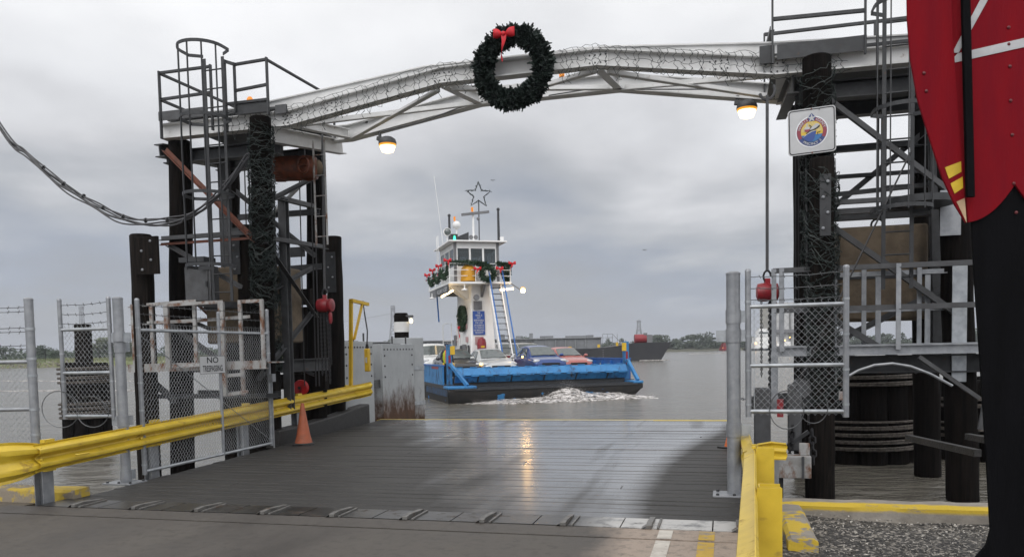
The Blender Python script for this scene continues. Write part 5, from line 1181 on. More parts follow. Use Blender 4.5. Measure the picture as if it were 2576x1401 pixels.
_b = m_glass.node_tree.nodes['Principled BSDF']; _b.inputs['Base Color'].default_value = (.30, .34, .36, 1); _b.inputs['Transmission Weight'].default_value = .85; _b.inputs['Roughness'].default_value = .03; _b.inputs['IOR'].default_value = 1.2
m_cglass = mat('car glass', (.075, .088, .087), (.10, .115, .112), .06, spec=.8)
m_tube = mat('lit fluorescent tube', (.9, .75, .5), None, .3, emit=((1., .72, .38), 7.)); m_flood = mat('lit sodium bulb', (.9, .7, .4), None, .3, emit=((1., .74, .34), 30.))
fe = thing('ferry', 'blue and black car ferry with white pilot tower, loaded with cars', 'ferry', FF(0, 8, WATER))
# hull: raked bow, box sides
hl = FM(); hw = 4.45
prof = [(-1.15, -.10, .02), (-1.15, -.32, .0), (.9, -.66, .0), (2.2, -1.4, 0)]
ringsL = []
for xs in (-hw, hw):
    ringsL.append([FF(xs, -1.15, .0), FF(xs, -1.15, -.22), FF(xs*.99 if xs < 0 else xs-1.35, -1.0, -.64), FF(xs*.98, 1.0, -1.3), FF(xs*.98, 24, -1.3), FF(xs, 25.5, -.3), FF(xs, 25.5, .0)])
n = 7; hl.add(ringsL[0]+ringsL[1], [tuple(range(6, -1, -1)), tuple(range(7, 14))]+[(i, (i+1) % 7, 7+(i+1) % 7, 7+i) for i in range(7)])
part('hull', hl, m_hull, fe, bevel=.05, smooth=30)
rnd = random.Random(12); scr = MB()
for x, z, w, h in ((1.95, -.42, .52, .17), (1.15, -.36, .09, .06), (-2.15, -.42, .22, .20), (-1.55, -.50, .10, .07), (-.3, -.30, .05, .08), (3.0, -.5, .06, .05), (2.7, -.36, .08, .04)):
    yy = lambda q: -1.15-(q+.22)/.42*.15-.012
    pl_ = []
    for k in range(22):
        a = 2*math.pi*k/22; q = rnd.uniform(.55, 1.1); zz_ = max(-.62, min(-.24, z+h*q*math.sin(a))); pl_.append(FF(x+w*q*math.cos(a), yy(zz_), zz_))
    scr.prism(pl_, FK*.006)
each('scraped_patch', scr, m_fblue, fe, smooth=0)
part('rub_rail', FM().fbox(-hw+.3, hw-.3, -1.20, -1.15, -.06, .02), m_fdark, fe)
part('deck', FM().fbox(-hw+.02, hw-.02, -.2, 25.4, .005, DK), m_dgrey, fe)
part('bow_recess', FM().fbox(-3.98, 3.98, -.16, -.1, .06, .55), m_fdark, fe)
part('bow_shelf', FM().fbox(-hw+1.3, hw-.5, -1.1, -.2, .003, .05), m_fdark, fe)
for x0, x1 in ((-hw, -hw+1.25), (hw-.5, hw)): part('bow_pad', FM().fbox(x0, x1, -1.16, -.15, .004, .12), m_fblue, fe, bevel=.03)
part('quarter_patch', FM().fbox(-hw-.006, -hw, -1.0, 4.0, -.3, -.02), m_hullb, fe)
# bow ramp in two leaves with hinge knuckles
bg_ = FM(); bg_.prism([FF(-3.98, -.5, .52), FF(-3.98, -.3, .24), FF(3.98, -.3, .24), FF(3.98, -.5, .52)], FK*.05); gate = part('bow_ramp', bg_, m_fblue, fe)
up2 = FM(); up2.prism([FF(-3.98, -.5, .55), FF(3.98, -.5, .55), FF(3.98, -.28, .86), FF(-3.98, -.28, .86)], FK*.05); part('ramp_lip', up2, m_fblue, gate)
kn = FM()
for i in range(13):
    x = -3.75+i*.62; kn.fbox(x-.17, x+.17, -.57, -.49, .50, .58); kn.fbox(x-.15, x+.15, -.30, -.22, .855, .90)
each('hinge_knuckle', kn, m_fblue, gate)
rb_ = FM()
for i in range(5): rb_.prism([FF(-3.+i*1.5, -.50, .50), FF(-3.+i*1.5+.06, -.50, .50), FF(-3.+i*1.5+.06, -.30, .25), FF(-3.+i*1.5, -.30, .25)], FK*-.03)
each('rib', rb_, m_fdark, gate)
for sx_ in (-1, 1):
    x = sx_*4.13; ps = part('bow_post', FM().fbox(x-.11, x+.11, -.1, .14, .0, 1.88), m_fblue, fe, bevel=.012)
    part('reflector', FM().fbox(x-sx_*.13-.10, x-sx_*.13+.10, -.13, -.08, 1.45, 1.82), m_yelp, ps)
    part('red_white_tape', FM().fbox(x-.05, x+.05, -.116, -.101, .85, 1.42), m_red, ps)
    part('post_brace', FM().bar(FF(x, -.15, 1.05), FF(x+(.12 if sx_ > 0 else .55), -1.0, .14), .14, .12), m_fblue, ps)
def bulwark(xs, y0, y1, z1):
    b = part('bulwark', FM().fbox(xs-.04, xs+.04, y0, y1, .0, z1), m_fblue if xs < 0 else m_fblue2, fe)
    rb = FM(); y = y0+.8
    while y < y1: rb.fbox(xs-(.16 if xs > 0 else -.04), xs-(.04 if xs > 0 else -.16), y, y+.08, DK, z1-.05); y += 1.1
    rb.fbox(xs-.07, xs+.07, y0, y1, z1, z1+.06); each('bulwark_rib', rb, m_fblue2, b)
bulwark(-4.38, .14, 25, .95); bulwark(4.38, .14, 25, 1.06)
part('notice', FM().fbox(-4.43, -4.421, 1.0, 2.6, .82, .92), m_red, fe)
for y in (2.2, 3.2): part('notice', FM().fbox(4.33, 4.339, y, y+.45, .45, .85), m_sign, fe)
# tower stem
stem = FM(); prf = [(DK, -1.55, -.12, 6.9, 11.2), (1.2, -1.52, -.16, 7.0, 11.1), (4.3, -1.42, -.28, 7.2, 10.6), (5.05, -1.42, -.28, 7.1, 10.6)]
stem.loft([[FF(x0, y0, z), FF(x1, y0, z), FF(x1, y1, z), FF(x0, y1, z)] for z, x0, x1, y0, y1 in prf])
tw = part('tower_stem', stem, m_fwhite, fe, bevel=.06)
for y in (7.7, 8.5): part('bracket', FM().prism([FF(-1.42, y, 4.3), FF(-2.4, y, 5.0), FF(-1.42, y, 5.0)], FK*.12), m_fwhite, tw)
part('bracket', FM().prism([FF(-.9, 7.15, 4.4), FF(-.9, 6.4, 5.0), FF(-.9, 7.15, 5.0)], FR*.12), m_fgrey, tw)
dr = part('door', FM().fbox(-1.60, -1.55, 8.0, 8.75, .2, 1.95), m_fgrey, fe); part('door_window', FM().fbox(-1.61, -1.60, 8.2, 8.55, 1.1, 1.7), m_cglass, dr)
part('doorway', FM().fbox(-1.575, -1.555, 8.8, 9.5, .2, 1.9), m_fdark, fe); part('doorway', FM().fbox(-1.58, -1.56, 7.25, 7.55, .2, 1.9), m_fdark, fe)
part('vent', FM().fbox(-1.60, -1.56, 10.3, 10.9, 1.9, 2.5), m_fgrey, fe)
part('red_bar', FM().fbox(-2.0, .9, 6.55, 6.62, 1.05, 1.30), m_red, fe)
ex = part('extinguisher_box', FM().lathe(FF(-1.05, 6.55, .9), [(.24, 0), (.24, 1.1), (.19, 1.3), (.05, 1.37)], 16), m_red, fe)
part('emblem', FM().lathe(FF(-1.05, 6.31, 1.2), [(.11, 0), (.11, .012)], 16, -FK), m_sign, ex); part('tag', FM().fbox(-1.15, -.95, 6.30, 6.315, 1.75, 1.85), m_yelp, ex)
# warning board on the stem front
PB = Plate(FF(-1.05, 7.06, 3.05), FR, (ZX+FK*.03).normalized(), -FK); m_sblue = flat('warning board blue', (.02, .07, .30))
wb = part('warning_board', PB.sheet(MB(), [(-.32, -.62), (.32, -.62), (.32, .62), (-.32, .62)], 0, .02), m_sblue, fe, smooth=0)
le = MB()
for k, tx in enumerate(('THE', 'VESSEL IS', 'NOT', 'RESPONSIBLE', 'FOR LOSS', 'OR DAMAGE', 'TO VEHICLE', 'OR PERSONAL', 'PROPERTY')): PB.text(le, tx, .13, 0, .52-k*.13, .023, .70, bold=.02)
part('lettering', le, m_sign, wb, smooth=0)
m_faint = flat('faded red notice', (.42, .26, .26))
for x, z, w, h in ((-1.05, 2.12, .46, .42), ): part('notice', FM().fbox(x-w/2, x+w/2, 7.02, 7.035, z-h/2, z+h/2), m_faint, fe)
for y, z in ((8.0, 2.9), (10.0, 2.85), (7.8, 2.2), (10.4, 2.2)): part('notice', FM().fbox(-1.575 if z < 2.5 else -1.535, -1.50, y-.12, y+.2, z-.14, z+.14), m_faint, fe)
part('niche', FM().fbox(-1.3, -.85, 7.07, 7.14, 3.75, 4.2), m_fgrey, fe); part('floodlight', FM().lathe(FF(-1.25, 6.8, 4.35), [(.06, 0), (.16, .10), (.16, .2)], 12, -FK), m_fgrey, fe)
# walkway and wheelhouse
WZ = 5.13; x0, x1, y0, y1 = -2.30, .08, 6.95, 10.7
part('gallery', FM().fbox(-2.75, .55, 6.25, 12.2, WZ-.10, WZ), m_fwhite, fe); part('gallery_skirt', FM().fbox(-2.74, -2.70, 6.6, 11.8, WZ-.52, WZ-.10).fbox(-2.7, .2, 10.1, 10.14, WZ-.5, WZ-.1), m_fgrey, fe)
wh = part('wheelhouse', FM().fbox(x0, x1, y0, y0+.05, WZ, 5.93).fbox(x0, x1, y1-.05, y1, WZ, 5.93).fbox(x0, x0+.05, y0+.05, y1-.05, WZ, 5.93).fbox(x1-.05, x1, y0+.05, y1-.05, WZ, 5.93)
          .fbox(x0, x1, y0, y0+.05, 6.95, 7.20).fbox(x0, x1, y1-.05, y1, 6.95, 7.2).fbox(x0, x0+.05, y0+.05, y1-.05, 6.95, 7.2).fbox(x1-.05, x1, y0+.05, y1-.05, 6.95, 7.2), m_fwhite, fe, smooth=0)
part('corner_post', FM().fbox(x0-.012, x0+.12, y0-.012, y0+.12, WZ, 7.2), m_fgrey, wh); part('corner_post', FM().fbox(x1-.14, x1+.012, y0-.012, y0+.12, WZ, 7.2), m_fgrey, wh)
part('corner_post', FM().fbox(x0-.01, x0+.1, y1-.1, y1+.01, WZ, 7.2), m_fwhite, wh); part('corner_post', FM().fbox(x1-.1, x1+.01, y1-.1, y1+.01, WZ, 7.2), m_fwhite, wh)
def win(xa, xb, ya, yb, front):
    f = FM(); z0, z1, w = 5.93, 6.95, .05
    if front: f.fbox(xa, xb, ya, ya+.06, z0, z0+w).fbox(xa, xb, ya, ya+.06, z1-w, z1).fbox(xa, xa+w, ya, ya+.06, z0+w, z1-w).fbox(xb-w, xb, ya, ya+.06, z0+w, z1-w)
    else: f.fbox(xa, xa+.06, ya, yb, z0, z0+w).fbox(xa, xa+.06, ya, yb, z1-w, z1).fbox(xa, xa+.06, ya, ya+w, z0+w, z1-w).fbox(xa, xa+.06, yb-w, yb, z0+w, z1-w)
    o = part('window', f, m_fwhite, wh)
    part('pane', FM().fbox(xa+w, xb-w, ya+.02, ya+.03, z0+w, z1-w) if front else FM().fbox(xa+.02, xa+.03, ya+w, yb-w, z0+w, z1-w), m_glass, o)
for i in range(3):
    a = x0+.12+i*(x1-x0-.26)/3; b = a+(x1-x0-.26)/3; win(a, b, y0-.01, 0, True); win(a, b, y1-.05, 0, True)
    a = y0+.12+i*(y1-y0-.24)/3; b = a+(y1-y0-.24)/3; win(x0-.01, x0+.05, a, b, False); win(x1-.05, x1+.01, a, b, False)
part('console', FM().fbox(x0+.15, x1-.15, y0+.25, y0+.75, WZ, 6.0), m_fdark, wh)
rf = part('roof', FM().prism([FF(x0-.32, y0-.32, 7.22), FF(x1+.38, y0-.32, 7.22), FF(x1+.38, y1+.3, 7.22), FF(x0-.32, y1+.3, 7.22)], ZX*.07), m_fwhite, wh)
# railing of the gallery
rl_ = FM(); pts = [(-2.72, 12.1), (-2.72, 10.2), (-2.72, 8.3), (-2.72, 6.3), (-1.35, 6.3), (-.25, 6.3), (.5, 6.3), (.5, 8.4)]
for x, y in pts: rl_.cyl(FF(x, y, WZ), FF(x, y, WZ+.92), .022, n=8)
for (a, b), (c, d) in zip(pts, pts[1:]):
    if (a, c) == (-1.35, -.25): pass
    for z in (.30, .60, .92): rl_.cyl(FF(a, b, WZ+z), FF(c, d, WZ+z), .018, n=6)
part('gallery_rail', rl_, m_fwhite, fe)
part('raft_canister', FM().lathe(FF(-1.65, 6.65, WZ+.04), [(.40, 0), (.40, .12), (.385, .13), (.385, .52), (.34, .70), (.22, .82), (.04, .86)], 20), mat('amber raft canister', (.62, .30, .01), (.54, .26, .01), .45), fe)
# name board on the left side of the gallery
PN = Plate(FF(-2.745, 8.15, WZ-.33), -FK, ZX, -FR); nb = part('name_board', PN.sheet(MB(), [(-1.75, -.17), (1.75, -.17), (1.75, .17), (-1.75, .17)], .0, .02), m_fdark, fe, smooth=0)
le = MB(); PN.text(le, 'WILLIAM P. HOBBY', .34, 0, -.01, .024, .98, bold=.02); part('lettering', le, m_sign, nb, smooth=0)
# lights under the gallery
for p, q in (((-2.62, 8.9, WZ-.58), (-2.62, 7.5, WZ-.52)), ((-2.62, 7.4, WZ-.53), (-2.62, 6.1, WZ-.47)), ((-.05, 6.35, WZ-.42), (.62, 6.15, WZ-.36))): part('tube_light', MB().cyl(FF(*p), FF(*q), .055, n=10), m_tube, fe)
for x, y, z in ((-1.95, 6.3, 4.78), (-2.9, 10.3, 4.62)): part('pendant_lamp', FM().lathe(FF(x, y, z-.08), [(.17, 0), (.13, .05), (.04, .08), (.02, .3)], 14), m_fwhite, fe)
fl0 = FF(.95, 5.6, 4.62)
fp = part('deck_flood', MB().lathe(fl0+ZX*.06+FK*.10, [(.05, 0), (.15, .06), (.15, .14)], 12, -FK), m_fgrey, fe); part('bulb', MB().ball(fl0, .12, 12), m_flood, fp); part('bracket', FM().bar(fl0+FK*.14, FF(.5, 6.35, WZ-.05), .05, .05), m_fgrey, fp)
lp = bpy.data.objects.new('ferry_flood_light', bpy.data.lights.new('ferry_flood_light', 'POINT')); COL.objects.link(lp); lp.location = fl0-FK*.2; lp.data.energy = 30; lp.data.color = (1, .52, .12); lp.data.shadow_soft_size = .14
lp.parent = fe; lp.location = fl0-FK*.2-fe.location
# stair and ladders
sr = part('stair', MB(), m_fwhite, fe)
sA, sB = FF(-.30, 6.6, WZ), FF(-.18, 4.3, DK)
for dx in (-.30, .30):
    part('stringer', MB().bar(sA+FR*dx, sB+FR*dx, .06, .22), m_fwhite, sr); part('handrail', MB().cyl(sA+FR*dx*1.2+ZX*1.0-FK*.1, sB+FR*dx*1.2+ZX*.75-FK*.25, .035, n=8), m_fblue2, sr)
tr = FM()
for k in range(1, 16): c = sA.lerp(sB, k/16); tr.box(c, (.56, .24, .03), (FR, FK, ZX))
each('tread', tr, m_fdark, sr)
ld = part('ladder', MB(), m_fwhite, fe); rg = MB()
for dx in (0, .45): part('ladder_rail', MB().bar(FF(-1.62, 9.6+dx, DK), FF(-1.5, 9.6+dx, 3.6), .05, .05), m_fwhite, ld)
for k in range(11): rg.cyl(FF(-1.62, 9.6, .4+k*.3), FF(-1.62, 10.05, .4+k*.3), .018, n=6)
each('rung', rg, m_fwhite, ld)
part('side_rail', FM().tube([FF(-2.1, 11.5, DK), FF(-2.1, 11.5, 3.1), FF(-1.9, 11.5, 3.2), FF(-1.6, 11.5, 3.2), FF(-1.6, 11.5, DK)], .03, 6).cyl(FF(-2.1, 11.5, 2.2), FF(-1.6, 11.5, 2.2), .03, n=6), m_fwhite, fe)
part('back_stair_rail', MB().cyl(FF(-2.5, 11.0, 4.9), FF(-2.3, 11.6, 3.3), .045, n=6), m_fblue2, fe)
part('roof_ladder', FM().cyl(FF(-2.62, 9.6, WZ), FF(-2.62, 9.6, 7.9), .022, n=6).cyl(FF(-2.62, 10.0, WZ), FF(-2.62, 10.0, 7.9), .022, n=6), m_fwhite, fe)
# roof furniture
RZ = 7.29
def pole(x, y, z1, r, m, nm='mast'): return part(nm, FM().cyl(FF(x, y, RZ), FF(x, y, z1), r, r*.8, 10), m, fe)
for x, y, z1 in ((-2.05, 9.2, 8.9), (.25, 7.5, 9.0)): q_ = pole(x, y, z1, .075, m_fdark, 'exhaust_stack'); part('cap', FM().ball(FF(x, y, z1+.05), .09, 8), m_fdark, q_)
mst = pole(-1.0, 8.0, 9.15, .07, m_fwhite); part('star_pole', FM().cyl(FF(-.72, 7.9, RZ), FF(-.70, 7.9, 9.58), .03, n=8), m_fdark, fe)
part('radar_bar', FM().bar(FF(-1.65, 7.9, 8.78), FF(-.15, 7.9, 8.98), .12, .13), m_fgrey, mst); part('beacon', FM().cyl(FF(-1.08, 7.85, 8.95), FF(-1.08, 7.85, 9.18), .06), m_amber, mst); part('horn', FM().ball(FF(-.75, 7.9, 8.6), .09, 8), m_fgrey, mst)
dm = part('dome', FM().cyl(FF(-2.0, 7.6, RZ), FF(-2.0, 7.6, 8.0), .04).ball(FF(-2.0, 7.6, 8.18), .22, 14), m_fwhite, fe); part('beacon', FM().cyl(FF(-2.1, 7.6, 8.40), FF(-2.1, 7.6, 8.62), .055), m_amber, dm)
se = part('searchlight', FM().lathe(FF(-2.4, 8.3, 7.9), [(.14, 0), (.21, .06), (.22, .22)], 16, -FK), m_fwhite, fe); part('lens', FM().ball(FF(-2.4, 8.08, 7.9), .19, 12, (1, .5, 1)), m_cglass, se); part('mount', FM().cyl(FF(-2.4, 8.2, RZ), FF(-2.4, 8.2, 7.7), .03), m_fwhite, se)
nl = part('side_light', FM().fbox(-2.45, -2.1, 6.9, 7.2, RZ, 7.62), m_fdark, fe); part('lamp', FM().lathe(FF(-2.28, 6.87, 7.33), [(.07, 0), (.03, .2)], 10), mat('green side light', (.02, .5, .25), None, .3, emit=((.05, 1., .5), 2.5)), nl)
part('light_screen', FM().prism([FF(-2.1, 7.0, RZ), FF(-1.5, 7.0, RZ), FF(-1.5, 7.0, 7.75), FF(-2.1, 7.0, 7.5)], FK*.04), m_fdark, fe)
each('horn', FM().lathe(FF(-1.35, 7.1, 7.5), [(.12, 0), (.05, .2)], 10, FK).lathe(FF(-1.1, 7.1, 7.5), [(.12, 0), (.05, .2)], 10, FK), m_fgrey, fe)
part('aerial', FM().cyl(FF(-2.35, 9.5, RZ), FF(-2.75, 9.6, 11.1), .014, n=5), m_fwhite, fe); part('roof_box', FM().fbox(.3, .5, 7.4, 7.6, RZ, 7.6), m_fwhite, fe)
# star outline with light string on the mast
sc0 = FF(-.70, 7.9, 9.85); t = thing('star', 'dark outline Christmas star on a pole above the ferry wheelhouse', 'star', sc0-ZX*.6)
sp5 = [sc0+FR*(rr*math.sin(math.pi*k/5))+ZX*(rr*math.cos(math.pi*k/5)) for k in range(10) for rr in ((.70,) if k % 2 == 0 else (.29,))]
part('outline', MB().tube([p for a, b in zip(sp5, sp5[1:]+sp5[:1]) for p in (a, a.lerp(b, .5))], .03, 6, True), m_wire, t)
bl = MB(); rnd = random.Random(4)
for a, b in zip(sp5, sp5[1:]+sp5[:1]):
    for k in range(6): p = a.lerp(b, k/6); bl.bar(p, p+Vector((rnd.uniform(-.08, .08), -.05, rnd.uniform(-.08, .08))), .02, .02)
part('light_string', bl, m_wire, t, smooth=0)['kind'] = 'stuff'
# garland, bows and wreaths on the gallery rail
def swag(mb, a, b, dip, seed, r=.10, n=900):
    rnd = random.Random(seed); a, b = Vector(a), Vector(b)
    for k in range(n):
        tt = rnd.random(); c = a.lerp(b, tt)-ZX*dip*4*tt*(1-tt); d = Vector((rnd.gauss(0, 1), rnd.gauss(0, 1), rnd.gauss(0, 1))).normalized()
        q = c+d*r*rnd.random()**.5; s = d.cross(Vector((rnd.gauss(0, 1), rnd.gauss(0, 1), rnd.gauss(0, 1)))).normalized(); L = .075*rnd.uniform(.6, 1.3)
        mb.add([q-s*L*.3, q+s*L*.3, q+d*L+s*L*.15, q+d*L-s*L*.15], [(0, 1, 2, 3)])
    mb.tube([a.lerp(b, k/8)-ZX*dip*4*(k/8)*(1-k/8) for k in range(9)], r*.6, 6)
TZ = WZ+.94
t = thing('garland', 'fir garland draped along the ferry gallery rail', 'garland', FF(-1.1, 6.3, WZ+.6)); g_ = MB()
for i, (p, q, dp) in enumerate((((-2.74, 12.1, TZ-.2), (-2.74, 10.3, TZ-.2), .5), ((-2.74, 10.3, TZ-.15), (-2.74, 8.4, TZ-.1), .55), ((-2.74, 8.4, TZ-.1), (-2.74, 6.4, TZ), .60), ((-2.74, 6.4, TZ), (-1.3, 6.28, TZ+.02), -.02), ((-1.3, 6.28, TZ), (-.75, 6.28, TZ-.05), .02), ((-.2, 6.28, TZ+.02), (.52, 6.28, TZ-.05), .05), ((.52, 6.3, TZ-.05), (.52, 8.0, TZ-.2), .5))): swag(g_, FF(*p), FF(*q), dp, i)
part('greenery', g_, m_fir2, t, smooth=0)
bows = [((-2.80, 12.0, TZ-.1), 'left end of the ferry gallery'), ((-2.80, 10.4, TZ+.02), 'second from the left on the ferry gallery side'), ((-2.80, 8.5, TZ+.05), 'third from the left on the ferry gallery side'), ((-2.80, 6.35, TZ+.10), 'front left corner of the ferry gallery'), ((.58, 6.25, TZ-.02), 'front right corner of the ferry gallery'), ((-.12, 6.18, TZ-.30), 'upper right of the gallery wreath beside the stair'), ((-1.28, 6.2, TZ-.32), 'left of the gallery wreath beside the raft canister')]
for i, (p, lab) in enumerate(bows):
    c = FF(*p); t = thing('bow', 'red ribbon bow at the '+lab, 'bow', c, group='red bows on the ferry')
    fac = (FR*.75-FK*.66).normalized() if p[0] < -2 and i != 3 else FR
    part('loops', bow_mb(c, fac, ZX, .19), m_bow, t); part('ribbon_tail', ribbon_mb(c, fac, ZX, .20, 2.6 if i in (1, 2) else 1.7, -.5 if i % 2 == 0 else .4), m_bow, t)
wreath(FF(-.72, 6.22, WZ+.42), FR, ZX, .33, .12, 1300, 'fir wreath on the ferry gallery rail beside the stair head', 11, m_fir2, None, 0, 0, 0, .07)
wreath(FF(.56, 7.2, WZ+.45), FK, ZX, .30, .11, 900, 'fir wreath at the right hand end of the ferry gallery', 12, m_fir2, None, 0, 0, 0, .07)
wreath(FF(-1.62, 8.55, 3.35), -FK, ZX, .56, .13, 3000, 'fir wreath with red ribbon hung on the white ferry tower', 13, m_fir2, FF(-1.72, 8.62, 2.82), .17, 3.2, .3, .05)

# ================================================================ CARS ON THE FERRY
m_tyre = m_rubber; m_rim = mat('alloy rim', (.35, .36, .37), None, .35, .8); m_head = mat('headlamp glass', (.55, .57, .58), (.35, .36, .38), .1, spec=.8); m_lit = mat('lit marker lamp', (.9, .5, .15), None, .3, emit=((1., .52, .12), 9.)); m_chrome = mat('chrome', (.5, .5, .52), None, .15, .9); m_plate = mat('licence plate', (.55, .56, .58), None, .5); m_trim = mat('black trim', (.012, .012, .013), None, .5)
def car(name, label, cat, x, y, paint, kind, lit=(), group='cars on the ferry deck'):
    t = thing(name, label, cat, FF(x, y, DK+.11), FY, group)
    if kind == 'sedan': L, Wd, st, gh, belt = 4.4, .86, [(0, .62, .66), (.06, .73, .76), (.35, .82, .82), (.9, .90, .855), (1.35, .93, .86), (2.2, .95, .86), (3.2, .97, .86), (3.7, 1.02, .84), (4.25, .98, .78), (4.38, .72, .70)], [(1.25, .93, .0, .74), (2.05, 1.38, 1, .58), (2.6, 1.43, 1, .60), (3.1, 1.40, 1, .58), (3.85, 1.0, 0, .70)], .94
    elif kind == 'hatch': L, Wd, st, gh, belt = 4.0, .87, [(0, .68, .68), (.06, .82, .78), (.3, .90, .83), (.75, .97, .86), (1.10, 1.0, .865), (2.0, 1.0, .87), (3.2, 1.02, .86), (3.8, 1.05, .80), (3.98, .8, .74)], [(1.0, 1.0, 0, .76), (1.75, 1.47, 1, .60), (2.4, 1.53, 1, .62), (3.3, 1.47, 1, .58), (3.85, 1.05, 0, .68)], 1.0
    elif kind == 'suv': L, Wd, st, gh, belt = 4.8, .93, [(0, .72, .76), (.06, .88, .86), (.35, 1.0, .90), (1.0, 1.06, .92), (1.35, 1.10, .925), (2.5, 1.10, .93), (4.2, 1.12, .92), (4.7, 1.1, .88), (4.8, .8, .84)], [(1.3, 1.10, 0, .80), (1.95, 1.68, 1, .66), (2.8, 1.76, 1, .68), (4.1, 1.74, 1, .66), (4.75, 1.14, 0, .80)], 1.1
    else: L, Wd, st, gh, belt = 5.4, .93, [(0, .74, .78), (.06, .90, .88), (.35, 1.02, .92), (1.1, 1.10, .94), (1.5, 1.13, .945), (2.6, 1.13, .95), (3.3, 1.13, .95), (5.3, 1.13, .94), (5.4, .9, .93)], [(1.45, 1.12, 0, .82), (2.05, 1.66, 1, .68), (2.6, 1.76, 1, .69), (3.1, 1.72, 1, .68), (3.35, 1.16, 0, .80)], 1.12
    zb = .24 if kind in ('sedan', 'hatch') else .36
    def ring(yy, zt, hw): 
        h = [(0, zt+.025), (hw*.5, zt+.018), (hw*.86, zt-.012), (hw*.985, zt-.075), (hw*1.01, zt*.72), (hw, zb+.12), (hw*.92, zb), (0, zb)]
        return [Vector((xx, yy, z)) for xx, z in h]+[Vector((-xx, yy, z)) for xx, z in reversed(h[1:-1])]
    body = MB(); body.loft([ring(*s) for s in st]); bd = part('body', body, paint, t, local=True, smooth=55, bevel=0)
    m = bd.modifiers.new('smooth', 'SUBSURF'); m.levels = 1; m.render_levels = 2
    def gring(yy, zt, up, hr):
        hb = Wd*.93; zt = max(zt, belt)
        if not up: hr = hb*.90
        h = [(0, zt+.015), (hr*.6, zt+.005), (hr*.92, zt-.03 if up else zt), (hb, belt-.02), (hb, belt-.12), (0, belt-.12)]
        return [Vector((xx, yy, z)) for xx, z in h]+[Vector((-xx, yy, z)) for xx, z in reversed(h[1:-1])]
    G = [gring(*g) for g in gh]; cab = MB(); cab.loft(G); part('cabin', cab, paint, t, local=True, smooth=35, bevel=.02)
    def glass(nm, A, B, idx, s0, s1, t0, t1, push):
        a = [A[i] for i in idx]; b = [B[i] for i in idx]; vs = []; n_ = 6
        def at(P, s):
            f = s*(len(P)-1); i = min(int(f), len(P)-2); return P[i].lerp(P[i+1], f-i)
        for j in range(3):
            for i in range(n_+1):
                s = s0+(s1-s0)*i/n_; tt = t0+(t1-t0)*j/2; vs.append(at(a, s).lerp(at(b, s), tt)+push)
        return part(nm, MB().add(vs, [(j*(n_+1)+i, j*(n_+1)+i+1, (j+1)*(n_+1)+i+1, (j+1)*(n_+1)+i) for j in range(2) for i in range(n_)]), m_cglass, t, local=True)
    nR = len(G[0]); ws = [8, 9, 0, 1, 2]
    glass('windscreen', G[0], G[1], ws, .04, .96, .08, .93, Vector((0, -.022, .022)))
    glass('rear_window', G[-1], G[-2], ws, .06, .94, .12, .9, Vector((0, .022, .022)))
    wp = MB()
    for x_ in (-.35, .25): wp.bar(Vector((x_, gh[0][0]+.03, belt+.055)), Vector((x_+.42, gh[0][0]+.10, belt+.09)), .02, .02)
    each('wiper', wp, m_trim, t, local=True)
    for sg in (-1, 1):
        idx = (2, 3) if sg > 0 else (8, 7)
        for (i0, i1, ta, tb_) in ((1, 2, .0, .92), (2, 3, .06, .94)):
            A, B = G[i0], G[i1]
            quad = [A[idx[0]].lerp(A[idx[1]], .14).lerp(B[idx[0]].lerp(B[idx[1]], .14), ta), A[idx[0]].lerp(A[idx[1]], .14).lerp(B[idx[0]].lerp(B[idx[1]], .14), tb_), A[idx[0]].lerp(A[idx[1]], .92).lerp(B[idx[0]].lerp(B[idx[1]], .92), tb_), A[idx[0]].lerp(A[idx[1]], .92).lerp(B[idx[0]].lerp(B[idx[1]], .92), ta)]
            if i0 == 1: quad[3] = quad[3]-Vector((0, .42, 0))
            part('side_window', MB().add([p+Vector((sg*.014, 0, .004)) for p in quad], [(0, 1, 2, 3)]), m_cglass, t, local=True, smooth=0)
        part('mirror', MB().ball((sg*(Wd+.12), gh[0][0]+.32, belt+.06), .10, 10, (1.1, .7, .8)).bar((sg*(Wd-.02), gh[0][0]+.33, belt+.02), (sg*(Wd+.08), gh[0][0]+.33, belt+.04), .05, .04), paint, t, local=True)
        hz = st[1][1]-.03; hl_ = part('headlight', MB().ball((sg*(st[1][2]-.14), .17, hz), .15, 12, (1.25, .7, .62)), m_head, t, local=True)
        if sg in lit: part('lit_lamp', MB().ball((sg*(st[1][2]-.05), .05, hz+.02), .055, 8), m_lit, hl_, local=True)
        for yy in (.85, L-.85):
            wr_ = .32 if kind in ('sedan', 'hatch') else .38
            w_ = part('wheel', MB().lathe((sg*(Wd-.20), yy, wr_), [(.10, 0), (wr_*.9, .0), (wr_, .03), (wr_, .17), (wr_*.9, .20), (.1, .20)], 20, (sg, 0, 0)), m_tyre, t, local=True); part('rim', MB().lathe((sg*(Wd+.002), yy, wr_), [(wr_*.62, 0), (wr_*.6, .012), (.05, .02)], 14, (sg, 0, 0)), m_rim, w_, local=True)
            part('door_handle', MB().box((sg*(Wd+.01), 2.2 if yy < 1 else 3.0, belt-.16), (.03, .16, .03)), paint, t, local=True) if yy < 1 or kind != 'truck' else None
    part('grille', MB().box((0, .02, st[0][1]-.02), (.86, .06, .10)), m_trim, t, local=True); part('plate', MB().box((0, -.02, .42), (.30, .02, .15)), m_plate, t, local=True)
    if kind == 'truck': part('cargo_bed', MB().box((0, 4.35, 1.14), (1.5, 1.7, .012)), m_trim, t, local=True)
    if kind == 'suv': part('roof_rack', MB().bar((-.55, 2.4, 1.80), (-.55, 4.0, 1.80), .05, .05).bar((.55, 2.4, 1.80), (.55, 4.0, 1.80), .05, .05).bar((-.55, 2.6, 1.80), (.55, 2.6, 1.80), .05, .04), m_trim, t, local=True)
    return t
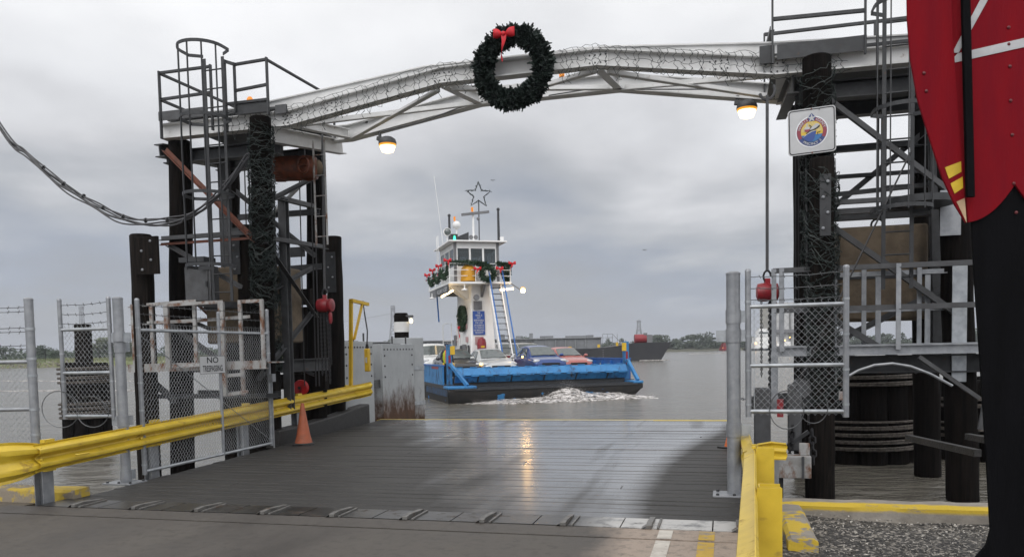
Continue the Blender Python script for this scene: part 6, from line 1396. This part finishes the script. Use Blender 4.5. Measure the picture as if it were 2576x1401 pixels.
def paint(n, c, rough=.28, metal=.25): return mat(n+' car paint', c, tuple(x*.9 for x in c), rough, metal, coat=.6)
car('parked_car', 'charcoal sedan with lit marker lamp at the left front of the ferry', 'car', -3.05, 1.5, paint('charcoal', (.030, .031, .033)), 'sedan', (1,))
car('parked_car', 'silver sedan in front of the white ferry tower', 'car', -1.50, 1.1, paint('silver', (.46, .47, .47)), 'sedan')
bc = car('parked_car', 'blue hatchback with clear headlights behind the ferry ramp', 'car', .95, 1.3, paint('blue', (.010, .045, .19)), 'hatch')
part('marker', MB().ball((-1.02, 1.22, 1.0), .05, 8), m_lit, bc, local=True)
car('parked_car', 'faded red sedan beside the right ferry bulwark', 'car', 3.05, 3.2, paint('faded red', (.36, .10, .085), .4, 0), 'sedan')
car('parked_truck', 'white pickup truck behind the charcoal sedan on the ferry', 'pickup', -3.25, 6.3, paint('white', (.62, .63, .62), .3, 0), 'truck')
car('parked_car', 'white sport utility car right of the ferry stair', 'car', .78, 6.4, paint('white', (.62, .63, .62), .3, 0), 'suv')
car('parked_car', 'beige sport utility car behind the blue hatchback', 'car', 2.9, 9.4, paint('beige', (.42, .39, .33), .35, .1), 'suv')

# ================================================================ PEOPLE
m_skin = mat('skin', (.36, .19, .13), (.30, .16, .11), .55); m_navy = mat('dark work clothes', (.014, .017, .028), (.02, .022, .034), .8); m_vest = mat('lime safety vest', (.48, .55, .03), (.42, .48, .03), .6); m_vor = mat('orange vest stripe', (.75, .16, .02), None, .5); m_cap = mat('navy cap', (.012, .014, .03), None, .8); m_glove = mat('yellow glove', (.6, .38, .03), None, .7)
def person(label, loc, rz, small=False):
    t = thing('person', label, 'person', loc, rz)
    # joints: name -> (position, radius); x right, y back, faces -y
    J = {'pelvis': ((0, 0, .98), .135), 'waist': ((0, .0, 1.12), .125), 'chest': ((0, -.01, 1.34), .145), 'neck0': ((0, 0, 1.50), .075), 'neck1': ((0, -.02, 1.56), .055),
         'shL': ((-.17, 0, 1.44), .075), 'elL': ((-.26, .03, 1.16), .05), 'wrL': ((-.22, -.12, .96), .034), 'shR': ((.17, 0, 1.44), .075), 'elR': ((.27, .04, 1.17), .05), 'wrR': ((.27, -.10, .95), .034),
         'hipL': ((-.09, 0, .90), .105), 'knL': ((-.10, -.02, .50), .062), 'anL': ((-.10, .02, .10), .045), 'toL': ((-.11, -.16, .04), .04), 'hipR': ((.09, 0, .90), .105), 'knR': ((.11, -.01, .50), .062), 'anR': ((.12, .03, .10), .045), 'toR': ((.14, -.15, .04), .04)}
    E_ = [('pelvis', 'waist'), ('waist', 'chest'), ('chest', 'neck0'), ('neck0', 'neck1'), ('chest', 'shL'), ('shL', 'elL'), ('elL', 'wrL'), ('chest', 'shR'), ('shR', 'elR'), ('elR', 'wrR'), ('pelvis', 'hipL'), ('hipL', 'knL'), ('knL', 'anL'), ('anL', 'toL'), ('pelvis', 'hipR'), ('hipR', 'knR'), ('knR', 'anR'), ('anR', 'toR')]
    def skin(nm, J, E_, m, root, parent=t, sub=2):
        ks = list(J); me = bpy.data.meshes.new(nm); me.from_pydata([J[k][0] for k in ks], [(ks.index(a), ks.index(b)) for a, b in E_], []); me.materials.append(m)
        o = bpy.data.objects.new(nm, me); COL.objects.link(o); o.parent = parent
        o.modifiers.new('skin', 'SKIN').use_smooth_shade = True
        for i, k in enumerate(ks):
            sv = me.skin_vertices[0].data[i]; sv.radius = (J[k][1], J[k][1]); sv.use_root = (k == root)
        s = o.modifiers.new('sub', 'SUBSURF'); s.levels = s.render_levels = sub; return o
    body = skin('body', J, E_, m_navy, 'pelvis')
    hd = MB(); rings = []
    for z, rx, ry, yo in ((1.54, .05, .055, 0), (1.565, .065, .08, -.015), (1.60, .074, .095, -.02), (1.65, .079, .10, -.012), (1.70, .078, .10, -.005), (1.74, .066, .085, 0), (1.765, .03, .04, 0)):
        rings.append([Vector((rx*math.cos(a), yo+ry*math.sin(a), z)) for a in [2*math.pi*k/14 for k in range(14)]])
    hd.loft(rings); h = part('head', hd, m_skin, t, local=True, smooth=80)
    part('nose', MB().prism([(-.014, -.108, 1.625), (.014, -.108, 1.625), (0, -.102, 1.672)], (0, -.022, -.004)), m_skin, h, local=True)
    each('ear', MB().ball((-.081, .0, 1.645), .024, 8, (.4, .7, 1)).ball((.081, .0, 1.645), .024, 8, (.4, .7, 1)), m_skin, h, local=True)
    each('eye', MB().ball((-.03, -.103, 1.662), .010, 8).ball((.03, -.103, 1.662), .010, 8), m_trim, h, local=True); part('mouth', MB().box((0, -.108, 1.598), (.045, .006, .008)), m_red, h, local=True)
    if not small:
        part('cap', MB().lathe((0, .0, 1.69), [(.088, 0), (.09, .03), (.078, .075), (.04, .10), (.005, .105)], 16).prism([(-.075, -.06, 1.69), (.075, -.06, 1.69), (.06, -.165, 1.675), (-.06, -.165, 1.675)], (0, 0, .012)), m_cap, t, local=True, smooth=50)
    else: part('hair', MB().lathe((0, .01, 1.69), [(.086, 0), (.086, .03), (.07, .07), (.02, .09)], 14), m_trim, t, local=True)
    for sg, hx in ((-1, (-.22, -.13, .94)), (1, (.27, -.11, .93))):
        HJ = {'w': (hx, .028), 'p': ((hx[0], hx[1]-.03, hx[2]-.06), .034)}; HE = [('w', 'p')]
        for k in range(4): 
            dx = (-.026+.0175*k); l = (.055, .068, .064, .048)[k]; b0 = (hx[0]+dx, hx[1]-.045, hx[2]-.095); HJ['a%d' % k] = (b0, .009); HJ['b%d' % k] = ((b0[0], b0[1]-.012, b0[2]-l*.6), .008); HJ['c%d' % k] = ((b0[0], b0[1]+.004, b0[2]-l), .007); HE += [('p', 'a%d' % k), ('a%d' % k, 'b%d' % k), ('b%d' % k, 'c%d' % k)]
        HJ['t0'] = ((hx[0]-sg*.035, hx[1]-.05, hx[2]-.055), .010); HJ['t1'] = ((hx[0]-sg*.045, hx[1]-.075, hx[2]-.085), .008); HE += [('p', 't0'), ('t0', 't1')]
        skin('hand', HJ, HE, m_glove if not small else m_skin, 'w', sub=1)
    vr = []
    for z, rx, ry, yo in ((.93, .195, .155, 0), (1.05, .185, .15, 0), (1.2, .19, .155, 0), (1.34, .205, .165, -.01), (1.44, .19, .13, 0), (1.50, .12, .10, 0)):
        vr.append([Vector((rx*math.cos(a), yo+ry*math.sin(a), z)) for a in [2*math.pi*k/18 for k in range(18)]])
    v_ = part('vest', MB().loft(vr, caps=False), m_vest, t, local=True, smooth=70)
    sv = MB()
    for x_ in (-.105, .105): sv.prism([(x_-.04, -.150, .96), (x_+.04, -.150, .96), (x_+.035, -.166, 1.30), (x_-.035, -.166, 1.30)], (0, -.016, 0)); sv.prism([(x_-.035, -.166, 1.30), (x_+.035, -.166, 1.30), (x_*.9+.03, -.09, 1.50), (x_*.9-.03, -.09, 1.50)], (0, -.016, .005))
    part('vest_stripes', sv, m_vor, v_, local=True, smooth=0)
    sv = MB()
    for x_ in (-.105, .105): sv.prism([(x_-.012, -.168, .97), (x_+.012, -.168, .97), (x_+.012, -.183, 1.30), (x_-.012, -.183, 1.30)], (0, -.006, 0))
    part('reflective_tape', sv, m_sign, v_, local=True, smooth=0)
    return t
person('deckhand in dark clothes, cap and orange striped lime safety vest at the ferry bow', FF(-4.08, .75, DK), FY+.15)
person('pilot in lime vest standing inside the ferry wheelhouse', FF(-1.85, 7.95, WZ-.28), FY, True)

# ================================================================ BOW WAVE
def foam_mat():
    m = bpy.data.materials.new('river foam'); m.use_nodes = True; nt = m.node_tree; b = nt.nodes['Principled BSDF']
    tc = nd(nt, 'ShaderNodeTexCoord').outputs['Object']
    n = nd(nt, 'ShaderNodeTexNoise', ins={'Vector': nd(nt, 'ShaderNodeMapping', ins={0: tc, 3: (.7, 1.3, 1.6)}).outputs[0], 'Scale': 5.5, 'Detail': 9., 'Roughness': .75, 'Distortion': .5}).outputs[0]
    nt.links.new(mixc(nt, ramp(nt, n, [(.40, 0.), (.58, 1.)]), (.12, .11, .085), (.78, .74, .72)), b.inputs['Base Color']); b.inputs['Roughness'].default_value = .45
    bp = nd(nt, 'ShaderNodeBump', ins={'Height': n, 'Strength': .15, 'Distance': .03}); nt.links.new(ramp(nt, n, [(.28, .0), (.62, 1.)]), b.inputs['Alpha']); nt.links.new(bp.outputs[0], b.inputs['Normal']); return m
m_foam = foam_mat()
from mathutils import noise as mn
fo = MB(); nx, ny = 150, 26; vs = []
for j in range(ny+1):
    for i in range(nx+1):
        x = -4.9+11.2*i/nx; y = -1.17-1.7*j/ny; tt = j/ny
        hump = .50*math.exp(-((x-.75)/.8)**2)+.24*math.exp(-((x-2.6)/1.4)**2)+.13*math.exp(-((x+1.4)/1.5)**2)
        nz_ = mn.fractal(Vector((x*1.7, y*1.7, 3.1)), .8, 2.1, 5)
        prof_ = math.sin(math.pi*min(1, .25+tt*.75))**.8
        edge = min(1, (x+4.9)/1.2, (6.0-x)/1.6)
        z = (hump*(1-tt)**1.1*.9+.05*prof_*min(1, hump*6+.15))*max(0, edge)+nz_*(.03+.10*hump)*max(0, edge)-.07*tt-.01
        vs.append(FF(x, y-.35*nz_*tt-.5*max(0, (x-3.5))*.3, WATER+z))
fo.add(vs, [(j*(nx+1)+i, (j+1)*(nx+1)+i, (j+1)*(nx+1)+i+1, j*(nx+1)+i+1) for j in range(ny) for i in range(nx)])
rnd = random.Random(6)
for k in range(14000):
    x = rnd.gauss(.75, .8) if k % 2 else rnd.uniform(-3.5, 5); h = .62*math.exp(-((x-.75)/.8)**2)+.16; c = FF(x, -.95-abs(rnd.gauss(0, .55)), WATER+h*min(1.5, abs(rnd.gauss(.35, .38)))); s = rnd.uniform(.003, .012)
    q = [c+Vector((rnd.uniform(-1, 1), rnd.uniform(-1, 1), rnd.uniform(-1, 1)))*s for _ in range(4)]; fo.add(q, [(0, 1, 2), (0, 2, 3), (0, 3, 1), (1, 3, 2)])
setting('bow_wave', fo, m_foam, 'stuff', smooth=60)
# ================================================================ BARGE AND FAR SHORES
YB = 136.; px_ = lambda u: (u-U0)/F*YB
t = thing('barge', 'long dark tank barge with grey cargo coaming passing behind the ferry', 'barge', (14, YB, WATER)); XL, XR = -32., 26.2
m_bhull = mat('barge hull', (.013, .013, .017), (.02, .02, .022), .6, scale=.6); m_bgrey = mat('barge grey', (.20, .21, .22), (.15, .155, .165), .6, scale=.5)
sheer = [(XL, 1.55), (13.0, 1.55), (16.5, 1.75), (20.0, 2.3), (XR, 2.35)]
hb = MB()
rings = []
for x, z in sheer: 
    zb_ = -1.6; xb = x if x < 25 else x-2.4
    rings.append([Vector((xb if x > 25 else x, YB-6, zb_)), Vector((x, YB-6, z)), Vector((x, YB+8, z)), Vector((xb if x > 25 else x, YB+8, zb_))])
rings.insert(4, [Vector((23.3, YB-6, -1.6)), Vector((23.3, YB-6, 2.33)), Vector((23.3, YB+8, 2.33)), Vector((23.3, YB+8, -1.6))])
hb.loft(rings); part('hull', hb, m_bhull, t, smooth=20)
co = MB(); co.box((-8.6, YB, 2.45), (47, 9, 1.75)); part('coaming', co, m_bgrey, t); cr_ = MB()
for k in range(28): cr_.box((-31.5+k*1.62, YB-4.62, 2.35), (.14, .3, 1.5))
cr_.box((-8.6, YB-4.6, 3.35), (47.2, .5, .14)); each('coaming_rib', cr_, mat('barge rib grey', (.25, .26, .27), None, .6), t)
dm_ = MB()
for x, w, h in ((-1.6, 1.2, .8), (1.3, .9, .5), (3.4, .6, .9), (6.0, 2.2, .4), (10.8, 3.2, .35), (13.2, 1.2, .4)): dm_.box((x, YB-2, 3.4+h/2), (w, 1.6, h))
each('hatch', dm_, m_bgrey, t); rl_ = MB()
for x in (15.2, 16.0, 16.8, 17.6): rl_.bar((x, YB-4, 2.0), (x, YB-4, 3.9), .06, .06)
rl_.bar((15.2, YB-4, 3.9), (16.8, YB-4, 3.9), .07, .07); rl_.bar((16.8, YB-4, 3.9), (18.2, YB-4, 2.4), .07, .07); rl_.bar((15.2, YB-4, 3.3), (17.0, YB-4, 3.3), .06, .06); part('stair_rail', rl_, m_bgrey, t)
part('tank', MB().cyl((20.6, YB-3, 3.0), (22.6, YB-3, 3.0), .75, n=16), m_red, t); part('winch', MB().box((23.0, YB-3, 3.0), (.9, 1.6, 1.3)).box((22.4, YB-3, 3.7), (.5, 1, .5)), m_fgrey, t)
each('fitting', MB().box((14.3, YB-5.9, 1.95), (.4, .3, .5)).box((9.6, YB-5.9, 1.75), (.5, .3, .4)).box((17.3, YB-5.9, 2.2), (.35, .3, .6)).box((1.0, YB-5.9, 1.7), (.8, .3, .3)), m_yelp, t)
each('draught_mark', MB().box((15.0, YB-6.01, .9), (.08, .02, .08)).box((15.0, YB-6.01, .55), (.08, .02, .08)).box((15.0, YB-6.01, .2), (.08, .02, .08)).box((15.0, YB-6.01, 1.25), (.08, .02, .08)), m_sign, t)
wk = MB(); rnd = random.Random(14)
for k in range(60): x = 22.5+rnd.uniform(-1.2, 2.6); wk.box((x, YB-6.3-rnd.random()*.6, WATER+.02), (rnd.uniform(.3, 1.2), .4, rnd.uniform(.06, .22)))
setting('barge_wake', wk, m_foam, 'stuff')
# vegetation: leaf clumps through an uneven crown
def leaf_crown(mb, c, rx, ry, rz, n, size, rnd, squash=.35):
    for k in range(n):
        d = Vector((rnd.gauss(0, 1), rnd.gauss(0, 1), rnd.gauss(0, 1))).normalized(); r = rnd.random()**.42
        q = c+Vector((d.x*rx*r, d.y*ry*r, d.z*rz*r))
        a = Vector((rnd.gauss(0, 1), rnd.gauss(0, 1), rnd.gauss(0, 1))).normalized(); b = a.cross(Vector((rnd.gauss(0, 1), rnd.gauss(0, 1), rnd.gauss(0, 1)))).normalized(); s = size*rnd.uniform(.5, 1.4)
        mb.add([q-a*s, q+b*s*.7, q+a*s, q-b*s*.7], [(0, 1, 2, 3)])
def leafmat(n, c): return mat(n, c, tuple(x*1.7 for x in c), .8, scale=.35, thr=(.4, .6))
m_lf1 = leafmat('shore foliage', (.040, .058, .034)); m_lf2 = leafmat('pale shore foliage', (.085, .10, .060)); m_lf3 = leafmat('far wood foliage', (.055, .068, .050)); m_grass = mat('rank bank grass', (.10, .125, .045), (.16, .17, .065), .9, scale=.12); m_rip = mat('riprap stone', (.17, .145, .12), (.28, .25, .21), .9, scale=.8)
YL = 228.
def land(name, x0, x1, y, prof, m):
    mb = MB(); rnd = random.Random(int(abs(x0))); n = 60; rings = []
    for i in range(n+1):
        x = x0+(x1-x0)*i/n; e = rnd.uniform(-1, 1); rings.append([Vector((x, y+dy+e*1.2, WATER+z+rnd.uniform(-.15, .15)*(z > 0))) for dy, z in prof])
    mb.loft(rings, closed=False, caps=False); return setting(name, mb, m)
land('far_bank', -420, -62, YL, [(0, -1), (2, 1.0), (8, 1.7), (30, 2.6), (120, 3.0)], m_grass)
rr__ = MB(); rnd = random.Random(77)
for k in range(2600):
    x = rnd.uniform(-230, -62); h = rnd.random(); c = Vector((x, YL-1.2+h*3.5, WATER-.1+h*1.25*(1+.6*math.sin(x*.13)))); s = rnd.uniform(.15, .5)
    q = [c+Vector((rnd.uniform(-1, 1), rnd.uniform(-1, 1), rnd.uniform(-.7, .7)))*s for _ in range(4)]; rr__.add(q, [(0, 1, 2), (0, 2, 3), (0, 3, 1), (1, 3, 2)])
setting('riprap', rr__, m_rip, 'stuff', smooth=0)
def tree(x, y, h, w, m, label, seed, cat='tree', z0=1.5):
    rnd = random.Random(seed); t = thing('shore_tree', label, cat, (x, y, z0), group='trees on the left far bank')
    tr = MB(); top_ = Vector((x+rnd.uniform(-.4, .4), y, z0+h*.7)); tr.tube([(x, y, z0-.5), (x, y, z0+h*.3), top_], [h*.035, h*.028, h*.01], 7)
    for k in range(5): a = rnd.uniform(0, 6.28); tr.tube([(x, y, z0+h*(.2+.08*k)), (x+math.cos(a)*w*.35, y+math.sin(a)*w*.3, z0+h*(.45+.08*k))], [h*.016, h*.005], 5)
    part('trunk', tr, m_pile2, t); cr_ = MB()
    for k in range(9): leaf_crown(cr_, Vector((x+rnd.uniform(-.5, .5)*w*.75, y+rnd.uniform(-.4, .4)*w*.6, z0+h*(.35+.45*rnd.random()))), w*.24*rnd.uniform(.7, 1.2), w*.25, h*.2*rnd.uniform(.7, 1.2), 120, h*.045, rnd)
    part('crown', cr_, m, t, smooth=0)
for i, (u, hh, w, m, lab) in enumerate(((20, 4.6, 7, m_lf1, 'round green tree at the far left end of the left bank'), (118, 5.0, 8, m_lf1, 'rounded green tree on the bank between the fence post and wing panel'), (165, 3.6, 6, m_lf1, 'low tree on the bank behind the wing panel upright'), (255, 7.2, 8, m_lf2, 'tall pale tree on the bank behind the rope bound pile cluster'), (280, 6.4, 7, m_lf1, 'green tree on the bank just left of the left gate post'), (340, 6.0, 8, m_lf2, 'pale tree on the bank right of the left gate post'))):
    tree((u-U0)/F*(YL+16), YL+16, hh, w, m, lab, 100+i)
hd_ = MB(); rnd = random.Random(31)
for k in range(330):
    x = rnd.uniform(-185, -45); leaf_crown(hd_, Vector((x, YL+rnd.uniform(24, 50), 1.6+rnd.random()**1.5*(2.4+math.sin(x*.21)))), rnd.uniform(1.5, 3.4), 3, rnd.uniform(.7, 1.4), 130, .30, rnd)
setting('bank_thicket', hd_, m_lf1, 'stuff', smooth=0)
gg = MB()
for k in range(5200):
    x = rnd.uniform(-235, -62); y = YL+rnd.uniform(3, 26); h = rnd.uniform(.3, .9); gg.add([(x-.12, y, WATER+1.2), (x+.12, y, WATER+1.2), (x+rnd.uniform(-.3, .3), y, WATER+1.9+h)], [(0, 1, 2)])
setting('bank_grass', gg, m_grass, 'stuff', smooth=0)
YRs = 345.
land('far_shore', -70, 420, YRs, [(0, -1), (3, .6), (10, 1.2), (80, 2.5)], mat('far shore earth', (.10, .10, .07), None, .9))
fw = MB(); rnd = random.Random(55)
for k in range(620):
    x = rnd.uniform(-60, 215); y = YRs+rnd.uniform(6, 30); z = .3+rnd.random()**1.2*(3.6+1.8*math.sin(x*.09+1)+1.2*math.sin(x*.31)); leaf_crown(fw, Vector((x, y, z)), rnd.uniform(1.6, 3.4), 3, rnd.uniform(.8, 1.7), 120, .38, rnd)
for k in range(40):
    x = rnd.uniform(-20, 200); y = YRs+25; leaf_crown(fw, Vector((x, y, 3.2+rnd.uniform(0, 1.8))), rnd.uniform(1.0, 2.0), 2, rnd.uniform(.9, 1.7), 90, .36, rnd)
setting('far_wood', fw, m_lf3, 'stuff', smooth=0)
# pylons
m_pyl = mat('far pylon steel', (.26, .27, .29), None, .6)
def pylon(u, v, Y, wb, label, seed):
    x = onY(u, v, Y).x; zt = onY(u, v, Y).z; t = thing('pylon', label, 'pylon', (x, Y, 0), group='power line pylons beyond the river'); mb = MB(); r = wb*.024
    lv = [0, .22, .42, .58, .72, .84, 1.0]; wid = [wb, wb*.72, wb*.52, wb*.40, wb*.29, wb*.26, wb*.26]
    for (a, wa), (b, wb_) in zip(zip(lv, wid), list(zip(lv, wid))[1:]):
        for s1, s2 in ((-1, -1), (1, -1), (1, 1), (-1, 1)): mb.bar((x+s1*wa/2, Y+s2*wa/2, a*zt), (x+s1*wb_/2, Y+s2*wb_/2, b*zt), r*2, r*2)
        for s2 in (-1, 1): mb.bar((x-wa/2, Y+s2*wa/2, a*zt), (x+wb_/2, Y+s2*wb_/2, b*zt), r, r); mb.bar((x+wa/2, Y+s2*wa/2, a*zt), (x-wb_/2, Y+s2*wb_/2, b*zt), r, r); mb.bar((x-wb_/2, Y+s2*wb_/2, b*zt), (x+wb_/2, Y+s2*wb_/2, b*zt), r*1.5, r*1.5)
    part('lattice', mb, m_pyl, t, smooth=0); part('head', MB().box((x, Y, zt*.97), (wb*.34, wb*.34, zt*.05)), m_pyl, t)
pylon(1607, 806, 600, 8.5, 'lattice pylon above the barge bow', 1); pylon(988, 769, 600, 9.5, 'lattice pylon left of the black and white marker pile', 2); pylon(204, 770, 600, 8, 'lattice pylon behind the narrow wing panel at the left', 3); pylon(1836, 800, 800, 7, 'faint lattice pylon behind the right gate post', 4)
pw = MB(); a = onY(988, 788, 600); b_ = onY(560, 835, 800); pw.tube([a.lerp(b_, k/16)-ZX*4*math.sin(math.pi*k/16) for k in range(17)], .10, 4); solo('power_line', pw, m_pyl, 'thin power line leaving the pylon left of the marker pile', 'power line', a)
# white tow boat and red tug beyond the right post, silos behind
def boat(u, Y, label, hullm, housem, L, H_, seed):
    x = onY(u, 885, Y).x; t = thing('tow_boat', label, 'boat', (x, Y, WATER)); k = L/20
    part('hull', MB().loft([[Vector((x-10*k, Y-3, .9*k+WATER)), Vector((x-9*k, Y-3, -.5)), Vector((x-9*k, Y+3, -.5)), Vector((x-10*k, Y+3, .9*k+WATER))], [Vector((x+10*k, Y-3, .9*k+WATER)), Vector((x+9.5*k, Y-3, -.8)), Vector((x+9.5*k, Y+3, -.8)), Vector((x+10*k, Y+3, .9*k+WATER))]]), hullm, t)
    hs = part('deckhouse', MB().box((x+1.0*k, Y, 2.2*k+WATER), (15*k, 5, 2.6*k)).box((x-1.5*k, Y, 4.6*k+WATER), (9*k, 4.4, 2.2*k)), housem, t); part('pilot_house', MB().box((x-2.5*k, Y, H_-.9*k+WATER), (4.2*k, 4, 2.2*k)).box((x-2.5*k, Y, H_/2+2*k), (3*k, 3, H_-3*k)), housem, t)
    part('window_band', MB().box((x-2.5*k, Y-2.01, H_-.7*k+WATER), (4.0*k, .1, .8*k)), m_cglass, hs); lm = MB()
    for dx, z in ((-6*k, 2.4*k), (2*k, 2.6*k), (6*k, 3.4*k), (8*k, 4.6*k)): lm.ball((x+dx, Y-2.9, z), .22*k, 8)
    each('lamp', lm, m_lit, hs); part('mast', MB().bar((x-2*k, Y, H_), (x-2*k, Y, H_+2.2*k), .2*k, .2*k), m_fdark, t)
boat(1932, 300, 'white tow boat with lit deck lamps seen through the right wing panel', m_fdark, m_fwhite, 18, 7.2, 1)
boat(1825, 330, 'small red tug by the far shore just left of the right gate post', m_fdark, m_red, 6, 2.4, 2)
t = thing('warehouse', 'cream warehouse with storage silos far behind the right wing panel', 'building', onY(1985, 875, 360)-ZX*2); c = onY(1985, 870, 360)
m_cream = mat('cream cladding', (.46, .44, .39), (.42, .40, .36), .8, scale=.2)
part('hall', MB().box(c+Vector((0, 0, 9)), (22, 14, 20)), m_cream, t); si = MB()
for k in range(4): si.cyl(c+Vector((-9+k*4.2, -8.5, -1)), c+Vector((-9+k*4.2, -8.5, 17)), 1.9, n=16)
each('silo', si, mat('silo sheet', (.50, .50, .49), (.42, .42, .42), .5), t); part('conveyor', MB().bar(c+Vector((-14, -11, 6.5)), c+Vector((20, -11, 6.5)), 2, 1.5), m_fgrey, t)
wk = MB(); rnd = random.Random(15)
for k in range(90): u = rnd.uniform(1740, 1850); p = onZ(u, 889+rnd.uniform(-1, 1)*.6-(u-1800)*.014, WATER); wk.box(p+ZX*.02, (rnd.uniform(1, 3), rnd.uniform(.5, 2), .1))
setting('boat_wake', wk, m_foam, 'stuff')
wk = MB()
for k in range(150):
    v0 = rnd.choice((958, 983)); u = rnd.uniform(-30, 330); p = onZ(u, v0+rnd.gauss(0, .8), WATER); wk.box(p, (rnd.uniform(.3, 1.3), rnd.uniform(.2, .5), .04))
setting('foam_lines', wk, m_foam, 'stuff')
# gulls
for i, (u, v) in enumerate(((640, 735), (1622, 630), (2418, 700), (1240, 455))):
    Y = 190; c = onY(u, v, Y); g = MB(); g.prism([c+Vector((-.55, 0, .16)), c+Vector((-.25, -.05, .24)), c, c+Vector((.25, -.05, .24)), c+Vector((.55, 0, .16)), c+Vector((.2, .12, .16)), c+Vector((0, .15, -.03)), c+Vector((-.2, .12, .16))], (0, 0, .03)); g.ball(c, .09, 8, (.6, 2.4, .7))
    solo('gull', g, m_fgrey, ('small gull in the sky above the left fence', 'small gull flying right of the ferry tower', 'small gull flying near the right border', 'small gull flying over the ferry star')[i], 'gull', c, 'gulls over the river')
# ================================================================ HAZE
hz = MB().box((0, 4480, 29.5), (12400, 9200, 67))
ho = link('haze', hz, None, None, smooth=0); ho['kind'] = 'stuff'
hm = bpy.data.materials.new('river haze'); hm.use_nodes = True; hnt = hm.node_tree; hnt.nodes.clear()
pvn = nd(hnt, 'ShaderNodeVolumePrincipled', ins={'Color': (.80, .84, .92, 1), 'Density': .00035, 'Anisotropy': .2}); nd(hnt, 'ShaderNodeOutputMaterial', ins={'Volume': pvn.outputs[0]})
ho.data.materials.append(hm)
